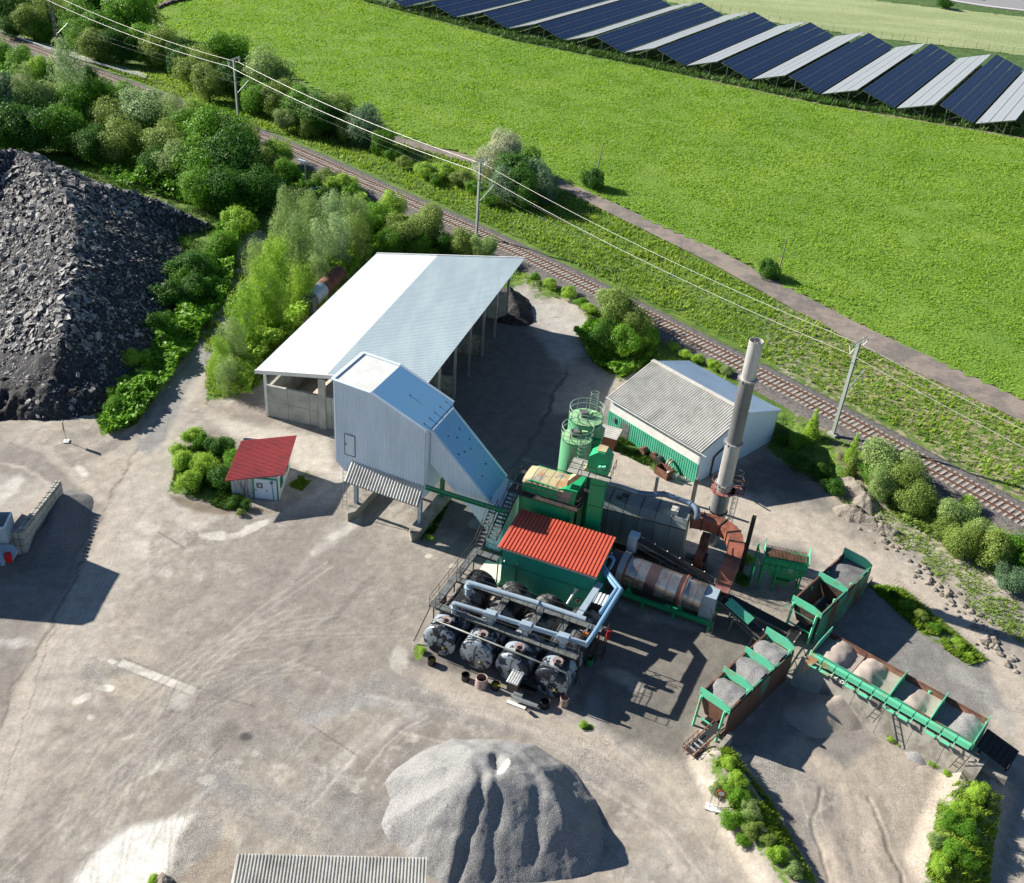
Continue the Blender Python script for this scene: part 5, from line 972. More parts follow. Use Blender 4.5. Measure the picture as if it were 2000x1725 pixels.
for a in (.4, 1.97): q = MB(); d_ = V3(math.cos(a), math.sin(a), 0)*.55; q.bar(cb+d_+ZV*(CH-.15), cb-d_+ZV*(CH-.15), .05); q.build('cross_bar', M['steel'], chim)
for zz in (z3_, z4_, zpl+.7, zpl-2.2):
    q = MB(); q.tube([cb+ZV*(zz-.06), cb+ZV*(zz+.06)], .78, 24); 
    for a in np.linspace(0, 2*math.pi, 17)[:-1]: q.cbox(cb+V3(math.cos(a)*.8, math.sin(a)*.8, zz-.1), (.08, 0, 0), (0, .08, 0), .2)
    q.build('flange', M['chimney'] if zz > zpl else M['darksteel'], chim)
q = MB(); q.tube([cb+ZV*zpl, cb+ZV*(zpl+.08)], 1.15, 8); q.box(cb+V3(.2, -.6, zpl), (1.5, 0, 0), (0, 1.4, 0), (0, 0, .08)); tag(q.build('service_platform', M['pinkduct'], chim), 'faded red plate')
q = MB(); rp = [cb+V3(math.cos(a)*1.15, math.sin(a)*1.15, zpl+.08) for a in np.linspace(.9, 5.4, 7)]+[cb+V3(1.7, -.6, zpl+.08), cb+V3(1.7, .8, zpl+.08)]; railing(q, rp, 1.0, 1.2, .03, closed=True); tag(q.build('railing', M['rust'], chim), kind='stuff')
q = MB(); lb = cb+V3(1.05, -.1, 0); ladder(q, lb+ZV*1, lb+ZV*zpl, .45, V3(0, 1, 0), .03)
for k in range(10): c_ = lb+ZV*(2.5+k*.6); q.tube([c_+V3(math.sin(a)*.42, math.cos(a)*.38, 0) for a in np.linspace(0, math.pi, 7)], .02, 4, False)
for a in (.7, 1.57, 2.4): q.bar(lb+V3(math.sin(a)*.42, math.cos(a)*.38, 2.5), lb+V3(math.sin(a)*.42, math.cos(a)*.38, zpl), .025)
tag(q.build('caged_ladder', M['steel'], chim), kind='stuff')
# ------------------------------------------------------------------ conveyors
def conveyor(name, a, b_, w_, label, m_frame, m_belt=None, legs=(), deep=.45, cover=None):
    a = np.asarray(a, float); b_ = np.asarray(b_, float); t = thing(name, a*[1, 1, 0], label, 'conveyor'); ax_ = b_-a; L = np.linalg.norm(ax_); ax_ /= L; s_ = np.cross(ax_, ZV); s_ /= np.linalg.norm(s_); up = np.cross(s_, ax_)
    q = MB(); q.box(a-s_*w_/2, ax_*L, s_*w_, up*.05); q.build('belt', m_belt or M['rubber'], t)
    for sd_ in (-1, 1):
        q = MB(); o_ = a+s_*sd_*(w_/2+.05)
        q.bar(o_, o_+ax_*L, .06, .1); q.bar(o_-up*deep, o_+ax_*L-up*deep, .06, .06); n_ = int(L/.8)
        for k in range(n_): q.bar(o_+ax_*(k*L/n_)-up*(deep if k % 2 else 0), o_+ax_*((k+1)*L/n_)-up*(0 if k % 2 else deep), .035)
        tag(q.build('lattice_girder', m_frame, t), kind='stuff')
    for k in range(int(L/1.2)): q = MB(); c_ = a+ax_*(.5+k*1.2)+up*.08; q.tube([c_-s_*(w_/2+.12), c_-s_*(w_/2+.02)], .05, 6); q.build('idler', M['whitepaint'], t)
    for q_ in (a, b_): q = MB(); q.tube([q_-s_*w_/2, q_+s_*w_/2], .18, 12); q.build('pulley', M['darksteel'], t)
    for f_ in legs:
        c_ = a+ax_*L*f_-up*deep
        for sd_ in (-1, 1): q = MB(); q.bar(c_+s_*sd_*w_/2, (c_+s_*sd_*(w_/2+.35))*[1, 1, 0], .1); q.build('leg', m_frame, t)
    return t, a, ax_, s_, up, L
cv, *_r = conveyor('inclined_conveyor', pz(1243, 1052, 4.3), pz(1398, 1138, 1.5), .75, 'black belt conveyor climbing past the filter housing above the dryer drum', M['greysteel'], legs=(.35,))
q = MB(); hd = pz(1238, 1053, 4.2); q.cbox(hd-ZV*1.1, dU*.8, dV*.9, 1.6); q.build('head_chute', M['paleblue'], cv)
conveyor('feed_conveyor', pz(1392, 1152, 1.3), pz(1545, 1232, .9), .9, 'low black belt conveyor running from the drum to the green hopper', M['greysteel'], legs=(.3, .8))
fcv, fa, fax, fs, fup, fL = conveyor('screen_conveyor', pz(1408, 1168, 2.3), pz(1505, 1255, .8), .8, 'inclined feed belt with a mint green cover plate left of the hoppers', M['greysteel'], legs=(.35, .75))
q = MB(); q.box(fa+fax*.6-fs*.55+fup*.2, fax*2.4, fs*1.0, fup*.1); tag(q.build('cover_plate', M['mint'], fcv), 'mint green cover')
# ------------------------------------------------------------------ bitumen tanks
tU, tV = U(-21.5), U(68.5)
tc = [pz(858, 1252, 1.5), pz(932, 1284, 1.5), pz(1001, 1317, 1.5), pz(1068, 1346, 1.5)]
tO = tc[0]; sp_ = ((tc[3]-tc[0]) @ tU)/3; TR = 1.36; TL = 7.6
tq = lambda x, y, z: tO*[1, 1, 0]+tU*x+tV*y+ZV*z
tl = ['leftmost bitumen tank with a dark streak down its pale blue end', 'second bitumen tank from the left with peeling lagging and an orange stain', 'third bitumen tank from the left, mostly black behind a small ribbed pump cover', 'rightmost bitumen tank with a yellow mark on its peeling end']
def glyph(q, org, u_, v_, strokes, w_=.07, n_=None):
    for st_ in strokes:
        for a_, b_ in zip(st_[:-1], st_[1:]): q.bar(org+u_*a_[0]+v_*a_[1], org+u_*b_[0]+v_*b_[1], w_, .012)
GL = {'1': [[(0, .35), (.15, .5), (.15, 0)]], '2': [[(0, .4), (.1, .5), (.25, .45), (.25, .3), (0, 0), (.28, 0)]], '3': [[(0, .5), (.25, .5), (.1, .28), (.26, .15), (.15, 0), (0, .05)]], '4': [[(.2, 0), (.2, .5), (0, .15), (.3, .15)]], 'B': [[(0, 0), (0, .5), (.2, .45), (.2, .3), (0, .27), (.23, .2), (.22, .03), (0, 0)]], 'S': [[(.25, .45), (.1, .5), (0, .38), (.22, .18), (.15, 0), (0, .05)]]}
for i in range(4):
    x = i*sp_+[0, .05, -.03, 0][i]; yo = [0, -.02, .02, .05][i]
    t = thing('bitumen_tank', tq(x, 0, 0), tl[i], 'tank'); z0 = 1.5
    q = MB(); q.tube([tq(x, yo, z0), tq(x, yo+3.0, z0)], TR, 36, False)
    q.build('lagging_section', M['tank'] if i != 1 else M['tank'], t)
    q = MB(); q.tube([tq(x, yo+3.0, z0), tq(x, TL, z0)], TR-.02, 36); tag(q.build('lagging_section', M['tanktop'], t), 'darker rear section')
    q = MB(); rr = [(TR, 0), (TR*.97, -.10), (TR*.75, -.16), (.01, -.2)]; V_ = []; n_ = 36
    for r_, y_ in rr: V_ += [tq(x, yo+y_, z0)+tU*math.cos(a)*r_+ZV*math.sin(a)*r_ for a in np.linspace(0, 2*math.pi, n_+1)[:-1]]
    q.smooth = True; q.add(V_, [(k*n_+j, k*n_+(j+1) % n_, (k+1)*n_+(j+1) % n_, (k+1)*n_+j) for k in range(3) for j in range(n_)]); q.build('end_plate', M['tank'], t)
    for y_ in (.12, 3.0, 5.6): q = MB(); q.tube([tq(x, yo+y_, z0), tq(x, yo+y_+.09, z0)], TR+.02, 36, False); q.build('hoop', M['tanktop'], t)
    q = MB(); q.tube([tq(x+.1, yo+.85, z0+TR-.1), tq(x+.1, yo+.85, z0+TR+.2)], .40, 18); hd = q.build('manhole', M['tanklid'], t)
    q = MB(); q.tube([tq(x+.15, yo+.75, z0+TR+.2), tq(x+.15, yo+.75, z0+TR+.23)], .2, 9); q.box(tq(x-.05, yo+.45, z0+TR-.1), tU*.4, tV*.1, ZV*.3); q.build('tar_spill', M['tar'], t, hd)
    q = MB(); q.tube(catmull([tq(x+.1, yo-.22, z0+1.15), tq(x-.02, yo-.3, z0+.8), tq(x-.05, yo-.3, z0-.4), tq(x+.05, yo-.3, z0-1.0)], .3), .045, 6); q.build('level_gauge', M['tar'], t)
    for y_ in (.8, 4.0, 6.6): q = MB(); q.cbox(tq(x, y_, 0), tU*1.7, tV*.3, .5); q.build('saddle', M['oldconcrete'], t)
    q = MB(); glyph(q, tq(x+.35, yo-.23, z0-.55), tU, ZV, GL[str(i+1)] if i in (2,) else [[(0, .1), (.15, .3), (.3, .05)], [(.1, .35), (.2, 0)]], .06); q.build('painted_mark', M['yellow'], t)
# long roof pipe in front
pr_ = thing('tank_header_pipe', tq(1, .1, 3), 'thin grey steel pipe running across the fronts of the four bitumen tanks', 'pipe')
q = MB(); q.tube([tq(-1.1, .45, 2.2), tq(-.8, .5, 2.95), tq(3*sp_+1.0, .15, 2.95), tq(3*sp_+1.25, .1, 2.8), tq(3*sp_+1.3, .0, .9)], .065, 8); q.build('pipe', M['greysteel'], pr_)
for i in range(4): q = MB(); q.bar(tq(i*sp_+.2, .4-.07*i, 2.4), tq(i*sp_+.2, .4-.07*i, 2.95), .06); q.build('bracket', M['darksteel'], pr_)
# walkways above the tanks
wk = thing('tank_walkway', tq(4, 2.6, 3), 'dark grating walkways with black railings above the bitumen tanks', 'walkway'); wz = 3.05
def deck(x0_, x1_, y0_, y1_):
    n_ = max(1, int(round(max(x1_-x0_, y1_-y0_)/1.0)))
    for k in range(n_):
        q = MB()
        if x1_-x0_ > y1_-y0_: q.box(tq(x0_+(x1_-x0_)*k/n_+.015, y0_, wz), tU*((x1_-x0_)/n_-.03), tV*(y1_-y0_), ZV*.04)
        else: q.box(tq(x0_, y0_+(y1_-y0_)*k/n_+.015, wz), tU*(x1_-x0_), tV*((y1_-y0_)/n_-.03), ZV*.04)
        q.build('deck_plate', M['greysteel'], wk)
    q = MB()
    if x1_-x0_ > y1_-y0_:
        for y_ in (y0_, y1_): q.bar(tq(x0_, y_, wz-.05), tq(x1_, y_, wz-.05), .06, .16)
    else:
        for x_ in (x0_, x1_): q.bar(tq(x_, y0_, wz-.05), tq(x_, y1_, wz-.05), .06, .16)
    tag(q.build('edge_beam', M['darksteel'], wk), kind='stuff')
XE = 3*sp_+1.3
deck(-1.2, XE, 1.6, 2.2); deck(-1.2, XE+.6, 5.15, 5.7)
for x_ in (2.9, 5.8, 8.0): deck(x_, x_+.55, 2.21, 5.14)
deck(-1.75, -1.21, 1.6, 9.6); deck(-1.2, .6, 8.9, 9.6)
q = MB(); rl = [[(-1.2, 1.57), (XE, 1.57)], [(-1.2, 2.23), (XE, 2.23)], [(-1.2, 5.12), (2.85, 5.12)], [(3.5, 5.12), (5.75, 5.12)], [(6.4, 5.12), (8, 5.12)], [(-1.2, 5.73), (XE+.6, 5.73)], [(-1.77, 1.6), (-1.77, 9.6), (.6, 9.62)], [(-1.2, 5.75), (-1.2, 8.9)], [(XE, 1.57), (XE, 2.23)]]
for x_ in (2.9, 3.45, 5.8, 6.35, 8.0, 8.55): rl.append([(x_, 2.25), (x_, 5.1)])
for L_ in rl: railing(q, [tq(a, b, wz) for a, b in L_], 1.0, 1.5, .028)
tag(q.build('railing', M['darksteel'], wk), kind='stuff')
for x_, y_ in ((-1.7, 2.3), (-1.7, 5.9), (-1.7, 9.5), (.5, 9.5), (XE, 2.3), (XE+.5, 5.2), (2.2, 9.4)): q = MB(); q.bar(tq(x_, y_, 0), tq(x_, y_, wz), .1); q.build('post', M['darksteel'], wk)
q = MB(); q.bar(tq(-1.75, 2.2, wz), tq(-2.3, .2, .2), .07)
q.build('brace', M['darksteel'], wk)
# access stair at the back left corner
sa = thing('walkway_stairs', tq(-1.6, 10.5, 0), 'narrow black stair flight climbing from the tank walkway beside the cabin west wall', 'stairs')
for k in range(11): t_ = MB(); t_.cbox(tq(-1.5, 9.7+k*.28, wz+.02+k*.22), tU*.55, tV*.22, .04); t_.build('tread', M['greysteel'], sa)
t_ = MB()
for s_ in (-1.8, -1.2): t_.bar(tq(s_, 9.6, wz), tq(s_, 12.6, wz+2.35), .05, .14); t_.bar(tq(s_, 9.6, wz+1), tq(s_, 12.6, wz+3.35), .04); t_.bar(tq(s_, 11, wz+1), tq(s_, 11, wz+2), .04); t_.bar(tq(s_, 12.6, wz+2.3), tq(s_, 12.6, wz+3.35), .04)
tag(t_.build('stair_frame', M['darksteel'], sa), kind='stuff')
# lagged pipes
def pipe_run(name, pts, r, m, label, boxes=(), root=None):
    t = root or thing(name, np.asarray(pts[0])*[1, 1, 1], label, 'pipe'); q = MB(); q.tube(pts, r, 14); q.build('lagged_pipe', m, t)
    for f_, sz in boxes:
        a_, b_ = np.asarray(pts[0]), np.asarray(pts[1]); c_ = a_+(b_-a_)*f_; d_ = (b_-a_)/np.linalg.norm(b_-a_); s_ = np.cross(d_, ZV); q = MB(); q.box(c_-d_*sz/2-s_*(r+.1)-ZV*(r+.08), d_*sz, s_*2*(r+.1), ZV*2*(r+.09)); q.build('valve_box', m, t)
    return t
HP = 4.0
pa_ = pz(884, 1176, HP); pb_ = PV(1148, 1258, pa_, -16); pb_[2] = HP
h = lambda x, y: pz(x, y, HP)
q_pts = [h(888, 1178), h(1146, 1259), h(1172, 1222)]
t = pipe_run('lagged_pipe_line', q_pts, .16, M['paleblue'], 'front pale blue lagged pipe with three valve boxes above the tanks', ((.28, .85), (.55, .85), (.83, .85)))
t2 = pipe_run('lagged_pipe_line', [h(916, 1138), h(1060, 1181), h(1144, 1210)], .20, M['paleblue'], 'rear thick pale blue lagged pipe along the cabin front', ((.95, .01),))
for (x, y, rr_) in ((916, 1138, .24), (888, 1178, .19)): q = MB(); c_ = h(x, y); q.tube([c_+ZV*.02, c_-ZV*1.6], rr_*1.15, 12); q.tube([c_-ZV*.4, c_-ZV*.5], rr_*1.6, 12); q.build('valve_stub', M['paleblue'], t2 if y < 1150 else t)
for f_ in (.28, .55, .83): c_ = q_pts[0]+(q_pts[1]-q_pts[0])*f_; q = MB(); q.box(c_-tU*.25-tV*.2-ZV*.95, tU*.5, tV*.4, ZV*.75); q.build('drop_box', M['paleblue'], t)
H2 = 4.0; h2 = lambda x, y: pz(x, y, H2)
pipe_run('lagged_pipe_line', [h2(1144, 1261), h2(1164, 1232), h2(1213, 1152), h2(1178, 1107), h2(1172, 1080)], .19, M['bluepipe'], 'outer blue pipe that folds round the east side of the cabin')
pipe_run('lagged_pipe_line', [h2(1172, 1198), h2(1205, 1150), h2(1176, 1113), h2(1168, 1088)], .16, M['bluepipe'], 'inner blue pipe that folds round the east side of the cabin')
hp = thing('blue_pipe_loop', h2(1195, 1090), 'short blue pipe loop over the burner end of the drum', 'pipe'); q = MB(); q.tube(catmull([pz(1181, 1094, 3.9), pz(1186, 1087, 4.2), pz(1196, 1088, 4.2), pz(1199, 1094, 4.1), pz(1190, 1112, 3.4)], .2), .13, 8); q.build('pipe', M['bluepipe'], hp)
lb_ = thing('cable_tray_run', pz(1150, 1185, 3), 'wide dark teal duct sloping down the cabin east wall', 'duct'); q = MB(); q.bar(pz(1172, 1140, 3.4), pz(1128, 1206, 3.0), .5, .25); q.build('duct', M['paleblue'], lb_)
# ribbed pump covers
def cover(name, c, w_, d_, z_, label):
    t = thing(name, c, label, 'pump cover'); q = MB(); q.corr(c-tU*w_/2-tV*d_/2+ZV*z_, c+tU*w_/2-tV*d_/2+ZV*z_, c-tU*w_/2+tV*d_/2+ZV*(z_+.15), c+tU*w_/2+tV*d_/2+ZV*(z_+.15), 5, .07, .03); q.build('ribbed_lid', M['whitepaint'], t)
    q = MB(); q.box(c-tU*w_/2*.9-tV*d_/2*.8+ZV*.4, tU*w_*.9, tV*d_*.8, ZV*(z_-.45)); q.build('housing', M['darksteel'], t); return t
cover('pump_cover', G(1160, 1228, 0), 1.5, 1.2, 3.2, 'white ribbed cover on the pump frame right of the walkways')
cover('pump_cover', G(1004, 1352, 0), .95, 1.3, 1.5, 'white ribbed pump cover in front of the third bitumen tank')
pg = thing('lattice_pump_stand', G(1150, 1300, 0), 'black lattice pump frame with a small orange motor right of the tanks', 'pump'); q = MB()
c_ = G(1158, 1283, 0)
for a in (0, .7):
    for b_ in (0, .7): q.bar(c_+tU*a+tV*b_, c_+tU*a+tV*b_+ZV*3.4, .06)
for k in range(5): z_ = k*.65; q.bar(c_+ZV*z_, c_+tU*.7+ZV*(z_+.65), .04); q.bar(c_+tU*.7+ZV*z_, c_+tU*.7+tV*.7+ZV*(z_+.65), .04); q.bar(c_+ZV*(z_+.65), c_+tV*.7+ZV*z_, .04)
tag(q.build('lattice_tower', M['darksteel'], pg), kind='stuff')
om = pz(1144, 1241, 2.9); q = MB(); q.cbox(om, tU*.42, tV*.35, .35); q.build('motor', M['orange'], pg); q = MB(); q.tube([om-tU*.5+ZV*.3, om+ZV*.35, om+tV*.6+ZV*.6], .06, 6); q.tube([om+tU*.3+tV*.4, om+tU*.3+tV*.4+ZV*.8], .08, 6); q.build('pipework', M['steel'], pg)
q = MB(); ladder(q, G(1128, 1340, 0), pz(1123, 1255, 3.0), .4, tU, .025); q.build('ladder', M['darksteel'], pg)
# stanchion tripod, drums, buckets
def drumcan(name, px, py, r, h_, m, label, cat, top=None, tilt=0):
    c = G(px, py, 0); t = thing(name, c, label, cat); q = MB(); q.tube([c, c+ZV*h_], r, 18, False); q.tube([c+ZV*.01, c+ZV*.03], r*.98, 18); q.build('shell', m, t)
    q = MB(); q.tube([c+V3(math.cos(a)*r, math.sin(a)*r, h_) for a in np.linspace(0, 2*math.pi, 19)], .025, 5, False); q.build('rim', m, t)
    q = MB(); q.tube([c+ZV*(h_*.55), c+ZV*(h_*.58)], r*.97, 18); q.build('contents', top or M['tar'], t); return t
drumcan('drip_bucket', 843, 1297, .32, .55, M['tar'], 'black bucket below the leftmost tank with a yellowish rim', 'bucket', M['yellow']); drumcan('drip_bucket', 909, 1327, .32, .5, M['tar'], 'black bucket between the first two tank fronts', 'bucket'); drumcan('drip_bucket', 968, 1345, .33, .5, M['tar'], 'black bucket with yellow paint right of the pale concrete ring', 'bucket', M['yellow']); drumcan('drip_bucket', 1064, 1380, .36, .55, M['tar'], 'open black bucket at the foot of the rightmost tank', 'bucket')
drumcan('oil_drum', 865, 1178, .30, .85, M['darksteel'], 'dark oil drum with a black hose at the west end of the walkway', 'barrel'); drumcan('grey_barrel', 1101, 1378, .32, .85, M['tanklid'], 'greyish pink barrel right of the rightmost bitumen tank', 'barrel', M['tanklid']); drumcan('green_drum', 1150, 1298, .3, .7, M['green_plain'], 'dark green drum in the shade under the lattice pump frame', 'barrel')
hs = thing('hose_loop', G(850, 1185, 0), 'black hose loop lying on the yard west of the tanks', 'hose'); q = MB(); q.tube(catmull([G(866, 1172, .4), G(850, 1171, .05), G(841, 1178, .04), G(846, 1184, .04), G(858, 1183, .3)], .2), .04, 6, False); q.build('hose', M['rubber'], hs)
cr_ = thing('concrete_ring', G(940, 1338, 0), 'pale tapered concrete ring standing empty before the second tank', 'concrete ring'); c_ = G(940, 1338, 0); q = MB(); q.tube([c_, c_+ZV*.3, c_+ZV*.75], .55, 24, False, r2=.42); q.build('wall', M['tanklid'], cr_); q = MB(); q.tube([c_+V3(math.cos(a)*.42, math.sin(a)*.42, .75) for a in np.linspace(0, 2*math.pi, 25)], .05, 6, False); q.build('rim', M['tanklid'], cr_); q = MB(); q.tube([c_+ZV*.2, c_+ZV*.22], .4, 20); q.build('inside_shade_disc', M['tar'], cr_)  # black disc inside the ring stands in for its shade
pf = thing('pump_pipe_set', G(1030, 1362, 0), 'grey pump and flanged pipe set lying in front of the right two tanks', 'pump'); q = MB(); q.tube([G(976, 1345, .35), G(1004, 1358, .35)], .06, 8); q.tube([G(1002, 1362, .4), G(1050, 1380, .35)], .17, 10); q.build('pipe', M['steel'], pf); q = MB(); q.cbox(G(1012, 1364, .1), tU*.7, tV*.45, .6); q.build('pump_body', M['steel'], pf); q = MB(); q.cbox(G(1008, 1378, 0), tU*1.5, tV*.3, .12); q.build('plank', M['whitepaint'], pf); q = MB(); q.tube([G(1032, 1388, .0), G(1032, 1388, .4)], .14, 10); q.build('valve_cap', M['tanklid'], pf)
q = MB(); q.prism([G(1010, 1340, .9), G(1045, 1353, .9), G(1050, 1348, .5), G(1015, 1332, .5)], ZV*.05); q.build('tar_sheet', M['tar'], pf)
fe = thing('gas_bottle', G(1187, 1245, 0), 'bright red gas bottle standing alone on the dark floor east of the tanks', 'gas bottle'); c_ = G(1187, 1246, 0); q = MB(); q.tube([c_, c_+ZV*.75, c_+ZV*.85], .2, 16); q.build('cylinder', M['red'], fe); q = MB(); q.tube([c_+ZV*.85, c_+ZV*1.05], .07, 8); q.build('valve', M['steel'], fe)
# old plank by the cabin
pk = tag(MB().bar(G(985, 1165, .5), G(1012, 1172, .4), .25, .1).build('plank', M['wood'], None), 'tan plank leaning low against the front of the teal cabin', 'plank')
# ------------------------------------------------------------------ aggregate feed hoppers
def bin_row(name, o, az, L, W, z0, zr_, ndiv, label, plates, wall_m, fill, legs=True, inner='rust', back_m=None, frontrail=False):
    """o = front-left rim corner on the ground; local x along az (length), y to the right (width)"""
    u_ = U(az); v_ = U(az-90); t = thing(name, o*[1, 1, 0], label, 'feed hopper'); o = o*[1, 1, 0]; P = lambda x, y, z: o+u_*x+v_*y+ZV*z
    cell = L/ndiv
    for i in range(ndiv+1):
        q = MB(); x = i*cell; fl = plates[i] if i < len(plates) else .5
        if fl > 0: q.prism([P(x, -.12, zr_-.25), P(x, W+.12, zr_-.25), P(x, W+.12, zr_+fl*.55), P(x, W*.75, zr_+fl), P(x, -.12, zr_+fl)], u_*.06); q.build('divider_plate', M['mint'], t)
        q = MB(); q.prism([P(x, 0, zr_-.2), P(x, W, zr_-.2), P(x, W*.72, z0+1.0), P(x, W*.28, z0+1.0)], u_*.05); q.build('bulkhead', M[inner], t)
    for i in range(ndiv):
        x0_, x1_ = i*cell+.06, (i+1)*cell
        for (ya, yb, nm) in ((0, W*.28, 'side_plate'), (W, W*.72, 'side_plate')):
            q = MB(); q.prism([P(x0_, ya, zr_), P(x1_, ya, zr_), P(x1_-.1, yb, z0+1.0), P(x0_+.1, yb, z0+1.0)], v_*(.05 if ya == 0 else -.05)); q.build(nm, M[inner], t)
    for y in (0, W): q = MB(); q.bar(P(0, y, zr_+.03), P(L, y, zr_+.03), .12, .12); q.build('rim_beam', M['rust' if y == 0 else 'mintrust'], t)
    if wall_m:
        for i in range(ndiv*2): q = MB(); q.box(P(i*L/ndiv/2+.01, W+.08, -1.5), u_*(L/ndiv/2-.02), v_*.08, ZV*(zr_+1.42)); q.build('wall_plate', wall_m, t)
    if legs:
        for x in (-.1, L*.33, L*.66, L):
            for y in (.15, W-.2): q = MB(); q.bar(P(x+(-.25 if x < 0 else 0), y, 0), P(x, y, zr_-.1), .16, .16); q.build('leg', M['mint'], t)
        q = MB(); q.bar(P(-.2, .15, 1.0), P(-.2, W-.2, 1.0), .1); q.build('cross_beam', M['mint'], t)
    for i in range(ndiv): q = MB(); q.cbox(P((i+.5)*cell, W/2, z0+.55), u_*.9, v_*.8, .5); q.build('feeder_gate', M['darksteel'], t)
    q = MB(); q.box(P(-.4, W*.3, .75), u_*(L+.3), v_*W*.4, ZV*.06); q.build('collecting_belt', M['rubber'], t)
    # loads
    for i, f in enumerate(fill):
        if f is None: continue
        m_, peak, cx2, lab = f; n_ = 15; V_ = []; F__ = []
        for a in range(n_):
            for b_ in range(n_):
                s_, r_ = a/(n_-1), b_/(n_-1); x = i*cell+.08+(cell-.1)*s_; y = .06+(W-.12)*r_; d_ = math.hypot((s_-cx2[0])*cell*1.15, (r_-cx2[1])*W*.45)
                z = zr_+peak-d_*d_*.28+(vnoise(x*3.1, y*3.1, 1, i)-.5)*.14; z = max(z, zr_-.3); ins = 1-abs(r_-.5)*2
                V_.append(P(x, y, max(z, z0+1.0)))
        F__ = [(a*n_+b_, a*n_+b_+1, (a+1)*n_+b_+1, (a+1)*n_+b_) for a in range(n_-1) for b_ in range(n_-1)]
        ob = numpy_mesh('aggregate_load', np.array(V_), F__, [m_], None, True); tag(ob, lab, 'aggregate', kind='stuff')
    return t, P
ZB = 3.0
oL = pz(1369, 1354, ZB); LL = np.linalg.norm((pz(1494, 1241, ZB)-oL)[:2])*1.02; azL = math.degrees(math.atan2(*((pz(1494, 1241, ZB)-oL)[[1, 0]])))
bl_, PL = bin_row('feed_hopper_row', oL, azL, LL, 2.35, .4, ZB, 3, 'three cell row of mint green feed hoppers nearest the tanks with a rusty side wall', (.55, .6, .6, .7), M['rustwall'],
    [(M['gravel'], .22, (.6, .6), 'speckled grey chippings heaped in the front cell beside the rusty wall'), (M['gravel'], .25, (.65, .6), 'light grey chippings in the middle cell of the three cell row'), (M['gravel'], .3, (.5, .6), 'sunlit grey chippings in the far cell of the three cell row')])
oU = pz(1549, 1173, ZB); eU_ = pz(1648, 1083, ZB); LU = np.linalg.norm((eU_-oU)[:2]); azU = math.degrees(math.atan2(*((eU_-oU)[[1, 0]])))
bu_, PU = bin_row('feed_hopper_row', oU, azU, LU, 2.45, .4, ZB, 2, 'two cell dark hopper pair with green walls beside the sandy haul road', (.5, .5, .7), M['mintrust'],
    [None, (M['bluegravel'], .05, (.6, .55), 'blue grey chippings in the rear cell by the haul road')], inner='darkrust')
oR = pz(1587, 1273, ZB); eR_ = pz(1901, 1452, ZB); LR = np.linalg.norm((eR_-oR)[:2]); azR = math.degrees(math.atan2(*((eR_-oR)[[1, 0]])))
WR = 2.9
oR2 = oR+U(azR+90)*WR
br_, PR = bin_row('feed_hopper_row', oR2, azR, LR, WR, .4, ZB, 4, 'long four cell hopper row with a stepped mint green front rail on a concrete wall', (.6, 0, .5, .5, .5), None,
    [(M['sand'], .22, (.45, .6), 'pale pinkish sand filling the first cell of the four cell row'), (M['sand'], .2, (.3, .75), 'brown crushed sand in the second cell of the four cell row'), (M['sand'], .0, (.5, .8), 'low pale sand in the third cell of the four cell row'), (M['gravel'], .1, (.7, .7), 'grey chippings sloping in the last cell of the four cell row')])
for i in range(12):
    q = MB(); x = i*LR/12; q.box(PR(x+.03, WR+.1, ZB-.05), U(azR)*(LR/12-.06), U(azR-90)*.32, ZV*.07); q.box(PR(x+.03, WR+.38, ZB-.42), U(azR)*(LR/12-.1), U(azR-90)*.04, ZV*.36); q.build('front_rail', M['mint'], br_)
    if i % 3 != 2: q = MB(); q.box(PR(x+.1, WR+.5, ZB-.7), U(azR)*(LR/12*.7), U(azR-90)*.3, ZV*.06); q.build('rail_step', M['mint'], br_)
    q = MB(); q.bar(PR(x, WR+.12, ZB-.02), PR(x, WR+.62, ZB-.75), .07); q.build('bracket', M['mint'], br_)
for i in range(6):
    q = MB(); x = -.6+i*(LR+1.4)/6; q.prism([PR(x+.015, WR+.2, ZB-.85), PR(x+(LR+1.4)/6-.015, WR+.2, ZB-.85), PR(x+(LR+1.4)/6-.015, WR+1.9, -1.5), PR(x+.015, WR+1.9, -1.5)], U(azR-90)*-.25); q.build('wall_panel', M['oldconcrete'] if i else M['concrete'], br_)
q = MB(); glyph(q, PR(LR*.14, WR+.42, 2.05), U(azR)*1.0, (U(azR+90)*.62+ZV*.5)*1.0, [[(0, .4), (.1, .5), (.25, .45), (.25, .3), (0, 0), (.28, 0)]], .05); glyph(q, PR(LR*.14+.42, WR+.42, 2.05), U(azR), U(azR+90)*.62+ZV*.5, GL['2'], .05); glyph(q, PR(LR*.14+1.0, WR+.42, 2.05), U(azR), U(azR+90)*.62+ZV*.5, GL['B'], .05); glyph(q, PR(LR*.14+1.4, WR+.42, 2.05), U(azR), U(azR+90)*.62+ZV*.5, GL['S'], .05)
q.build('painted_lettering', M['whitepaint'], br_)
for x in (LR*.48, LR*.98): q = MB(); q.bar(PR(x, WR+.5, ZB-.5), PR(x-.3, WR+1.9, 1.6), .06); q.bar(PR(x+.5, WR+.5, ZB-.5), PR(x+.2, WR+1.9, 1.6), .06); [q.bar(PR(x-.3*f_, WR+.5+1.4*f_, ZB-.5-.9*f_), PR(x+.5-.3*f_, WR+.5+1.4*f_, ZB-.5-.9*f_), .04) for f_ in (.2, .4, .6, .8)]; q.build('step_ladder', M['darksteel'], br_)
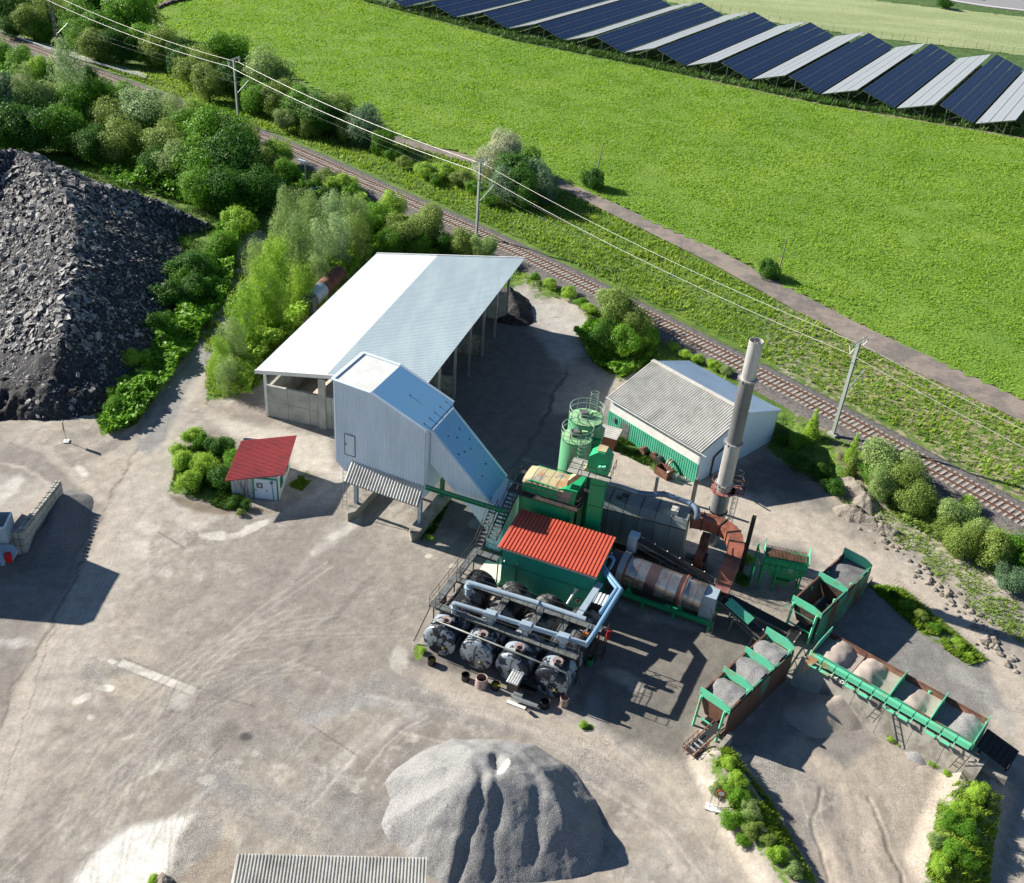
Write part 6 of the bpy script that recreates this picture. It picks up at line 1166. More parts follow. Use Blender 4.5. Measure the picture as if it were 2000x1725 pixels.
# tan kerb wall piece at the end and wing plate
q = MB(); q.box(PR(LR+.25, WR-.6, 0), U(azR)*.9, U(azR-90)*2.2, ZV*1.9); q.build('end_wall', M['oldconcrete'], br_)
q = MB(); q.prism([G(1577, 1280, 2.9), G(1600, 1290, 2.9), G(1560, 1318, 1.4)], ZV*.08); q.build('wing_plate', M['hood'], br_)
# black rubber awning and dark box at the end of the row
ab = thing('rubber_canopy', PR(LR+1.2, 1.0, 0), 'black rubber sheet canopy at the far end of the four cell hopper row', 'canopy'); q = MB(); q.prism([PR(LR+.2, .3, 2.5), PR(LR+2.6, .1, 1.9), PR(LR+2.6, 2.2, 1.7), PR(LR+.2, 2.4, 2.4)], ZV*.08); q.build('sheet', M['rubber'], ab)
for k in range(6): q = MB(); q.bar(PR(LR+.4+k*.42, .3, 2.56-k*.1), PR(LR+.4+k*.42, 2.3, 2.46-k*.1), .05); q.build('strap', M['darksteel'], ab)
q = MB(); q.box(PR(LR+.5, 2.9, 0), U(azR)*1.9, U(azR-90)*1.2, ZV*1.0); q.build('drive_box', M['tar'], ab)
for k in (0, 1.15): q = MB(); q.cbox(PR(LR+.95+k, 3.3, 1.0), U(azR)*.28, U(azR-90)*.25, .1); q.build('lid', M['concrete'], ab)
for x in (.4, 2.4): q = MB(); q.bar(PR(LR+x, .5, 0), PR(LR+x, .5, 2.2-.1*x), .1); q.build('leg', M['darksteel'], ab)
# low retaining kerb walls
def lowwall(a, b_, h_, w_, label, m='oldconcrete'):
    q = MB(); a = np.asarray(a)*[1, 1, 0]; b_ = np.asarray(b_)*[1, 1, 0]; q.bar(a+ZV*h_/2, b_+ZV*h_/2, w_, h_); tag(q.build('retaining_wall', M[m], None), label, 'low wall')
lowwall(G(1393, 1488, 0), G(1423, 1452, 0), 1.1, .35, 'short concrete wing wall at the front end of the three cell hopper row'); lowwall(G(1848, 1475, 1), G(1962, 1530, 1), 1.5, .35, 'tan concrete wall below the black rubber canopy')
# tall plant building just outside the left edge; its shadow reaches the yard
cb_ = thing('crusher_building', V3(-47, 62, 0), 'grey steel plant building standing just beyond the left edge of the photo', 'building'); q = MB(); q.prism([V3(-56, 62.8, 0), V3(-43.4, 62.8, 0), V3(-43.4, 62.8, 7.2), V3(-45.5, 62.8, 8.0), V3(-56, 62.8, 8.0)], V3(0, 5.6, 0)); q.build('wall', M['binblue'] if 'binblue' in M else M['steel'], cb_)
lowwall(G(1640, 1205, 0), G(1700, 1135, 0), .5, .25, 'pale kerb wall along the two cell hopper pair')
# rusty conveyor tail frame in front
rt = thing('rusty_conveyor_tail', G(1375, 1450, 0), 'rusty caged conveyor tail projecting in front of the three cell hoppers', 'conveyor'); a_ = G(1345, 1470, .5); b_ = G(1408, 1412, 1.3); d_ = (b_-a_); s_ = np.cross(d_, ZV); s_ /= np.linalg.norm(s_)
q = MB(); 
for k in (-.45, .45): q.bar(a_+s_*k, b_+s_*k, .07, .14); q.bar(a_+s_*k-ZV*.35, a_+d_*.5+s_*k-ZV*.3, .05)
for f_ in (0, .15, .3, .45): q.bar(a_+d_*f_-s_*.55, a_+d_*f_+s_*.55, .05); q.bar(a_+d_*f_-s_*.55, a_+d_*f_-s_*.55+ZV*.45, .04); q.bar(a_+d_*f_+s_*.55, a_+d_*f_+s_*.55+ZV*.45, .04)
q.bar(a_-s_*.55+ZV*.45, a_+d_*.45-s_*.55+ZV*.45, .05); q.bar(a_+s_*.55+ZV*.45, a_+d_*.45+s_*.55+ZV*.45, .05); q.bar(a_-s_*.55+ZV*.45, a_+s_*.55+ZV*.45, .05); tag(q.build('cage_frame', M['rust'], rt), kind='stuff')
q = MB(); q.box(a_-s_*.3+ZV*.05, d_, s_*.6, ZV*.04); q.build('belt', M['rubber'], rt)
for f_ in (.1, .22, .34): q = MB(); q.tube([a_+d_*f_-s_*.32+ZV*.15, a_+d_*f_+s_*.32+ZV*.15], .09, 8); q.build('roller', M['steel'], rt)
# green dosing hopper with grate
gh = thing('dosing_hopper', pz(1535, 1150, 0), 'green ribbed dosing hopper with a dark rusty grate on top', 'feed hopper'); gz = 3.6; A_ = pz(1494, 1088, gz); B2 = pz(1579, 1105, gz); gU = (B2-A_)/np.linalg.norm(B2-A_); gV = np.cross(ZV, gU); gw = np.linalg.norm(B2-A_); gp = lambda x, y, z: A_*[1, 1, 0]+gU*x+gV*y+ZV*z
q = MB(); q.prism([gp(0, 0, gz), gp(gw, 0, gz), gp(gw, 0, gz-1.15), gp(gw*.72, .35, gz-2.3), gp(gw*.3, .35, gz-2.3), gp(0, 0, gz-1.15)], gV*1.4); q.build('body', M['green'], gh)
for r_ in range(2):
    for k in range(7): q = MB(); q.box(gp(.05+k*gw/7, -.05, gz-.06-.55*(r_+1)), gU*(gw/7-.07), gV*.05, ZV*.48); q.build('front_panel', M['green'] if not (r_ == 1 and k == 4) else M['mint'], gh)
for k in range(30): q = MB(); q.bar(gp(.1+k*(gw-.2)/30, .05, gz+.12), gp(.1+k*(gw-.2)/30, 1.3, gz+.30), .045, .09); q.build('grate_bar', M['rust'], gh)
for x in (-.08, gw+.02): q = MB(); q.prism([gp(x, -.05, gz-.1), gp(x, 1.5, gz-.1), gp(x, 1.55, gz+.85), gp(x, .5, gz+.35), gp(x, -.05, gz+.2)], gU*.06); q.build('end_plate', M['mint'], gh)
for x in (.1, gw*.35, gw-.3): q = MB(); q.bar(gp(x, .1, 0), gp(x, .1, gz-1.2), .12); q.build('leg', M['green'], gh); q = MB(); q.bar(gp(x, 1.3, 0), gp(x, 1.3, gz-1.2), .12); q.build('leg', M['green'], gh)
q = MB(); q.cbox(gp(gw*.5, .6, .9), gU*1.4, gV*1.0, .5); q.build('vibrating_chute', M['green_plain'], gh); q = MB(); q.bar(gp(-.6, -.2, 0), gp(-.6, -.2, 2.6), .08); q.bar(gp(-.6, 1.3, 0), gp(-.6, 1.3, 3.9), .14); q.bar(gp(-.6, 1.3, 3.7), gp(0, .2, 2.0), .08); q.build('side_frame', M['green'], gh)
conveyor('transfer_conveyor', PU(-.4, 1.2, 1.0), PL(LL+.3, 1.2, 1.0), .6, 'short dark belt between the two cell and three cell hopper rows', M['greysteel'], deep=.3)
q = MB(); q.prism([PU(-.5, -.3, ZB-.5), PU(-.5, 2.3, ZB-.5), PU(-.9, 2.3, ZB-.15), PU(-.9, -.5, ZB-.15)], ZV*.06); q.build('spill_plate', M['mint'], bu_)
# ------------------------------------------------------------------ left terrace: block wall, loader bin
bwA = G(43, 1066, 0); 
bq = thing('block_wall_terrace', G(35, 1060, 0), 'stacked concrete block retaining wall with a studded top on the west terrace', 'wall')
zt2 = 2.7; pA_, pB_, pC_ = pz(12, 1040, zt2), pz(46, 1041, zt2), pz(118, 947, zt2*.75)
fx = (pB_-pA_)*[1, 1, 0]; fl = np.linalg.norm(fx); fx /= fl; sx = (pC_-pB_)*[1, 1, 0]; sl_ = np.linalg.norm(sx); sx /= sl_; pB0 = pB_*[1, 1, 0]
for r_ in range(4):
    n_ = 3
    for k in range(n_): q = MB(); o_ = .0 if r_ % 2 else .25; q.box(pB0-fx*(fl)+fx*(k*fl/n_+.012)+ZV*(r_*zt2/4+.012), fx*(fl/n_-.06), sx*.6, ZV*(zt2/4-.06)); q.build('concrete_block', M['concrete'], bq)
    for k in range(9): q = MB(); off = 0 if r_ % 2 else .35; ln = sl_/9; q.box(pB0+sx*(.62+k*ln-.3+.012)-fx*.55+ZV*(r_*zt2*(1-.03*k)/4+.01), sx*(ln-.06), fx*.55, ZV*(zt2*(1-.03*k)/4-.06)); q.build('concrete_block', M['concrete'], bq)
for k in range(9):
    for j in range(2):
        for i_ in range(2): c_ = pB0+sx*(.62+k*sl_/9+i_*sl_/18)-fx*(.15+j*.28)+ZV*(zt2*(1-.03*k)); q = MB(); q.cbox(c_, fx*.2, sx*.3, .2); q.build('stud', M['concrete'], bq)
q = MB(); q.prism([pB0-fx*fl+sx*.1+ZV*zt2*.97, pB0-fx*.58+sx*.1+ZV*zt2*.97, pB0-fx*.58+sx*sl_+ZV*zt2*.7, pB0-fx*fl+sx*sl_+ZV*zt2*.7], -ZV*1.8); q.build('earth_fill', M['sand'], bq)
heap('bluegrey_chippings_pile', [tuple(G(88, 1070, 0)[:2])+(1.5,), tuple(G(122, 995, 0)[:2])+(1.3,)], .5, M['bluegravel'], 'dark chippings heap in the shade along the block wall', 'pile', rough=.1)
lbn = thing('loader_bin', G(5, 1060, 0), 'pale blue steel loading bin and chute with a red lamp at the left edge', 'loading bin'); z_ = 3.8
wA, wB_, wC = pz(-8, 1032, z_), pz(7, 1031, z_), pz(21, 1001, z_); bu2 = (wC-wB_)/np.linalg.norm(wC-wB_); bv2 = V3(bu2[1], -bu2[0], 0)
M['binblue'] = mat('grey_blue_steel_paint', (.34, .46, .54), .45, .2, fine=.06)
for o_, d_, nm in ((wB_, (wC-wB_), 'side_wall'), (wB_, -bv2*2.2, 'side_wall'), (wC, -bv2*2.2, 'side_wall')): q = MB(); n2 = np.cross(d_/np.linalg.norm(d_), ZV); q.box(o_-ZV*1.6, d_, n2*.08, ZV*1.6); q.build(nm, M['binblue'], lbn)
for k in range(4): q = MB(); c_ = lerp(wB_, wC, (k+.5)/4); q.box(c_-ZV*1.5+bv2*.0, bu2*.08, bv2*.15, ZV*1.5); q.build('stiffener', M['binblue'], lbn)
q = MB(); q.tube([wB_-bv2*0+ZV*.0, wC], .08, 6); q.tube([wB_, wB_-bv2*2.2], .08, 6); q.build('rim', M['whiteclad'], lbn)
for k in (.2, 1.6): q = MB(); q.bar(wB_*[1, 1, 0]-bv2*k+bu2*.3, wB_-bv2*k+bu2*.3-ZV*1.5, .18); q.build('leg', M['binblue'], lbn)
q = MB(); q.prism([pz(-30, 1066, 1.9), pz(26, 1068, 1.9), pz(36, 1078, 1.6), pz(24, 1098, 1.2), pz(-30, 1102, 1.2)], ZV*.2); q.build('chute_deck', M['binblue'], lbn); q = MB(); c_ = pz(18, 1096, 1.3); q.tube([c_, c_+ZV*.75], .28, 12); q.build('warning_lamp', M['red'], lbn); q = MB(); q.bar(pz(-5, 1066, 2.3), pz(6, 1104, 1.6), .3, .2); q.build('chute_rail', M['binblue'], lbn)
# ------------------------------------------------------------------ near shed roof at the bottom edge
NZ = 4.0; n0, n1 = pz(462, 1668, NZ), pz(835, 1676, NZ); nd = V3(n1[1]-n0[1], -(n1[0]-n0[0]), 0); nd /= np.linalg.norm(nd)
nsd = thing('bay_shed', n0*[1, 1, 0], 'low shed with a ribbed grey roof cut by the bottom edge of the photo', 'shed'); q = MB(); q.corr(n0, n1, n0+nd*6-ZV*.8, n1+nd*6-ZV*.8, 56, .10, .04, prof=((0, 0), (.4, 0), (.5, 1), (.9, 1))); q.build('roof', M['fibre'], nsd)
q = MB(); q.box(n0*[1, 1, 0]+nd*.3+(n1-n0)*.02, (n1-n0)*.96, nd*5.4, ZV*(NZ-.95)); q.build('wall', M['oldconcrete'], nsd)
for k in range(3): pass
rk = thing('rock', G(318, 1722, 0), 'dark boulder with weeds at the bottom edge left of the ribbed roof', 'boulder')
def rockmesh(c, r, seed, m, name='rock', root=None, sq=.7, label=None, cat=None):
    rg = np.random.default_rng(seed); bm = bmesh.new(); bmesh.ops.create_icosphere(bm, subdivisions=2, radius=1); V_ = []
    for v in bm.verts: d_ = np.array(v.co); k = .8+.45*rg.random(); V_.append(c+d_*r*k*np.array([1, 1, sq]))
    q = MB(); q.add(V_, [tuple(v.index for v in f.verts) for f in bm.faces]); bm.free(); o = q.build(name, m, root)
    if label: tag(o, label, cat)
    return o
rockmesh(G(318, 1722, .1), .5, 1, M['rock'], 'stone', rk)
for i, (x, y, r, lab) in enumerate([(1392, 1508, .35, 'small flat stone at the top of the bushy strip'), (1520, 1608, .5, 'brown boulder on the sand just right of the bushy strip'), (1500, 1593, .3, 'small grey stone under the lowest bushes of the strip')]): rockmesh(G(x, y, .1), r, 10+i, M['rock'], 'boulder', None, .55, lab, 'boulder')
# ------------------------------------------------------------------ piles
pc = [tuple(G(880, 1520, 0)[:2])+(3.0,), tuple(G(935, 1535, 0)[:2])+(3.5,), tuple(G(960, 1620, 0)[:2])+(3.3,)]
def grey_pile():
    X, Y, F = grid(-9, 12, 33, 54, .12); c = G(960, 1590, 0); px_, py_ = pxs(X, Y, np.zeros_like(X))
    base = [G(*p, 0)[:2] for p in [(745, 1608), (768, 1562), (755, 1530), (800, 1478), (880, 1440), (960, 1440), (1040, 1460), (1110, 1498), (1165, 1560), (1185, 1620), (1180, 1680), (1120, 1712), (1000, 1722), (880, 1730), (800, 1690), (775, 1650)]]
    wx = (fbm(X, Y, .3, 3, 1)-.5)*1.0; wy = (fbm(X, Y, .3, 3, 7)-.5)*1.0
    sd_ = poly_sd(X+wx, Y+wy, base); pk = G(945, 1560, 3.8); d0__ = np.hypot(X-pk[0], (Y-pk[1])*.8)
    A_ = .80*sd_; B_ = 4.0-.16*d0__+(fbm(X, Y, .4, 3, 3)-.5)*.5; hk = np.clip(.5+.5*(B_-A_)/.7, 0, 1); Z = B_*(1-hk)+A_*hk-.7*hk*(1-hk)*.5
    def gully(p, w_, d_):
        d = np.full(X.shape, 1e9); P_ = catmull([G(*k, 2.5) for k in p], .4)[:, :2]
        for i in range(len(P_)-1): d = np.minimum(d, seg_dist(X+wx*.3, Y+wy*.3, P_[i], P_[i+1])[0])
        return d_*np.exp(-(d/w_)**2)
    Z = Z-gully([(940, 1535), (930, 1590), (905, 1650), (890, 1690)], .35, .22)-gully([(966, 1530), (972, 1580), (962, 1640), (965, 1700)], .3, .14)-gully([(965, 1492), (968, 1512)], .45, .5)-gully([(1000, 1510), (1030, 1515), (1050, 1560), (1048, 1640)], .5, .2)-gully([(870, 1500), (872, 1550)], .18, .06)-gully([(800, 1610), (850, 1600), (900, 1610)], .3, .1)
    Z += (fbm(X, Y, 1.5, 4, 6)-.5)*.14*(Z > 0); Z += (nr.random(len(X))-.5)*.03
    Z = np.maximum(Z, -.4); F = F[Z[F].max(1) > -.2]; u_, inv = np.unique(F, return_inverse=True)
    mi = np.zeros(len(F), int); fx_, fy_ = X[F].mean(1), Y[F].mean(1); w1 = G(985, 1508, 2.8); d_, t_ = seg_dist(fx_, fy_, G(990, 1496, 2.8)[:2], G(975, 1524, 2.7)[:2]); mi[d_ < .22+.2*t_*(1-t_)] = 1
    o = numpy_mesh('chippings_pile', np.stack([X, Y, Z], 1)[u_], inv.reshape(F.shape), [M['gravel'], M['sandwhite']], None, True, mi); tag(o, 'big smooth heap of grey chippings with erosion gullies in the front yard', 'pile')
grey_pile()
heap('white_sand_spot', [tuple(G(1795, 1470, 0)[:2])+(.75,)], .7, M['gravel'], 'small round grey stone heap below the four cell hopper wall', 'pile', rough=.05, res=.15, jag=.2)
heap('chippings_spill', [tuple(G(1600, 1380, 1)[:2])+(.8,), tuple(G(1650, 1350, 1)[:2])+(1.2,)], .33, M['sand'], 'sand spill sloping down between the two lower hopper rows', 'pile', rough=.1)
heap('dark_soil_pile', [tuple(G(985, 590, 0)[:2])+(2.2,), tuple(G(1005, 620, 0)[:2])+(1.6,)], .6, M['blacklump'], 'dark soil heap with weeds at the north corner of the storage shed', 'pile', rough=.3)
for i, (a, b_, h_, lb) in enumerate([((1660, 1000), (1700, 1022), .9, 'grey rubble heap at the edge of the sandy haul road under the bank'), ((1720, 1030), (1745, 1045), .7, 'darker rubble heap right of the first one below the bank bushes'), ((1655, 950), (1690, 985), 1.2, 'tan crumbling cut face in the bank above the rubble')]):
    heap('rubble_heap', [tuple(G(*a, 0)[:2])+(h_,), tuple(G(*b_, 0)[:2])+(h_*.9,)], .7, M['rock'], lb, 'rubble', rough=.35, res=.2, rs=1.6)
# ------------------------------------------------------------------ broken asphalt heap (left)
hz_ = [((-260, 330), 9.5), ((-60, 300), 9.3), ((35, 292), 8.9), ((120, 352), 8.9), ((150, 440), 8.0), ((135, 560), 7.0), ((112, 670), 4.8), ((100, 730), 3.0)]
hr = [tuple(G(*p, z)[:2])+(z,) for p, z in hz_]; hr3 = [tuple(G(120, 352, 8.6)[:2])+(8.6,), tuple(G(250, 372, 5.0)[:2])+(5.0,), tuple(G(390, 428, 1.2)[:2])+(1.2,)]; hr2 = [tuple(G(-100, 560, 6)[:2])+(6,), tuple(G(135, 560, 6.6)[:2])+(6.6,)]
ho, (HX, HY, HZ_) = heap('rubble_core', hr+hr3, .66, M['slabbed'], None, None, res=.28, rough=.45, rs=1.4, seed=4)
HH = thing('asphalt_rubble_heap', hr[4][:2]+(0,), 'huge dark heap of broken asphalt slabs on the left, lit on its west slope', 'rubble heap'); ho.parent = HH; ho.matrix_parent_inverse = Matrix.Translation(-Vector(HH.location)); ho['kind'] = 'stuff'
def slab_mesh(seed):
    rg = random.Random(seed); n_ = rg.randint(4, 6); pts = []
    for k in range(n_): a = 2*math.pi*(k+rg.uniform(-.3, .3))/n_; r_ = rg.uniform(.6, 1.1); pts.append(V3(math.cos(a)*r_, math.sin(a)*r_*rg.uniform(.5, .9), 0))
    q = MB(); q.prism(pts, ZV*.22); return q
sm = []
for k in range(8):
    q = slab_mesh(k); me = bpy.data.meshes.new('slab'); me.from_pydata(q.v, [], q.f); me.materials.append(M['slab']); me.update(); sm.append((me, np.array(q.v), q.f))
n_x = int(round((HX.max()-HX.min())/.28))+1; Zg = HZ_.reshape(-1, n_x); Xg = HX.reshape(-1, n_x); Yg = HY.reshape(-1, n_x); gy, gx = np.gradient(Zg, .28)
cand = np.argwhere((Zg > terrain(Xg, Yg)+.1)); rg = np.random.default_rng(5); pick = cand[rg.choice(len(cand), 24000)]
px_, py_ = pxs(Xg[pick[:, 0], pick[:, 1]], Yg[pick[:, 0], pick[:, 1]], Zg[pick[:, 0], pick[:, 1]]); ok = (px_ > -40) & (px_ < 470) & (py_ > 255) & (py_ < 880); pick = pick[ok]; px_, py_ = px_[ok], py_[ok]
size = .15+rg.pareto(3.0, len(pick))*.25; size = np.clip(size, .14, .75); size *= np.where((px_ > 200) & (py_ > 420), .65, 1.0)
lower = (py_ > 690-0*px_); size = np.where(lower, size*.7, size); keep = ~(lower & (rg.random(len(pick)) < .6)); pick, size = pick[keep], size[keep]
order = np.argsort(-size); VV = []; FF = []; base_i = 0
for rank, idx in enumerate(order):
    i, j = pick[idx]; p = V3(Xg[i, j]+rg.uniform(-.14, .14), Yg[i, j]+rg.uniform(-.14, .14), Zg[i, j]+.03); n_ = V3(-gx[i, j], -gy[i, j], 1)+rg.normal(0, .38, 3); n_ /= np.linalg.norm(n_); t_ = np.cross(n_, rg.normal(0, 1, 3)); t_ /= np.linalg.norm(t_); b2 = np.cross(n_, t_); s_ = size[idx]
    if rank < 299:
        o = bpy.data.objects.new('slab', sm[rank % 8][0]); SC.collection.objects.link(o); o.parent = HH; s3 = s_*1.0; th_ = max(.35, .12/s3/.22*.6)
        R = Matrix(((t_[0]*s3, b2[0]*s3, n_[0]*s3*th_, p[0]-HH.location.x), (t_[1]*s3, b2[1]*s3, n_[1]*s3*th_, p[1]-HH.location.y), (t_[2]*s3, b2[2]*s3, n_[2]*s3*th_, p[2]), (0, 0, 0, 1))); o.matrix_basis = R
    else:
        me, v, f = sm[rank % 8]; W_ = p+(v[:, :1]*t_+v[:, 1:2]*b2+v[:, 2:]*n_*.6)*s_; VV.append(W_); FF += [[base_i+k for k in ff] for ff in f]; base_i += len(v)
me = bpy.data.meshes.new('small_slabs'); me.from_pydata(np.vstack(VV).tolist(), [], FF); me.materials.append(M['slab']); me.update(); o = bpy.data.objects.new('small_slabs', me); SC.collection.objects.link(o); o.parent = HH; o.matrix_parent_inverse = Matrix.Translation(-Vector(HH.location)); o['kind'] = 'stuff'
# black lumps in front
bo, _ = heap('black_asphalt_pile', [tuple(G(-60, 790, 0)[:2])+(1.6,), tuple(G(60, 770, 1)[:2])+(2.0,), tuple(G(150, 770, 1)[:2])+(1.8,), tuple(G(215, 735, 1)[:2])+(1.7,)], .62, M['blacklump'], 'black lumpy asphalt millings along the foot of the rubble heap', 'pile', rough=.75, rs=1.3, res=.2, seed=9)
lump = [(50, 770), (70, 795), (95, 745), (110, 785), (140, 790), (160, 765), (60, 745), (205, 750), (15, 785), (120, 760), (175, 745)]
for i, (x, y) in enumerate(lump): c_ = GT(x, y); rockmesh(c_+ZV*(1.2 if 740 < y < 800 else .5), rnd.uniform(.45, .95), 40+i, M['blacklump'], 'asphalt_lump', None, .75); o = bpy.context.scene.objects[-1]
for o in [o for o in SC.objects if o.name.startswith('asphalt_lump')]: o.parent = bo
# ------------------------------------------------------------------ old tank wagon behind the trees and scrap
tw = thing('old_tank', pz(600, 600, 0), 'old rusty tank cylinder with a square open hatch lying between birches and the shed', 'tank'); a_ = pz(608, 585, 1.6); b_ = pz(650, 545, 1.6); q = MB(); q.tube([a_, a_+(b_-a_)*.45], 1.0, 20); q.build('shell', M['paleblue'], tw); q = MB(); q.tube([a_+(b_-a_)*.45, b_+(b_-a_)*.3], 1.02, 20); tag(q.build('shell', M['rust'], tw), 'rusty rear part')
d_ = (b_-a_)/np.linalg.norm(b_-a_); s_ = np.cross(d_, ZV); q = MB(); q.box(a_-d_*1.3-s_*.75-ZV*1.3, d_*1.3, s_*1.5, ZV*.1); 
for o_, e_, g_ in ((a_-d_*1.3-s_*.75, d_*1.3, s_*.1), (a_-d_*1.3+s_*.65, d_*1.3, s_*.1), (a_-d_*1.3-s_*.75, d_*.1, s_*1.5)): q.box(o_-ZV*1.3, e_, g_, ZV*2.0)
q.build('hatch_box', M['greysteel'], tw)
for (x, y) in ((606, 600), (640, 570)): q = MB(); q.cbox(G(x, y, 0), d_*.3, s_*1.6, .8); q.build('saddle', M['oldconcrete'], tw)
sc1 = thing('rusty_skip', G(1300, 922, 0), 'small rusty open scrap box by the green boarding of the white hall', 'scrap bin'); c_ = G(1300, 925, 0)
for o_, e_, g_ in ((c_-hu*.8, hu*1.6, hv*.06), (c_-hu*.8-hv*.9, hu*1.6, hv*.06), (c_-hu*.8-hv*.9, hu*.06, hv*.9), (c_+hu*.8-hv*.9, hu*.06, hv*.96)): q = MB(); q.box(o_, e_, g_, ZV*.9); q.build('side_panel', M['rust'], sc1)
for i, (x, y, m_, lb) in enumerate([(1257, 880, 'rust', 'dark rusty round drum end against the green boarding, leftmost'), (1280, 890, 'rust', 'brown drum lying by the green boarding, second from left'), (1289, 898, 'darksteel', 'dark drum lying right beside the rusty skip')]):
    c_ = G(x, y, .4); t = thing('scrap_drum', c_, lb, 'scrap'); q = MB(); q.tube([c_-hv*.4, c_+hv*.3], .42, 16); q.build('shell', M[m_], t)
t = thing('wheel_rings', G(1308, 912, .5), 'pair of pale rusty wheel rings leaning on the rusty skip', 'scrap')
for k in (0, .3): c_ = G(1307, 906, .6)+hu*k; q = MB(); q.tube([c_+hv*math.cos(a)*.5+ZV*math.sin(a)*.5 for a in np.linspace(0, 2*math.pi, 17)], .1, 6, False); q.build('ring', M['tanklid'], t)
t = thing('scrap_motor', G(1315, 925, .3), 'grey scrap motor with a pipe elbow in front of the hall', 'scrap'); c_ = G(1312, 928, .3); q = MB(); q.tube([c_-hu*.5, c_+hu*.4], .3, 12); q.build('body', M['steel'], t); q = MB(); q.tube(catmull([c_+hu*.3, c_+hu*.6+ZV*.15, c_+hu*.7+ZV*.5], .15), .16, 10); q.build('elbow', M['steel'], t)
t = thing('hose_coils', G(1338, 934, 0), 'grey hose coils on the ground near the hall corner', 'hose'); 
for k in range(3): q = MB(); c_ = G(1332+k*5, 934+k, .06); q.tube([c_+V3(math.cos(a)*.4, math.sin(a)*.4, .02*math.sin(3*a)) for a in np.linspace(0, 2*math.pi, 17)], .04, 5, False); q.build('coil', M['steel'], t)
# ------------------------------------------------------------------ signs
def sign(px, py, h_, label, panels, m='steel', base=True, az=-35):
    c_ = GT(px, py); u_ = U(az); n_ = U(az-90); t = thing('road_sign', c_, label, 'sign'); q = MB(); q.tube([c_, c_+ZV*h_], .035, 8); q.build('pole', M[m], t)
    if base: q = MB(); q.cbox(c_, u_*.6, n_*.5, .12); q.build('foot', M['whitepaint'], t)
    for (z_, w_, hh, mm) in panels: q = MB(); q.box(c_-u_*w_/2+n_*.04+ZV*(z_-hh), u_*w_, n_*.03, ZV*hh); q.build('sign_panel', M[mm], t)
    return t, c_, u_, n_
sign(130, 863, 2.2, 'road sign with white and yellow panels at the foot of the black pile', [(2.35, .42, .62, 'whitepaint'), (1.72, .45, .4, 'yellow')], az=-75)
sign(1385, 1577, 2.0, 'tilted grey sign seen edge on, left of the round sign by the bushy strip', [(2.0, .5, .3, 'steel')], az=70)
t, c_, u_, n_ = sign(1400, 1582, 1.9, 'white round sign with red ring beside the bushy strip', [], az=-10); q = MB(); q.tube([c_+ZV*1.75+n_*.02, c_+ZV*1.75+n_*.05], .32, 20); q.build('ring', M['red'], t); q = MB(); q.tube([c_+ZV*1.75+n_*.05, c_+ZV*1.75+n_*.06], .22, 20); q.build('sign_face', M['whitepaint'], t)
cg = thing('wire_cage', G(1890, 1535, 0), 'small wire ladder frame lying on the bank below the tan wall', 'frame'); q = MB(); ladder(q, G(1872, 1560, 1.0), G(1893, 1525, 1.3), .6, U(-30), .035, .4); q.build('frame', M['steel'], cg)

# stones lying on the bank
bs = MB(); rg = np.random.default_rng(77)
for k in range(150):
    x, y = rg.uniform(1640, 1990), 0; t_ = (x-1640)/350; y = 965+t_*330+rg.normal(0, 16); c_ = GT(x, y); r_ = rg.uniform(.1, .45)
    bm = bmesh.new(); bmesh.ops.create_icosphere(bm, subdivisions=1, radius=1); bs.add([c_+np.array(v.co)*r_*(.75+.5*rg.random())*np.array([1, 1, .7]) for v in bm.verts], [tuple(v.index for v in f.verts) for f in bm.faces]); bm.free()
tag(bs.build('bank_stones', M['rock'], None), kind='stuff')
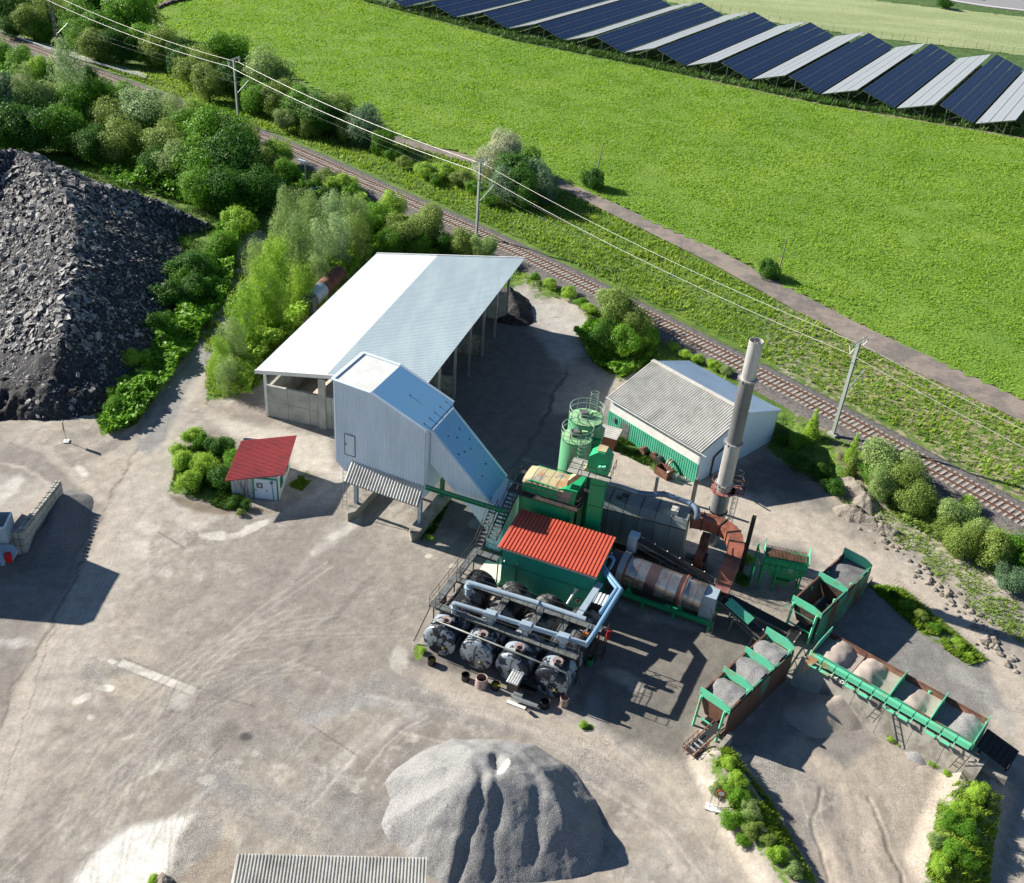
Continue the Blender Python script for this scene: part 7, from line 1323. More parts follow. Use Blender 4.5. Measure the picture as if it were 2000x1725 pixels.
# ------------------------------------------------------------------ railway masts and wires
mast_px = [(118, 122), (466, 243), (930, 465), (1626, 850)]
mlab = ['lattice steel railway mast at the upper left beside the gravel path', 'slim railway mast rising out of the bright green treetop', 'railway mast in front of the white blossoming willow', 'tall pale green railway mast behind the white hall']
tops = []
for i, (px, py) in enumerate(mast_px):
    b_ = G(px, py, ZR); s_, t_ = None, None
    k = int(np.argmin(np.hypot(rail_line[:, 0]-b_[0], rail_line[:, 1]-b_[1]))); tv = rail_line[min(k+1, len(rail_line)-1)]-rail_line[max(k-1, 0)]; tv = V3(tv[0], tv[1], 0); tv /= np.linalg.norm(tv); nv = V3(-tv[1], tv[0], 0)
    t = thing('railway_mast', b_, mlab[i], 'mast', 'masts along the railway'); HM = 11.0
    if i == 0:
        HM = 13; q = MB()
        for a in (-.3, .3):
            for c in (-.3, .3): q.bar(b_+tv*a+nv*c, b_+tv*a*.5+nv*c*.5+ZV*HM, .09)
        for k2 in range(12):
            f0, f1 = k2/12, (k2+1)/12; s0, s1 = .3*(1-f0*.5), .3*(1-f1*.5)
            for (A, B_) in (((-1, -1), (1, -1)), ((1, -1), (1, 1)), ((1, 1), (-1, 1)), ((-1, 1), (-1, -1))): q.bar(b_+tv*A[0]*s0+nv*A[1]*s0+ZV*HM*f0, b_+tv*B_[0]*s1+nv*B_[1]*s1+ZV*HM*f1, .05)
        tag(q.build('lattice_pole', M['greysteel'], t), kind='stuff')
    else:
        q = MB(); q.box(b_-tv*.17-nv*.15, tv*.34, nv*.05, ZV*HM); q.box(b_-tv*.17+nv*.10, tv*.34, nv*.05, ZV*HM); q.box(b_-tv*.03-nv*.1, tv*.06, nv*.2, ZV*HM); q.build('pole', M['mast'], t)
    q = MB(); q.cbox(b_-ZV*.1, tv*1.0, nv*.7, .35); q.build('foundation', M['concrete'], t)
    q = MB(); q.bar(b_+ZV*HM-nv*1.25, b_+ZV*(HM+.35)+nv*1.25, .1, .12); q.bar(b_+ZV*HM-nv*1.1+tv*.3, b_+ZV*(HM+.3)+nv*1.1+tv*.3, .06); q.build('cross_arm', M['steel'], t)
    ends = []
    for sgn in (-1, 1): e_ = b_+ZV*(HM+.17*sgn)+nv*1.1*sgn; q = MB(); q.tube([e_+tv*.3, e_-ZV*.75], .06, 6); q.tube([e_-tv*.3, e_-ZV*.75], .06, 6); q.build('insulator', M['whitepaint'], t); ends.append(e_-ZV*.8)
    tops.append((ends, b_, nv, tv))
    if i != 3 or True:
        ar = b_+ZV*6.6; q = MB(); q.bar(b_+ZV*5.3+nv*.15, ar+nv*2.9+ZV*.6, .08); q.bar(b_+ZV*7.2+nv*.15, ar+nv*2.9+ZV*.6, .05); q.bar(b_+ZV*6.0+nv*1.3, b_+ZV*6.0+nv*3.2, .05); q.build('cantilever_arm', M['steel'], t)
def wire(name, a, b_, sag, r, label, m='wire'):
    n_ = 22; pts = [a+(b_-a)*k/n_-ZV*sag*4*(k/n_)*(1-k/n_) for k in range(n_+1)]; q = MB(); q.tube(pts, r, 5); tag(q.build(name, M[m], None), label, 'cable', 'overhead cables along the railway')
d0_ = tops[0][0][0]-tops[1][0][0]; d3 = tops[3][0][0]-tops[2][0][0]
side = ('nearer', 'farther'); span = ['between the lattice mast and the second mast', 'between the second mast and the willow mast', 'between the willow mast and the tall mast by the hall']
for s_ in (0, 1):
    A = [tops[i][0][s_] for i in range(4)]
    A = [A[0]+(A[0]-A[1])*1.0+V3(-6, 10, 0)]+A+[A[3]+(A[3]-A[2])*1.0]
    for i in range(5):
        lab = f'{side[s_]} white overhead cable ' + (['running out of the left edge from the lattice mast']+span+['running out of the right edge from the tall mast'])[i]
        wire('overhead_cable', A[i], A[i+1], .9, .026 if i > 2 else .04, lab)
for hh, rr in ((5.9, .011), (7.1, .011)):
    A = [t_[1]+ZV*hh+t_[2]*3.0 for t_ in tops]
    for i in range(3): wire('contact_wire', A[i], A[i+1], .4 if hh > 6 else .05, rr, f'thin dark {"upper" if hh > 6 else "lower"} contact wire {span[i]}', 'greysteel')
# ------------------------------------------------------------------ poles with bushes, street lamp, guard rail
for (bx, by, tx, ty, lab) in [(1161, 362, 1177, 285, 'leaning wooden pole in the bush beside the farm path, farther of the two'), (1518, 545, 1537, 468, 'leaning pale wooden pole in the bush on the meadow edge, nearer of the two')]:
    b_ = G(bx, by, ZR); hh = 6.5; q = MB(); u1 = G(tx, ty, ZR+hh); q.tube([b_, u1], .11, 8, r2=.07); t = thing('wooden_pole', b_, lab, 'pole'); q.build('pole', M['wood'], t); q = MB(); q.tube([u1, u1+ZV*.3], .05, 6); q.build('cap', M['steel'], t)
b_ = G(598, 375, .3); t = thing('street_lamp', b_, 'single street lamp with a pale lamp head in front of the hedge by the tracks', 'street lamp'); q = MB(); q.tube([b_, b_+ZV*4.6], .07, 8); q.build('pole', M['steel'], t); q = MB(); hd = b_+ZV*4.65; q.prism([hd+V3(.1, -.15, 0), hd+V3(-1.0, -.28, .25), hd+V3(-1.0, .28, .25), hd+V3(.1, .15, 0)], ZV*.18); q.build('lamp_head', M['whiteclad'], t)
gr = thing('guard_rail', G(150, 112, ZR), 'long white guard rail along the gravel path above the tracks', 'guard rail'); gp_ = catmull([G(x, y, ZR+.6) for x, y in [(-120, 22), (0, 62), (100, 95), (200, 126), (285, 151)]], 2.5)
q = MB()
for a, c in zip(gp_[:-1], gp_[1:]): q.bar(a, c, .06, .32)
q.build('rail', M['whitepaint'], gr)
for k in range(0, len(gp_), 2): q = MB(); q.bar(gp_[k]-ZV*.65, gp_[k]+ZV*.05, .12); q.build('post', M['steel'], gr)
bc = thing('blue_container', G(585, 395, .3), 'dark blue container wall half hidden behind the trees by the street lamp', 'container'); c1_, c2_ = G(530, 392, .2), G(650, 384, .2); du = (c2_-c1_)/np.linalg.norm(c2_-c1_); M['navy'] = mat('navy_blue_paint', (.02, .07, .20), .5, fine=.1)
for k in range(8): q = MB(); L_ = np.linalg.norm(c2_-c1_); q.box(c1_+du*(k*L_/8+.03), du*(L_/8-.06), np.cross(ZV, du)*.1, ZV*1.6); q.build('panel', M['navy'], bc)
rh = thing('overgrown_roof', G(45, 155, 2), 'faded pinkish shed roof almost swallowed by the trees at the upper left', 'roof'); q = MB(); q.corr(pz(22, 150, 3), pz(48, 163, 3), pz(38, 143, 3.4), pz(64, 157, 3.4), 10, .05, .05); q.build('roof', M['tanklid'], rh); q = MB(); q.box(pz(24, 152, 2.6)*[1, 1, 0], (pz(48, 165, 2.6)-pz(24, 152, 2.6)), V3(.5, 1.2, 0), ZV*2.5); q.build('wall', M['rust'], rh)
# ------------------------------------------------------------------ solar park
def module(mname, m):
    me = bpy.data.meshes.new(mname); q = MB(); q.box((0, 0, 0), (1, 0, 0), (0, 1, 0), (0, 0, .04))
    q.cur = 1
    for (o_, a, c) in (((0, 0, .04), (1, 0, 0), (0, .02, 0)), ((0, .98, .04), (1, 0, 0), (0, .02, 0)), ((0, .02, .04), (.02, 0, 0), (0, .96, 0)), ((.98, .02, .04), (.02, 0, 0), (0, .96, 0)), ((.02, .49, .041), (.96, 0, 0), (0, .012, 0))): q.box(o_, a, c, (0, 0, .006))
    me.from_pydata([tuple(v) for v in q.v], [], q.f); me.materials.append(m); me.materials.append(M['panelframe']); me.polygons.foreach_set('material_index', q.mi); me.update(); return me, np.array(q.v), q.f, q.mi
md, mp_ = module('solar_module', M['panel']), module('solar_module', M['panelglare'])
# ridge frames: (top front px, low front px)
SF = [(1541.5, 149, 1604.5, 182), (1405, 121, 1463, 154)]
zt_, zl_ = 4.2, 1.9
T0, T1 = G(1541.5, 149, zt_+0), G(1695, 65, zt_); lu = (T1-T0); LS = np.linalg.norm(lu)*1.01; lu = lu/np.linalg.norm(lu); lw = V3(lu[1], -lu[0], 0)
Tn = G(1688, 180, zt_); step = ((Tn-T0)); pitch = step @ lw; shift = step @ lu
low_off = (G(1604.5, 182, zl_)-T0) @ lw; gap = (G(1538, 145, zt_)-T0) @ lw; low2 = (G(1610, 184, zl_)-T0) @ lw
print('solar', LS, pitch, shift, low_off, gap, low2)
low_off = 7.35; PWID = math.hypot(low_off, zt_-zl_); pitch = 2*low_off+.9+.45
big = []
def table(j, kind_):
    base = T0*[1, 1, 0]+lw*pitch*j+lu*.07*pitch*j*(j > 0)
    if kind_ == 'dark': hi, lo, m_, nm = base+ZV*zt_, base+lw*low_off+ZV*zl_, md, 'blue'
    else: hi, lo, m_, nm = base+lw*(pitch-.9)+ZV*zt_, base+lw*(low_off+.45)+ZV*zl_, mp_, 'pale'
    return hi, lo, m_, nm, base
names_d = {1: 'nearest the right edge but one', 0: 'third'}
for j in range(-7, 3):
    for kind_ in ('dark', 'pale'):
        hi, lo, m_, nm, base = table(j, kind_); xx0, yy0 = PX(lo)
        lab = f'{"dark blue" if kind_ == "dark" else "pale painted-glare"} solar table, ' + (['rightmost of its colour, cut by the right edge', 'second of its colour from the right edge', 'third of its colour from the right edge', 'fourth of its colour from the right edge', 'fifth of its colour from the right edge', 'sixth of its colour from the right edge', 'seventh of its colour, near the top edge', 'eighth of its colour, at the top edge', 'ninth of its colour, at the top edge', 'tenth of its colour, at the top edge', 'last of its colour, farthest left at the top'][min(10, 2-j)])
        t = thing('solar_table', hi*[1, 1, 0], lab, 'solar panels', 'solar tables in the solar park'); sl_ = lo-hi; W_ = np.linalg.norm(sl_); su = sl_/W_; nn = np.cross(su, lu); nn = nn if nn[2] > 0 else -nn
        nrow, mw = 3, 2.0; ncol = 40; cwid = LS/ncol
        VV = []; FF = []; MI = []; bi = 0
        for r_ in range(nrow):
            for c in range(ncol):
                # widths: rows across the slope with a wider gap between thirds
                o_ = hi+su*(r_*(W_/nrow)+.05)+lu*(c*cwid+.02); ex_ = lu*(cwid-.04); ey_ = su*(W_/nrow-.12)
                if np.cross(ex_, ey_) @ nn < 0: o_, ex_ = o_+ex_, -ex_
                if j >= -1:
                    o = bpy.data.objects.new('module', m_[0]); SC.collection.objects.link(o); o.parent = t; o_ = o_-np.array(t.location)
                    o.matrix_basis = Matrix(((ex_[0], ey_[0], nn[0], o_[0]), (ex_[1], ey_[1], nn[1], o_[1]), (ex_[2], ey_[2], nn[2], o_[2]), (0, 0, 0, 1)))
                else:
                    v = m_[1]; VV.append(o_+v[:, :1]*ex_+v[:, 1:2]*ey_+v[:, 2:]*nn); FF += [[bi+k for k in f] for f in m_[2]]; MI += m_[3]; bi += len(v)
        if VV:
            me = bpy.data.meshes.new('modules'); me.from_pydata((np.vstack(VV)-np.array(t.location)).tolist(), [], FF); me.materials.append(M['panel'] if kind_ == 'dark' else M['panelglare']); me.materials.append(M['panelframe']); me.polygons.foreach_set('material_index', MI); me.update(); o = bpy.data.objects.new('modules', me); SC.collection.objects.link(o); o.parent = t; o['kind'] = 'stuff'
        q = MB(); nleg = 9
        for k in range(nleg):
            for f_, in ((.22,), (.78,)):
                p = hi+su*W_*f_+lu*(LS*(k+.04)/(nleg-.9)); q.bar(p-nn*.1, p*[1, 1, 0]+ZV*.9, .13)
            a_ = hi+su*W_*.22+lu*(LS*(k+.04)/(nleg-.9)); c_ = hi+su*W_*.6+lu*(LS*(k+.04)/(nleg-.9)); q.bar(a_*[1, 1, 0]+ZV*1.2, c_-nn*.12, .08)
            q.bar(hi-nn*.15+lu*(LS*(k+.04)/(nleg-.9)), lo-nn*.15+lu*(LS*(k+.04)/(nleg-.9)), .1, .12)
        tag(q.build('support_frame', M['steel'], t), kind='stuff')
# fence on both long sides of the solar park
for nm, pl, lab in (('park_fence', [(560, -30), (680, 2), (1000, 79), (1300, 139), (1600, 203), (2000, 270), (2300, 330)], 'thin wire fence between the bright meadow and the solar park'), ('park_fence', [(1320, 2), (1500, 43), (1700, 75), (2000, 110), (2300, 150)], 'thin wire fence between the solar park and the pale crop field')):
    pts = catmull([G(x, y, ZR) for x, y in pl], 3.0); t = thing('park_fence', pts[len(pts)//2], lab, 'fence')
    for k, p in enumerate(pts): q = MB(); q.bar(p, p+ZV*2.0, .07); q.build('post', M['fencewire'], t)
    q = MB()
    for a, c in zip(pts[:-1], pts[1:]):
        for hh in (.3, .8, 1.3, 1.8): q.bar(a+ZV*hh, c+ZV*hh, .022)
    tag(q.build('wires', M['fencewire'], t), kind='stuff')
# ------------------------------------------------------------------ car on the highway
cc = G(1904, -2, ZR+.12); t = thing('white_car', cc, 'small white car on the highway cut by the top edge of the photo', 'car'); cu = U(math.degrees(math.atan2(*((G(2000, 8, ZR)-G(1860, -8, ZR))[[1, 0]])))); cv_ = np.cross(ZV, cu)
q = MB(); q.prism([cc-cu*2.2-cv_*.85+ZV*.3, cc+cu*2.2-cv_*.85+ZV*.3, cc+cu*2.2-cv_*.85+ZV*.75, cc+cu*1.2-cv_*.85+ZV*.9, cc-cu*2.1-cv_*.85+ZV*.95], cv_*1.7); q.build('body', M['whitepaint'], t)
q = MB(); q.prism([cc-cu*1.9-cv_*.75+ZV*.95, cc+cu*1.1-cv_*.75+ZV*.9, cc+cu*.4-cv_*.7+ZV*1.4, cc-cu*1.6-cv_*.7+ZV*1.42], cv_*1.5); q.build('windows', M['glass'], t); q = MB(); q.prism([cc+cu*.4-cv_*.68+ZV*1.41, cc-cu*1.6-cv_*.68+ZV*1.43, cc-cu*1.6+cv_*.68+ZV*1.43, cc+cu*.4+cv_*.68+ZV*1.41], ZV*.04); q.build('roof', M['whitepaint'], t)
for a in (-1.35, 1.35):
    for c in (-.86, .70): q = MB(); w_ = cc+cu*a+cv_*c+ZV*.33; q.tube([w_, w_+cv_*.18], .33, 14); q.build('wheel', M['rubber'], t)
# ------------------------------------------------------------------ trees and shrubs
def crown_mesh(seed, n, lobes, size, shape='round'):
    rg = np.random.default_rng(seed); L = []
    for k in range(lobes):
        if shape == 'birch': z = rg.uniform(-.85, 1.0); r = .5*(1.05-abs(z-.0)*.45)*rg.uniform(.6, 1); a = rg.uniform(0, 6.28); rad = rg.uniform(.0, .42)*(1-.45*abs(z)); rad *= 1.7; c = np.array([math.cos(a)*rad, math.sin(a)*rad, z*.85-.1]); s = np.array([r*.75, r*.75, r*.95])*.85
        elif shape == 'spruce': z = -1+2*k/lobes; r = .62*(1-(z+1)/2.15); a = k*2.4; c = np.array([math.cos(a)*r*.45, math.sin(a)*r*.45, z]); s = np.array([r*.7, r*.7, .16+r*.3])
        elif shape == 'shrub': a = rg.uniform(0, 6.28); rad = rg.uniform(0, .75); c = np.array([math.cos(a)*rad, math.sin(a)*rad, rg.uniform(-.45, .35)*(1.1-rad)]); r = rg.uniform(.14, .36); s = np.array([r, r, r*1.15])
        else:
            v = rg.normal(0, 1, 3); v /= np.linalg.norm(v); v[2] = v[2]*.9+.12; c = v*rg.uniform(.25, .72); c[:2] *= 1-.25*max(0, -c[2]); r = rg.uniform(.2, .42)*(1.1-.25*np.linalg.norm(c)); s = np.array([r, r, r*.9])
        L.append((c, s))
    vol = np.array([s[0]*s[1] for c, s in L]); pick_ = rg.choice(len(L), n, p=vol/vol.sum()); C = np.array([L[i][0] for i in pick_]); S = np.array([L[i][1] for i in pick_])
    d = rg.normal(0, 1, (n, 3)); d /= np.linalg.norm(d, axis=1)[:, None]; rad = rg.uniform(.62, 1.08, n)**.6; rad = np.where(rg.random(n) < .16, rg.uniform(1.0, 1.38, n), rad); P = C+d*S*rad[:, None]
    if shape == 'spruce': pass
    nm = d*.55+P/np.maximum(np.linalg.norm(P, axis=1)[:, None], .01)*.35+rg.normal(0, .5, (n, 3)); nm[:, 2] += .25; nm /= np.linalg.norm(nm, axis=1)[:, None]
    t = np.cross(nm, rg.normal(0, 1, (n, 3))); t /= np.linalg.norm(t, axis=1)[:, None]; b = np.cross(nm, t); sz = (size*rg.uniform(.55, 1.35, n))[:, None]
    if shape == 'birch': P = P; b = b*.55
    V = np.stack([P-t*sz*.5, P+b*sz*.38, P+t*sz*.5, P-b*sz*.38], 1).reshape(-1, 3); V[1::4] += nm*sz*.12
    F = np.arange(4*n).reshape(n, 4); me = bpy.data.meshes.new('crown'); me.vertices.add(len(V)); me.vertices.foreach_set('co', V.astype(np.float32).ravel()); me.loops.add(4*n); me.loops.foreach_set('vertex_index', F.astype(np.int32).ravel()); me.polygons.add(n); me.polygons.foreach_set('loop_start', np.arange(0, 4*n, 4, dtype=np.int32)); me.polygons.foreach_set('loop_total', np.full(n, 4, np.int32)); me.materials.append(LEAF['green']); me.update(calc_edges=True); return me
CR = {'round': [crown_mesh(s, 21000, 42, .052) for s in (1, 2, 3, 4, 5)], 'birch': [crown_mesh(s, 15000, 44, .046, 'birch') for s in (11, 12, 13)], 'shrub': [crown_mesh(s, 14000, 40, .062, 'shrub') for s in (21, 22, 23)], 'spruce': [crown_mesh(31, 6000, 34, .07, 'spruce')]}
def trunk_mesh(seed, shape):
    rg = np.random.default_rng(seed); q = MB(); top = V3(0, 0, .35); q.tube([V3(0, 0, -2.2), V3(.03, .02, -.8), top], .075, 7, r2=.03)
    for k in range(7): a = k*2.4+rg.uniform(-.3, .3); z = rg.uniform(-1.0, .1); L = rg.uniform(.45, .75); q.tube([V3(.02, .01, z), V3(math.cos(a)*L*.5, math.sin(a)*L*.5, z+.35), V3(math.cos(a)*L, math.sin(a)*L, z+.6)], .035, 5, r2=.01)
    me = bpy.data.meshes.new('trunk'); me.from_pydata(q.v, [], q.f); me.materials.append(M['bark']); me.update(); return me
TR_ = [trunk_mesh(k, 'r') for k in range(3)]
cnt_t = 0
def tree(px, py, rpx, kind_, leafk, label, hf=1.0, zb_=None, cat='tree', name=None, grp=None):
    """crown centre at pixel (px,py), radius in photo pixels"""
    global cnt_t
    r = 3.0; z = 3.0
    for _ in range(4):
        c = G(px, py, z); sc = F_PX/((c-V3(0, 0, H_CAM)) @ _f); r = rpx/sc; g = TZ(c[0], c[1]); z = g+(r*.7 if kind_ == 'shrub' else r*(.95*hf) if kind_ == 'round' else r*1.45*hf)
    c = G(px, py, z); g = TZ(c[0], c[1]); nm = name or {'round': 'leafy_tree', 'birch': 'birch_tree', 'shrub': 'shrub', 'spruce': 'spruce_tree'}[kind_]
    t = thing(nm, (c[0], c[1], g), label, cat, grp); me = CR[kind_][cnt_t % len(CR[kind_])]; o = bpy.data.objects.new('crown', me); SC.collection.objects.link(o); o.parent = t
    hz2 = {'round': r*hf, 'birch': r*1.4*hf, 'shrub': r*.85*hf, 'spruce': r*1.5*hf}[kind_]; o.location = (0, 0, z-g); k_ = 1.12*(1.0 if kind_ in ('shrub', 'spruce') else 1.18)
    o.scale = (r*k_*rnd.uniform(.85, 1.15), r*k_*rnd.uniform(.85, 1.15), hz2*k_*rnd.uniform(.9, 1.2)); o.rotation_euler = (0, 0, rnd.uniform(0, 6.28)); o.material_slots[0].link = 'OBJECT'; o.material_slots[0].material = LEAF[leafk]
    if kind_ != 'shrub':
        o2 = bpy.data.objects.new('trunk', TR_[cnt_t % 3]); SC.collection.objects.link(o2); o2.parent = t; o2.location = (0, 0, z-g); s_ = (z-g)/2.15; o2.scale = (r, r, max(s_, hz2*.9)); o2.material_slots[0].link = 'OBJECT'; o2.material_slots[0].material = M['birchbark' if kind_ == 'birch' else 'bark']
    cnt_t += 1
BANK = [(20, 15, 38, 'dark'), (60, 45, 34, 'olive'), (100, 25, 34, 'olive'), (150, 40, 34, 'green'), (205, 55, 38, 'green'), (262, 25, 52, 'green'), (180, 8, 40, 'dark'), (150, 75, 26, 'green'), (185, 92, 28, 'olive'), (235, 90, 34, 'dark'), (285, 85, 36, 'green'), (25, 55, 22, 'dark'), (80, 62, 20, 'green'),
        (318, 95, 36, 'olive'), (350, 120, 28, 'dark'), (385, 135, 34, 'olive'), (440, 108, 46, 'green'), (405, 165, 34, 'olive'), (455, 160, 34, 'dark'), (528, 152, 42, 'pale'), (500, 192, 32, 'green'), (548, 200, 32, 'olive'), (590, 215, 34, 'green'), (560, 235, 22, 'pale'), (632, 230, 36, 'dark'), (660, 215, 30, 'olive'), (680, 255, 24, 'olive'), (712, 250, 34, 'blue'), (748, 278, 24, 'green'), (610, 245, 24, 'olive')]
seen = {}
MLBL = {'green': 'fresh green', 'dark': 'deep green', 'lime': 'lime green', 'pale': 'pale green', 'willow': 'silvery', 'olive': 'olive green', 'blossom': 'white flowering', 'blue': 'bluish green'}
def side_of(px, py):
    h_ = 'left' if px < 667 else ('middle' if px < 1333 else 'right'); return h_
def auto(lst, kind_, where, cat='tree', hf=1.0):
    n_ = len(lst); xs = sorted(range(n_), key=lambda i: lst[i][0]); ordn = ['leftmost', 'second', 'third', 'fourth', 'fifth', 'sixth', 'seventh', 'eighth', 'ninth', 'tenth', 'eleventh', 'twelfth', 'thirteenth', 'fourteenth', 'fifteenth', 'sixteenth', 'seventeenth', 'eighteenth', 'nineteenth', 'twentieth']
    bycol = {}
    for i in xs: bycol.setdefault(lst[i][3], []).append(i)
    for i in xs:
        px, py, r_, lk = lst[i][:4]; same = bycol[lk]; k = same.index(i); big_ = 'large' if r_ > 42 else ('small' if r_ < 28 else 'middling')
        od = (f'{ordn[k]} of its colour' if k == 0 else f'{ordn[k]} of its colour from left') if len(same) > 1 else 'only one of its colour'
        tree(px, py, r_, lst[i][4] if len(lst[i]) > 4 else kind_, lk, f'{big_} {MLBL[lk]} {cat}, {od} {where}', hf, cat=cat, grp=f'{cat}s {where}')
auto(BANK, 'round', 'on bank beyond tracks')
WEST = [(5, 110, 26, 'green'), (40, 125, 28, 'green'), (78, 140, 28, 'lime'), (132, 165, 44, 'willow', 'birch'), (172, 152, 22, 'dark'), (15, 195, 44, 'blue'), (55, 190, 36, 'pale', 'birch'), (100, 205, 40, 'pale'), (148, 218, 38, 'green'), (188, 200, 36, 'green'), (212, 232, 36, 'olive'), (245, 198, 34, 'green'), (288, 220, 46, 'willow'), (235, 278, 44, 'olive'), (128, 258, 42, 'green'), (52, 255, 46, 'dark'), (5, 262, 40, 'dark'), (178, 285, 36, 'dark'), (340, 232, 32, 'pale', 'birch'), (325, 285, 46, 'olive'), (372, 258, 42, 'green'), (425, 275, 52, 'green'), (385, 225, 26, 'lime'), (345, 320, 44, 'pale'), (450, 320, 58, 'dark'), (395, 330, 50, 'green'), (482, 275, 30, 'olive'), (540, 300, 26, 'lime'), (515, 325, 30, 'olive'), (440, 378, 44, 'dark'), (505, 375, 44, 'dark'), (395, 375, 36, 'green'), (300, 330, 30, 'dark'), (560, 340, 26, 'green')]
auto(WEST, 'round', 'in wood left of tracks')
auto([(462, 432, 42, 'lime'), (435, 475, 36, 'green'), (375, 520, 44, 'dark'), (385, 560, 34, 'dark'), (335, 575, 42, 'dark'), (300, 640, 38, 'dark'), (310, 625, 26, 'green'), (258, 700, 28, 'lime'), (268, 735, 22, 'dark'), (240, 765, 26, 'green'), (225, 790, 24, 'green'), (245, 745, 22, 'lime'), (405, 510, 26, 'green'), (360, 545, 30, 'green')], 'shrub', 'between rubble heap and road', 'shrub', 1.1)
auto([(560, 440, 42, 'pale'), (605, 425, 34, 'pale'), (650, 430, 40, 'willow'), (690, 425, 34, 'pale'), (585, 490, 42, 'pale'), (545, 520, 44, 'lime'), (620, 490, 36, 'willow'), (660, 480, 36, 'willow'), (510, 580, 48, 'lime'), (480, 625, 44, 'lime'), (540, 600, 34, 'lime'), (455, 670, 34, 'pale'), (430, 700, 32, 'lime'), (448, 735, 28, 'pale'), (700, 470, 34, 'olive'), (585, 560, 34, 'lime'), (625, 535, 26, 'pale'), (500, 520, 32, 'pale')], 'birch', 'left of long shed')
auto([(735, 430, 32, 'green'), (765, 405, 26, 'lime'), (785, 455, 36, 'olive'), (838, 440, 36, 'olive'), (760, 480, 28, 'green'), (870, 475, 22, 'dark'), (905, 478, 24, 'olive'), (945, 487, 24, 'pale'), (820, 480, 22, 'green')], 'round', 'behind long shed')
auto([(640, 350, 30, 'olive'), (670, 358, 30, 'lime'), (620, 360, 22, 'green'), (690, 372, 22, 'green'), (655, 375, 24, 'dark')], 'shrub', 'in hedge by street lamp', 'shrub')
auto([(378, 850, 24, 'lime'), (360, 900, 28, 'lime'), (398, 905, 32, 'lime'), (370, 938, 28, 'lime'), (430, 872, 28, 'dark'), (455, 895, 22, 'green'), (435, 930, 30, 'dark'), (395, 860, 20, 'green'), (480, 985, 14, 'dark'), (455, 980, 14, 'dark'), (350, 880, 18, 'lime')], 'shrub', 'beside red roofed shack', 'shrub', 1.2)
auto([(985, 300, 36, 'blossom'), (965, 322, 34, 'blossom'), (1015, 330, 42, 'dark'), (1050, 355, 32, 'blue'), (1020, 372, 34, 'dark'), (985, 365, 30, 'blue'), (1065, 378, 22, 'blue')], 'round', 'in clump by farm path', 'tree')
auto([(790, 315, 20, 'olive'), (830, 330, 24, 'lime'), (868, 332, 24, 'lime'), (905, 348, 24, 'olive'), (925, 365, 20, 'green'), (765, 300, 18, 'green'), (850, 350, 16, 'green'), (955, 385, 22, 'green')], 'shrub', 'on verge by willow clump', 'shrub')
tree(1160, 350, 26, 'shrub', 'dark', 'dense dark bush round the farther leaning wooden pole', 1.2, cat='shrub'); tree(1500, 525, 26, 'shrub', 'dark', 'dense bush round the nearer leaning pole on the meadow edge', 1.2, cat='shrub')
auto([(1210, 610, 42, 'olive'), (1245, 640, 34, 'olive'), (1185, 660, 30, 'dark'), (1220, 670, 32, 'green'), (1195, 590, 26, 'pale'), (1265, 660, 22, 'green')], 'round', 'between yard and tracks', 'tree')
auto([(1340, 690, 14, 'lime'), (1365, 700, 14, 'lime'), (1395, 712, 16, 'lime'), (1420, 722, 16, 'pale'), (1150, 600, 16, 'lime'), (1110, 570, 18, 'lime'), (1075, 552, 16, 'lime'), (1135, 590, 16, 'green'), (1045, 540, 14, 'green'), (1315, 675, 14, 'lime')], 'shrub', 'along near side of tracks', 'shrub', .8)
tree(1590, 825, 24, 'spruce', 'lime', 'young sunlit conifer just left of the tall mast foot', 1.0); tree(1668, 875, 22, 'spruce', 'lime', 'young light green conifer right of the tall mast foot', 1.0); tree(1665, 905, 24, 'spruce', 'olive', 'second small conifer on the bank below the tall mast', .9)
auto([(1735, 905, 42, 'pale'), (1765, 940, 38, 'olive'), (1725, 950, 32, 'pale'), (1790, 975, 34, 'olive'), (1700, 920, 24, 'green'), (1870, 1010, 36, 'pale'), (1915, 1045, 34, 'pale'), (1880, 1060, 34, 'olive'), (1945, 1080, 36, 'olive'), (1990, 1085, 34, 'green'), (1850, 1040, 24, 'olive'), (1975, 1130, 30, 'blue'), (1840, 1000, 22, 'pale'), (1890, 985, 16, 'lime')], 'round', 'on bank by tall mast', 'tree')
auto([(1560, 900, 26, 'dark'), (1600, 920, 26, 'dark'), (1530, 850, 22, 'dark'), (1630, 950, 22, 'dark'), (1555, 860, 20, 'green')], 'shrub', 'in shade behind white hall', 'shrub')
auto([(1425, 1490, 20, 'lime'), (1442, 1520, 22, 'lime'), (1440, 1555, 26, 'green'), (1465, 1580, 22, 'pale'), (1430, 1600, 24, 'green'), (1470, 1620, 22, 'olive'), (1500, 1640, 16, 'olive'), (1520, 1670, 22, 'lime'), (1550, 1700, 18, 'pale'), (1400, 1540, 16, 'olive'), (1450, 1640, 16, 'green')], 'shrub', 'on strip left of sand ramp', 'shrub', 1.1)
auto([(1910, 1545, 26, 'lime'), (1880, 1580, 26, 'lime'), (1860, 1600, 24, 'green'), (1890, 1620, 24, 'green'), (1830, 1640, 20, 'pale'), (1865, 1660, 24, 'green'), (1840, 1690, 24, 'lime'), (1890, 1680, 20, 'green'), (1935, 1560, 18, 'olive')], 'shrub', 'on strip right of sand ramp', 'shrub', 1.1)
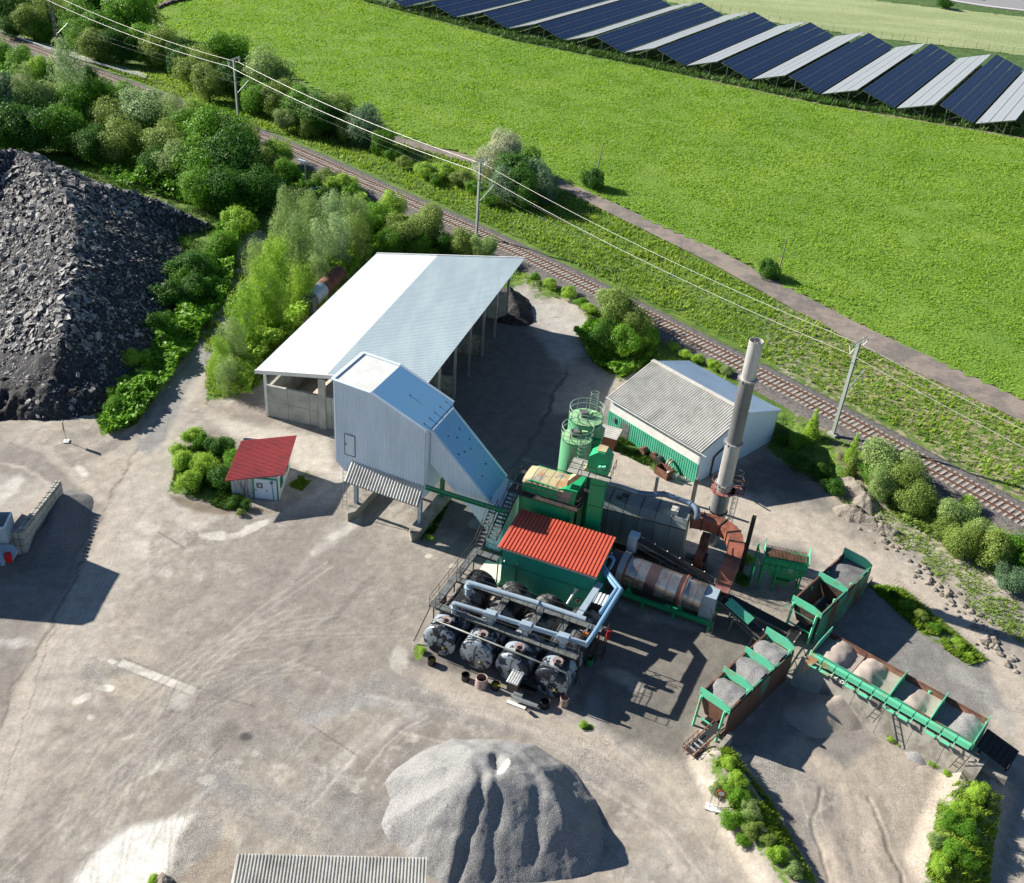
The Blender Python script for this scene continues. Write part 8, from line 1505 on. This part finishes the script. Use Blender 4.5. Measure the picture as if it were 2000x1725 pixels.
auto([(1745, 1160, 14, 'dark'), (1770, 1180, 16, 'green'), (1800, 1200, 16, 'olive'), (1830, 1225, 14, 'green'), (1875, 1255, 15, 'lime'), (1895, 1280, 10, 'lime'), (1720, 1150, 10, 'green'), (1740, 1440, 12, 'lime'), (1755, 1450, 9, 'lime'), (1825, 1490, 11, 'lime'), (1850, 1510, 9, 'lime'), (1460, 1090, 18, 'lime'), (1450, 1130, 18, 'dark'), (142, 972, 8, 'lime'), (825, 1270, 9, 'lime'), (1140, 1415, 9, 'lime'), (840, 1050, 8, 'lime'), (940, 1078, 8, 'green'), (1780, 1420, 7, 'green'), (470, 1000, 10, 'olive'), (300, 1718, 12, 'lime')], 'shrub', 'scattered about the yard', 'weed', .8)
tree(1845, 5, 16, 'shrub', 'dark', 'lone dark roadside bush by the highway', 1, cat='shrub')
# ------------------------------------------------------------------ grass blades
def blades(name, poly, z, n, h_, m, label_kind='stuff', dens=None, wid=.05, terrain_z=False, seed=1, clump=.5):
    rg = np.random.default_rng(seed); P = np.array([p[:2] for p in poly]); x0, y0 = P.min(0); x1, y1 = P.max(0); X = rg.uniform(x0, x1, n*3); Y = rg.uniform(y0, y1, n*3)
    px, py = pxs(X, Y, np.full(X.shape, z)); dist_ = np.hypot(X, Y); ok = (px > -40) & (px < 2040) & (py > -30) & (py < 1760) & poly_mask(X, Y, P); ok &= rg.random(len(X)) < np.clip((150/np.maximum(dist_, 60))**1.2, .25, 1)
    ok &= ~poly_mask(px, py, [(995, 540), (1050, 562), (1120, 594), (1185, 645), (1150, 680), (1100, 720), (1040, 640), (1000, 600)])
    if name == 'weed_blades': ok &= fbm(X, Y, .7, 3, 17) > .42
    if dens is not None: ok &= rg.random(len(X)) < dens(X, Y, px, py)
    X, Y = X[ok][:n], Y[ok][:n]; k = len(X); Z = terrain(X, Y) if terrain_z else np.full(k, z); hh = h_*rg.uniform(.5, 1.3, k)*(.5+vnoise(X, Y, .35, 3)); ww = wid*rg.uniform(.7, 1.5, k)*np.maximum(1, np.hypot(X, Y)/110)
    a = rg.uniform(0, 6.28, k); lean = rg.normal(0, .35, (k, 2))+np.array([.25, -.1]); V = np.zeros((k, 3, 3)); V[:, 0] = np.stack([X-np.cos(a)*ww, Y-np.sin(a)*ww, Z], 1); V[:, 1] = np.stack([X+np.cos(a)*ww, Y+np.sin(a)*ww, Z], 1); V[:, 2] = np.stack([X+lean[:, 0]*hh, Y+lean[:, 1]*hh, Z+hh], 1)
    o = numpy_mesh(name, V.reshape(-1, 3), np.arange(3*k).reshape(k, 3), [m], 'stuff'); return k
nb_ = 0
nb_ += blades('meadow_blades', [G(*p, ZR) for p in MEADOW_PX], ZR+.15, 300000, .2, GB, wid=.07, seed=2)
VERGE = [(-200, 20), (0, 50), (288, 140), (300, 60), (560, 172), (740, 268), (915, 318), (1085, 366), (1288, 466), (1492, 574), (1700, 688), (1985, 820), (2200, 930), (2200, 1130), (2000, 985), (1900, 932), (1705, 828), (1560, 751), (1436, 690), (1300, 620), (1100, 521), (965, 455), (860, 408), (755, 364), (600, 294), (470, 240), (250, 160), (0, 66)]
def vd(X, Y, px, py): return (rail_sd(X, Y) > 4.0)*1.0
nb_ += blades('verge_blades', [G(*p, ZR) for p in VERGE], ZR, 120000, .4, GV, wid=.09, dens=vd, terrain_z=True, seed=3)
def vd2(X, Y, px, py): s__ = rail_sd(X, Y); return ((s__ < -3.9) & (s__ > -9.5))*np.where(X > 30, .5, 1.0)
nb_ += blades('near_side_blades', [G(*p, ZR) for p in [(-50, 90), (600, 330), (1000, 500), (1300, 650), (2100, 1100), (2100, 1350), (1500, 960), (1280, 760), (1150, 640), (1000, 560), (700, 520), (0, 300)]], ZR, 60000, .45, GV, wid=.07, dens=vd2, terrain_z=True, seed=4)
for nm, pl, n_, m_, h_ in [('weed_blades', [(-200, 300), (100, 290), (430, 400), (455, 470), (445, 570), (405, 640), (330, 740), (265, 830), (200, 850), (185, 800), (300, 640), (300, 500), (-200, 500)], 26000, GD, .6), ('weed_blades', [(400, 640), (480, 480), (740, 480), (600, 620), (500, 760), (400, 790)], 14000, GV, .5), ('weed_blades', [(335, 950), (350, 880), (450, 850), (470, 900), (460, 950), (490, 1000), (430, 995)], 6000, GD, .5), ('weed_blades', [(1190, 850), (1290, 880), (1370, 935), (1300, 930), (1200, 880)], 3500, GD, .4),
        ('weed_blades', [(1120, 660), (1190, 640), (1290, 700), (1210, 745), (1160, 710)], 5000, GD, .5), ('weed_blades', [(1375, 1480), (1420, 1470), (1500, 1560), (1600, 1740), (1540, 1740), (1420, 1590)], 4500, GV, .3), ('weed_blades', [(1800, 1740), (1830, 1560), (1900, 1520), (1950, 1560), (1930, 1740)], 4500, GV, .3), ('weed_blades', [(1690, 1140), (1760, 1150), (1930, 1290), (1890, 1300), (1800, 1240)], 4500, GV, .35), ('weed_blades', [(830, 1000), (880, 975), (850, 1040), (820, 1060)], 1500, GD, .3), ('weed_blades', [(1630, 900), (1700, 950), (1990, 1180), (2000, 1260), (1900, 1200), (1800, 1100), (1640, 980)], 4500, GV, .3), ('weed_blades', [(565, 950), (600, 900), (615, 930), (590, 960)], 1200, GV, .2)]:
    nb_ += blades(nm, [G(*p, 0) for p in pl], .3, n_, h_, m_, terrain_z=True, seed=int(abs(pl[0][0]*7+pl[0][1])) % 999, wid=.045)
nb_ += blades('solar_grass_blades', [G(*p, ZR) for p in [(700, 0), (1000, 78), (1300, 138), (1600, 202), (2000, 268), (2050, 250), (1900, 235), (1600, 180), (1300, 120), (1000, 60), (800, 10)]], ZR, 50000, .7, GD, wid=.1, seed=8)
print('blades', nb_, 'trees', cnt_t)

# undergrowth filling the woods between the trees
def undergrowth(name, poly, n, hmax, m, seed):
    rg = np.random.default_rng(seed); P = np.array([G(*p, .5)[:2] for p in poly]); x0, y0 = P.min(0); x1, y1 = P.max(0); X = rg.uniform(x0, x1, n*3); Y = rg.uniform(y0, y1, n*3); ok = poly_mask(X, Y, P) & ((rail_sd(X, Y) < -5.5) | (rail_sd(X, Y) > 7)); X, Y = X[ok][:n], Y[ok][:n]; k = len(X)
    top = hmax*np.clip(fbm(X, Y, .28, 3, seed)*2.2-.55, .12, 1.2); Z = terrain(X, Y)+top*rg.uniform(.45, 1, k); nm = rg.normal(0, .55, (k, 3)); nm[:, 2] += .9; nm /= np.linalg.norm(nm, axis=1)[:, None]; t = np.cross(nm, rg.normal(0, 1, (k, 3))); t /= np.linalg.norm(t, axis=1)[:, None]; b = np.cross(nm, t); sz = rg.uniform(.14, .36, k)[:, None]; C = np.stack([X, Y, Z], 1)
    V = np.stack([C-t*sz, C+b*sz*.7, C+t*sz, C-b*sz*.7], 1).reshape(-1, 3); numpy_mesh(name, V, np.arange(4*k).reshape(k, 4), [m], 'stuff')
undergrowth('undergrowth', [(-60, 100), (60, 105), (250, 190), (420, 262), (560, 325), (600, 380), (700, 400), (520, 410), (470, 470), (430, 410), (240, 360), (100, 280), (-60, 265)], 60000, 3.2, LEAF['green'], 2)
undergrowth('undergrowth', [(-40, 40), (280, 128), (330, 120), (460, 190), (640, 262), (770, 300), (760, 285), (600, 215), (470, 150), (330, 75), (300, 0), (-40, -20)], 34000, 2.4, LEAF['olive'], 3)
undergrowth('undergrowth', [(450, 770), (440, 700), (490, 580), (550, 440), (720, 400), (960, 480), (940, 495), (735, 495), (600, 620), (500, 720), (490, 770)], 26000, 2.0, LEAF['lime'], 4)
undergrowth('undergrowth', [(430, 440), (470, 440), (450, 560), (400, 640), (330, 740), (270, 820), (215, 845), (190, 830), (240, 770), (330, 640), (400, 540)], 16000, 1.8, LEAF['green'], 5)
undergrowth('undergrowth', [(1690, 900), (1780, 930), (1900, 990), (2030, 1080), (2030, 1160), (1930, 1120), (1850, 1070), (1760, 1010), (1690, 950)], 8000, 1.3, LEAF['olive'], 6)
undergrowth('undergrowth', [(1120, 650), (1190, 590), (1290, 660), (1270, 700), (1215, 735), (1160, 700)], 5000, 1.5, LEAF['green'], 7)
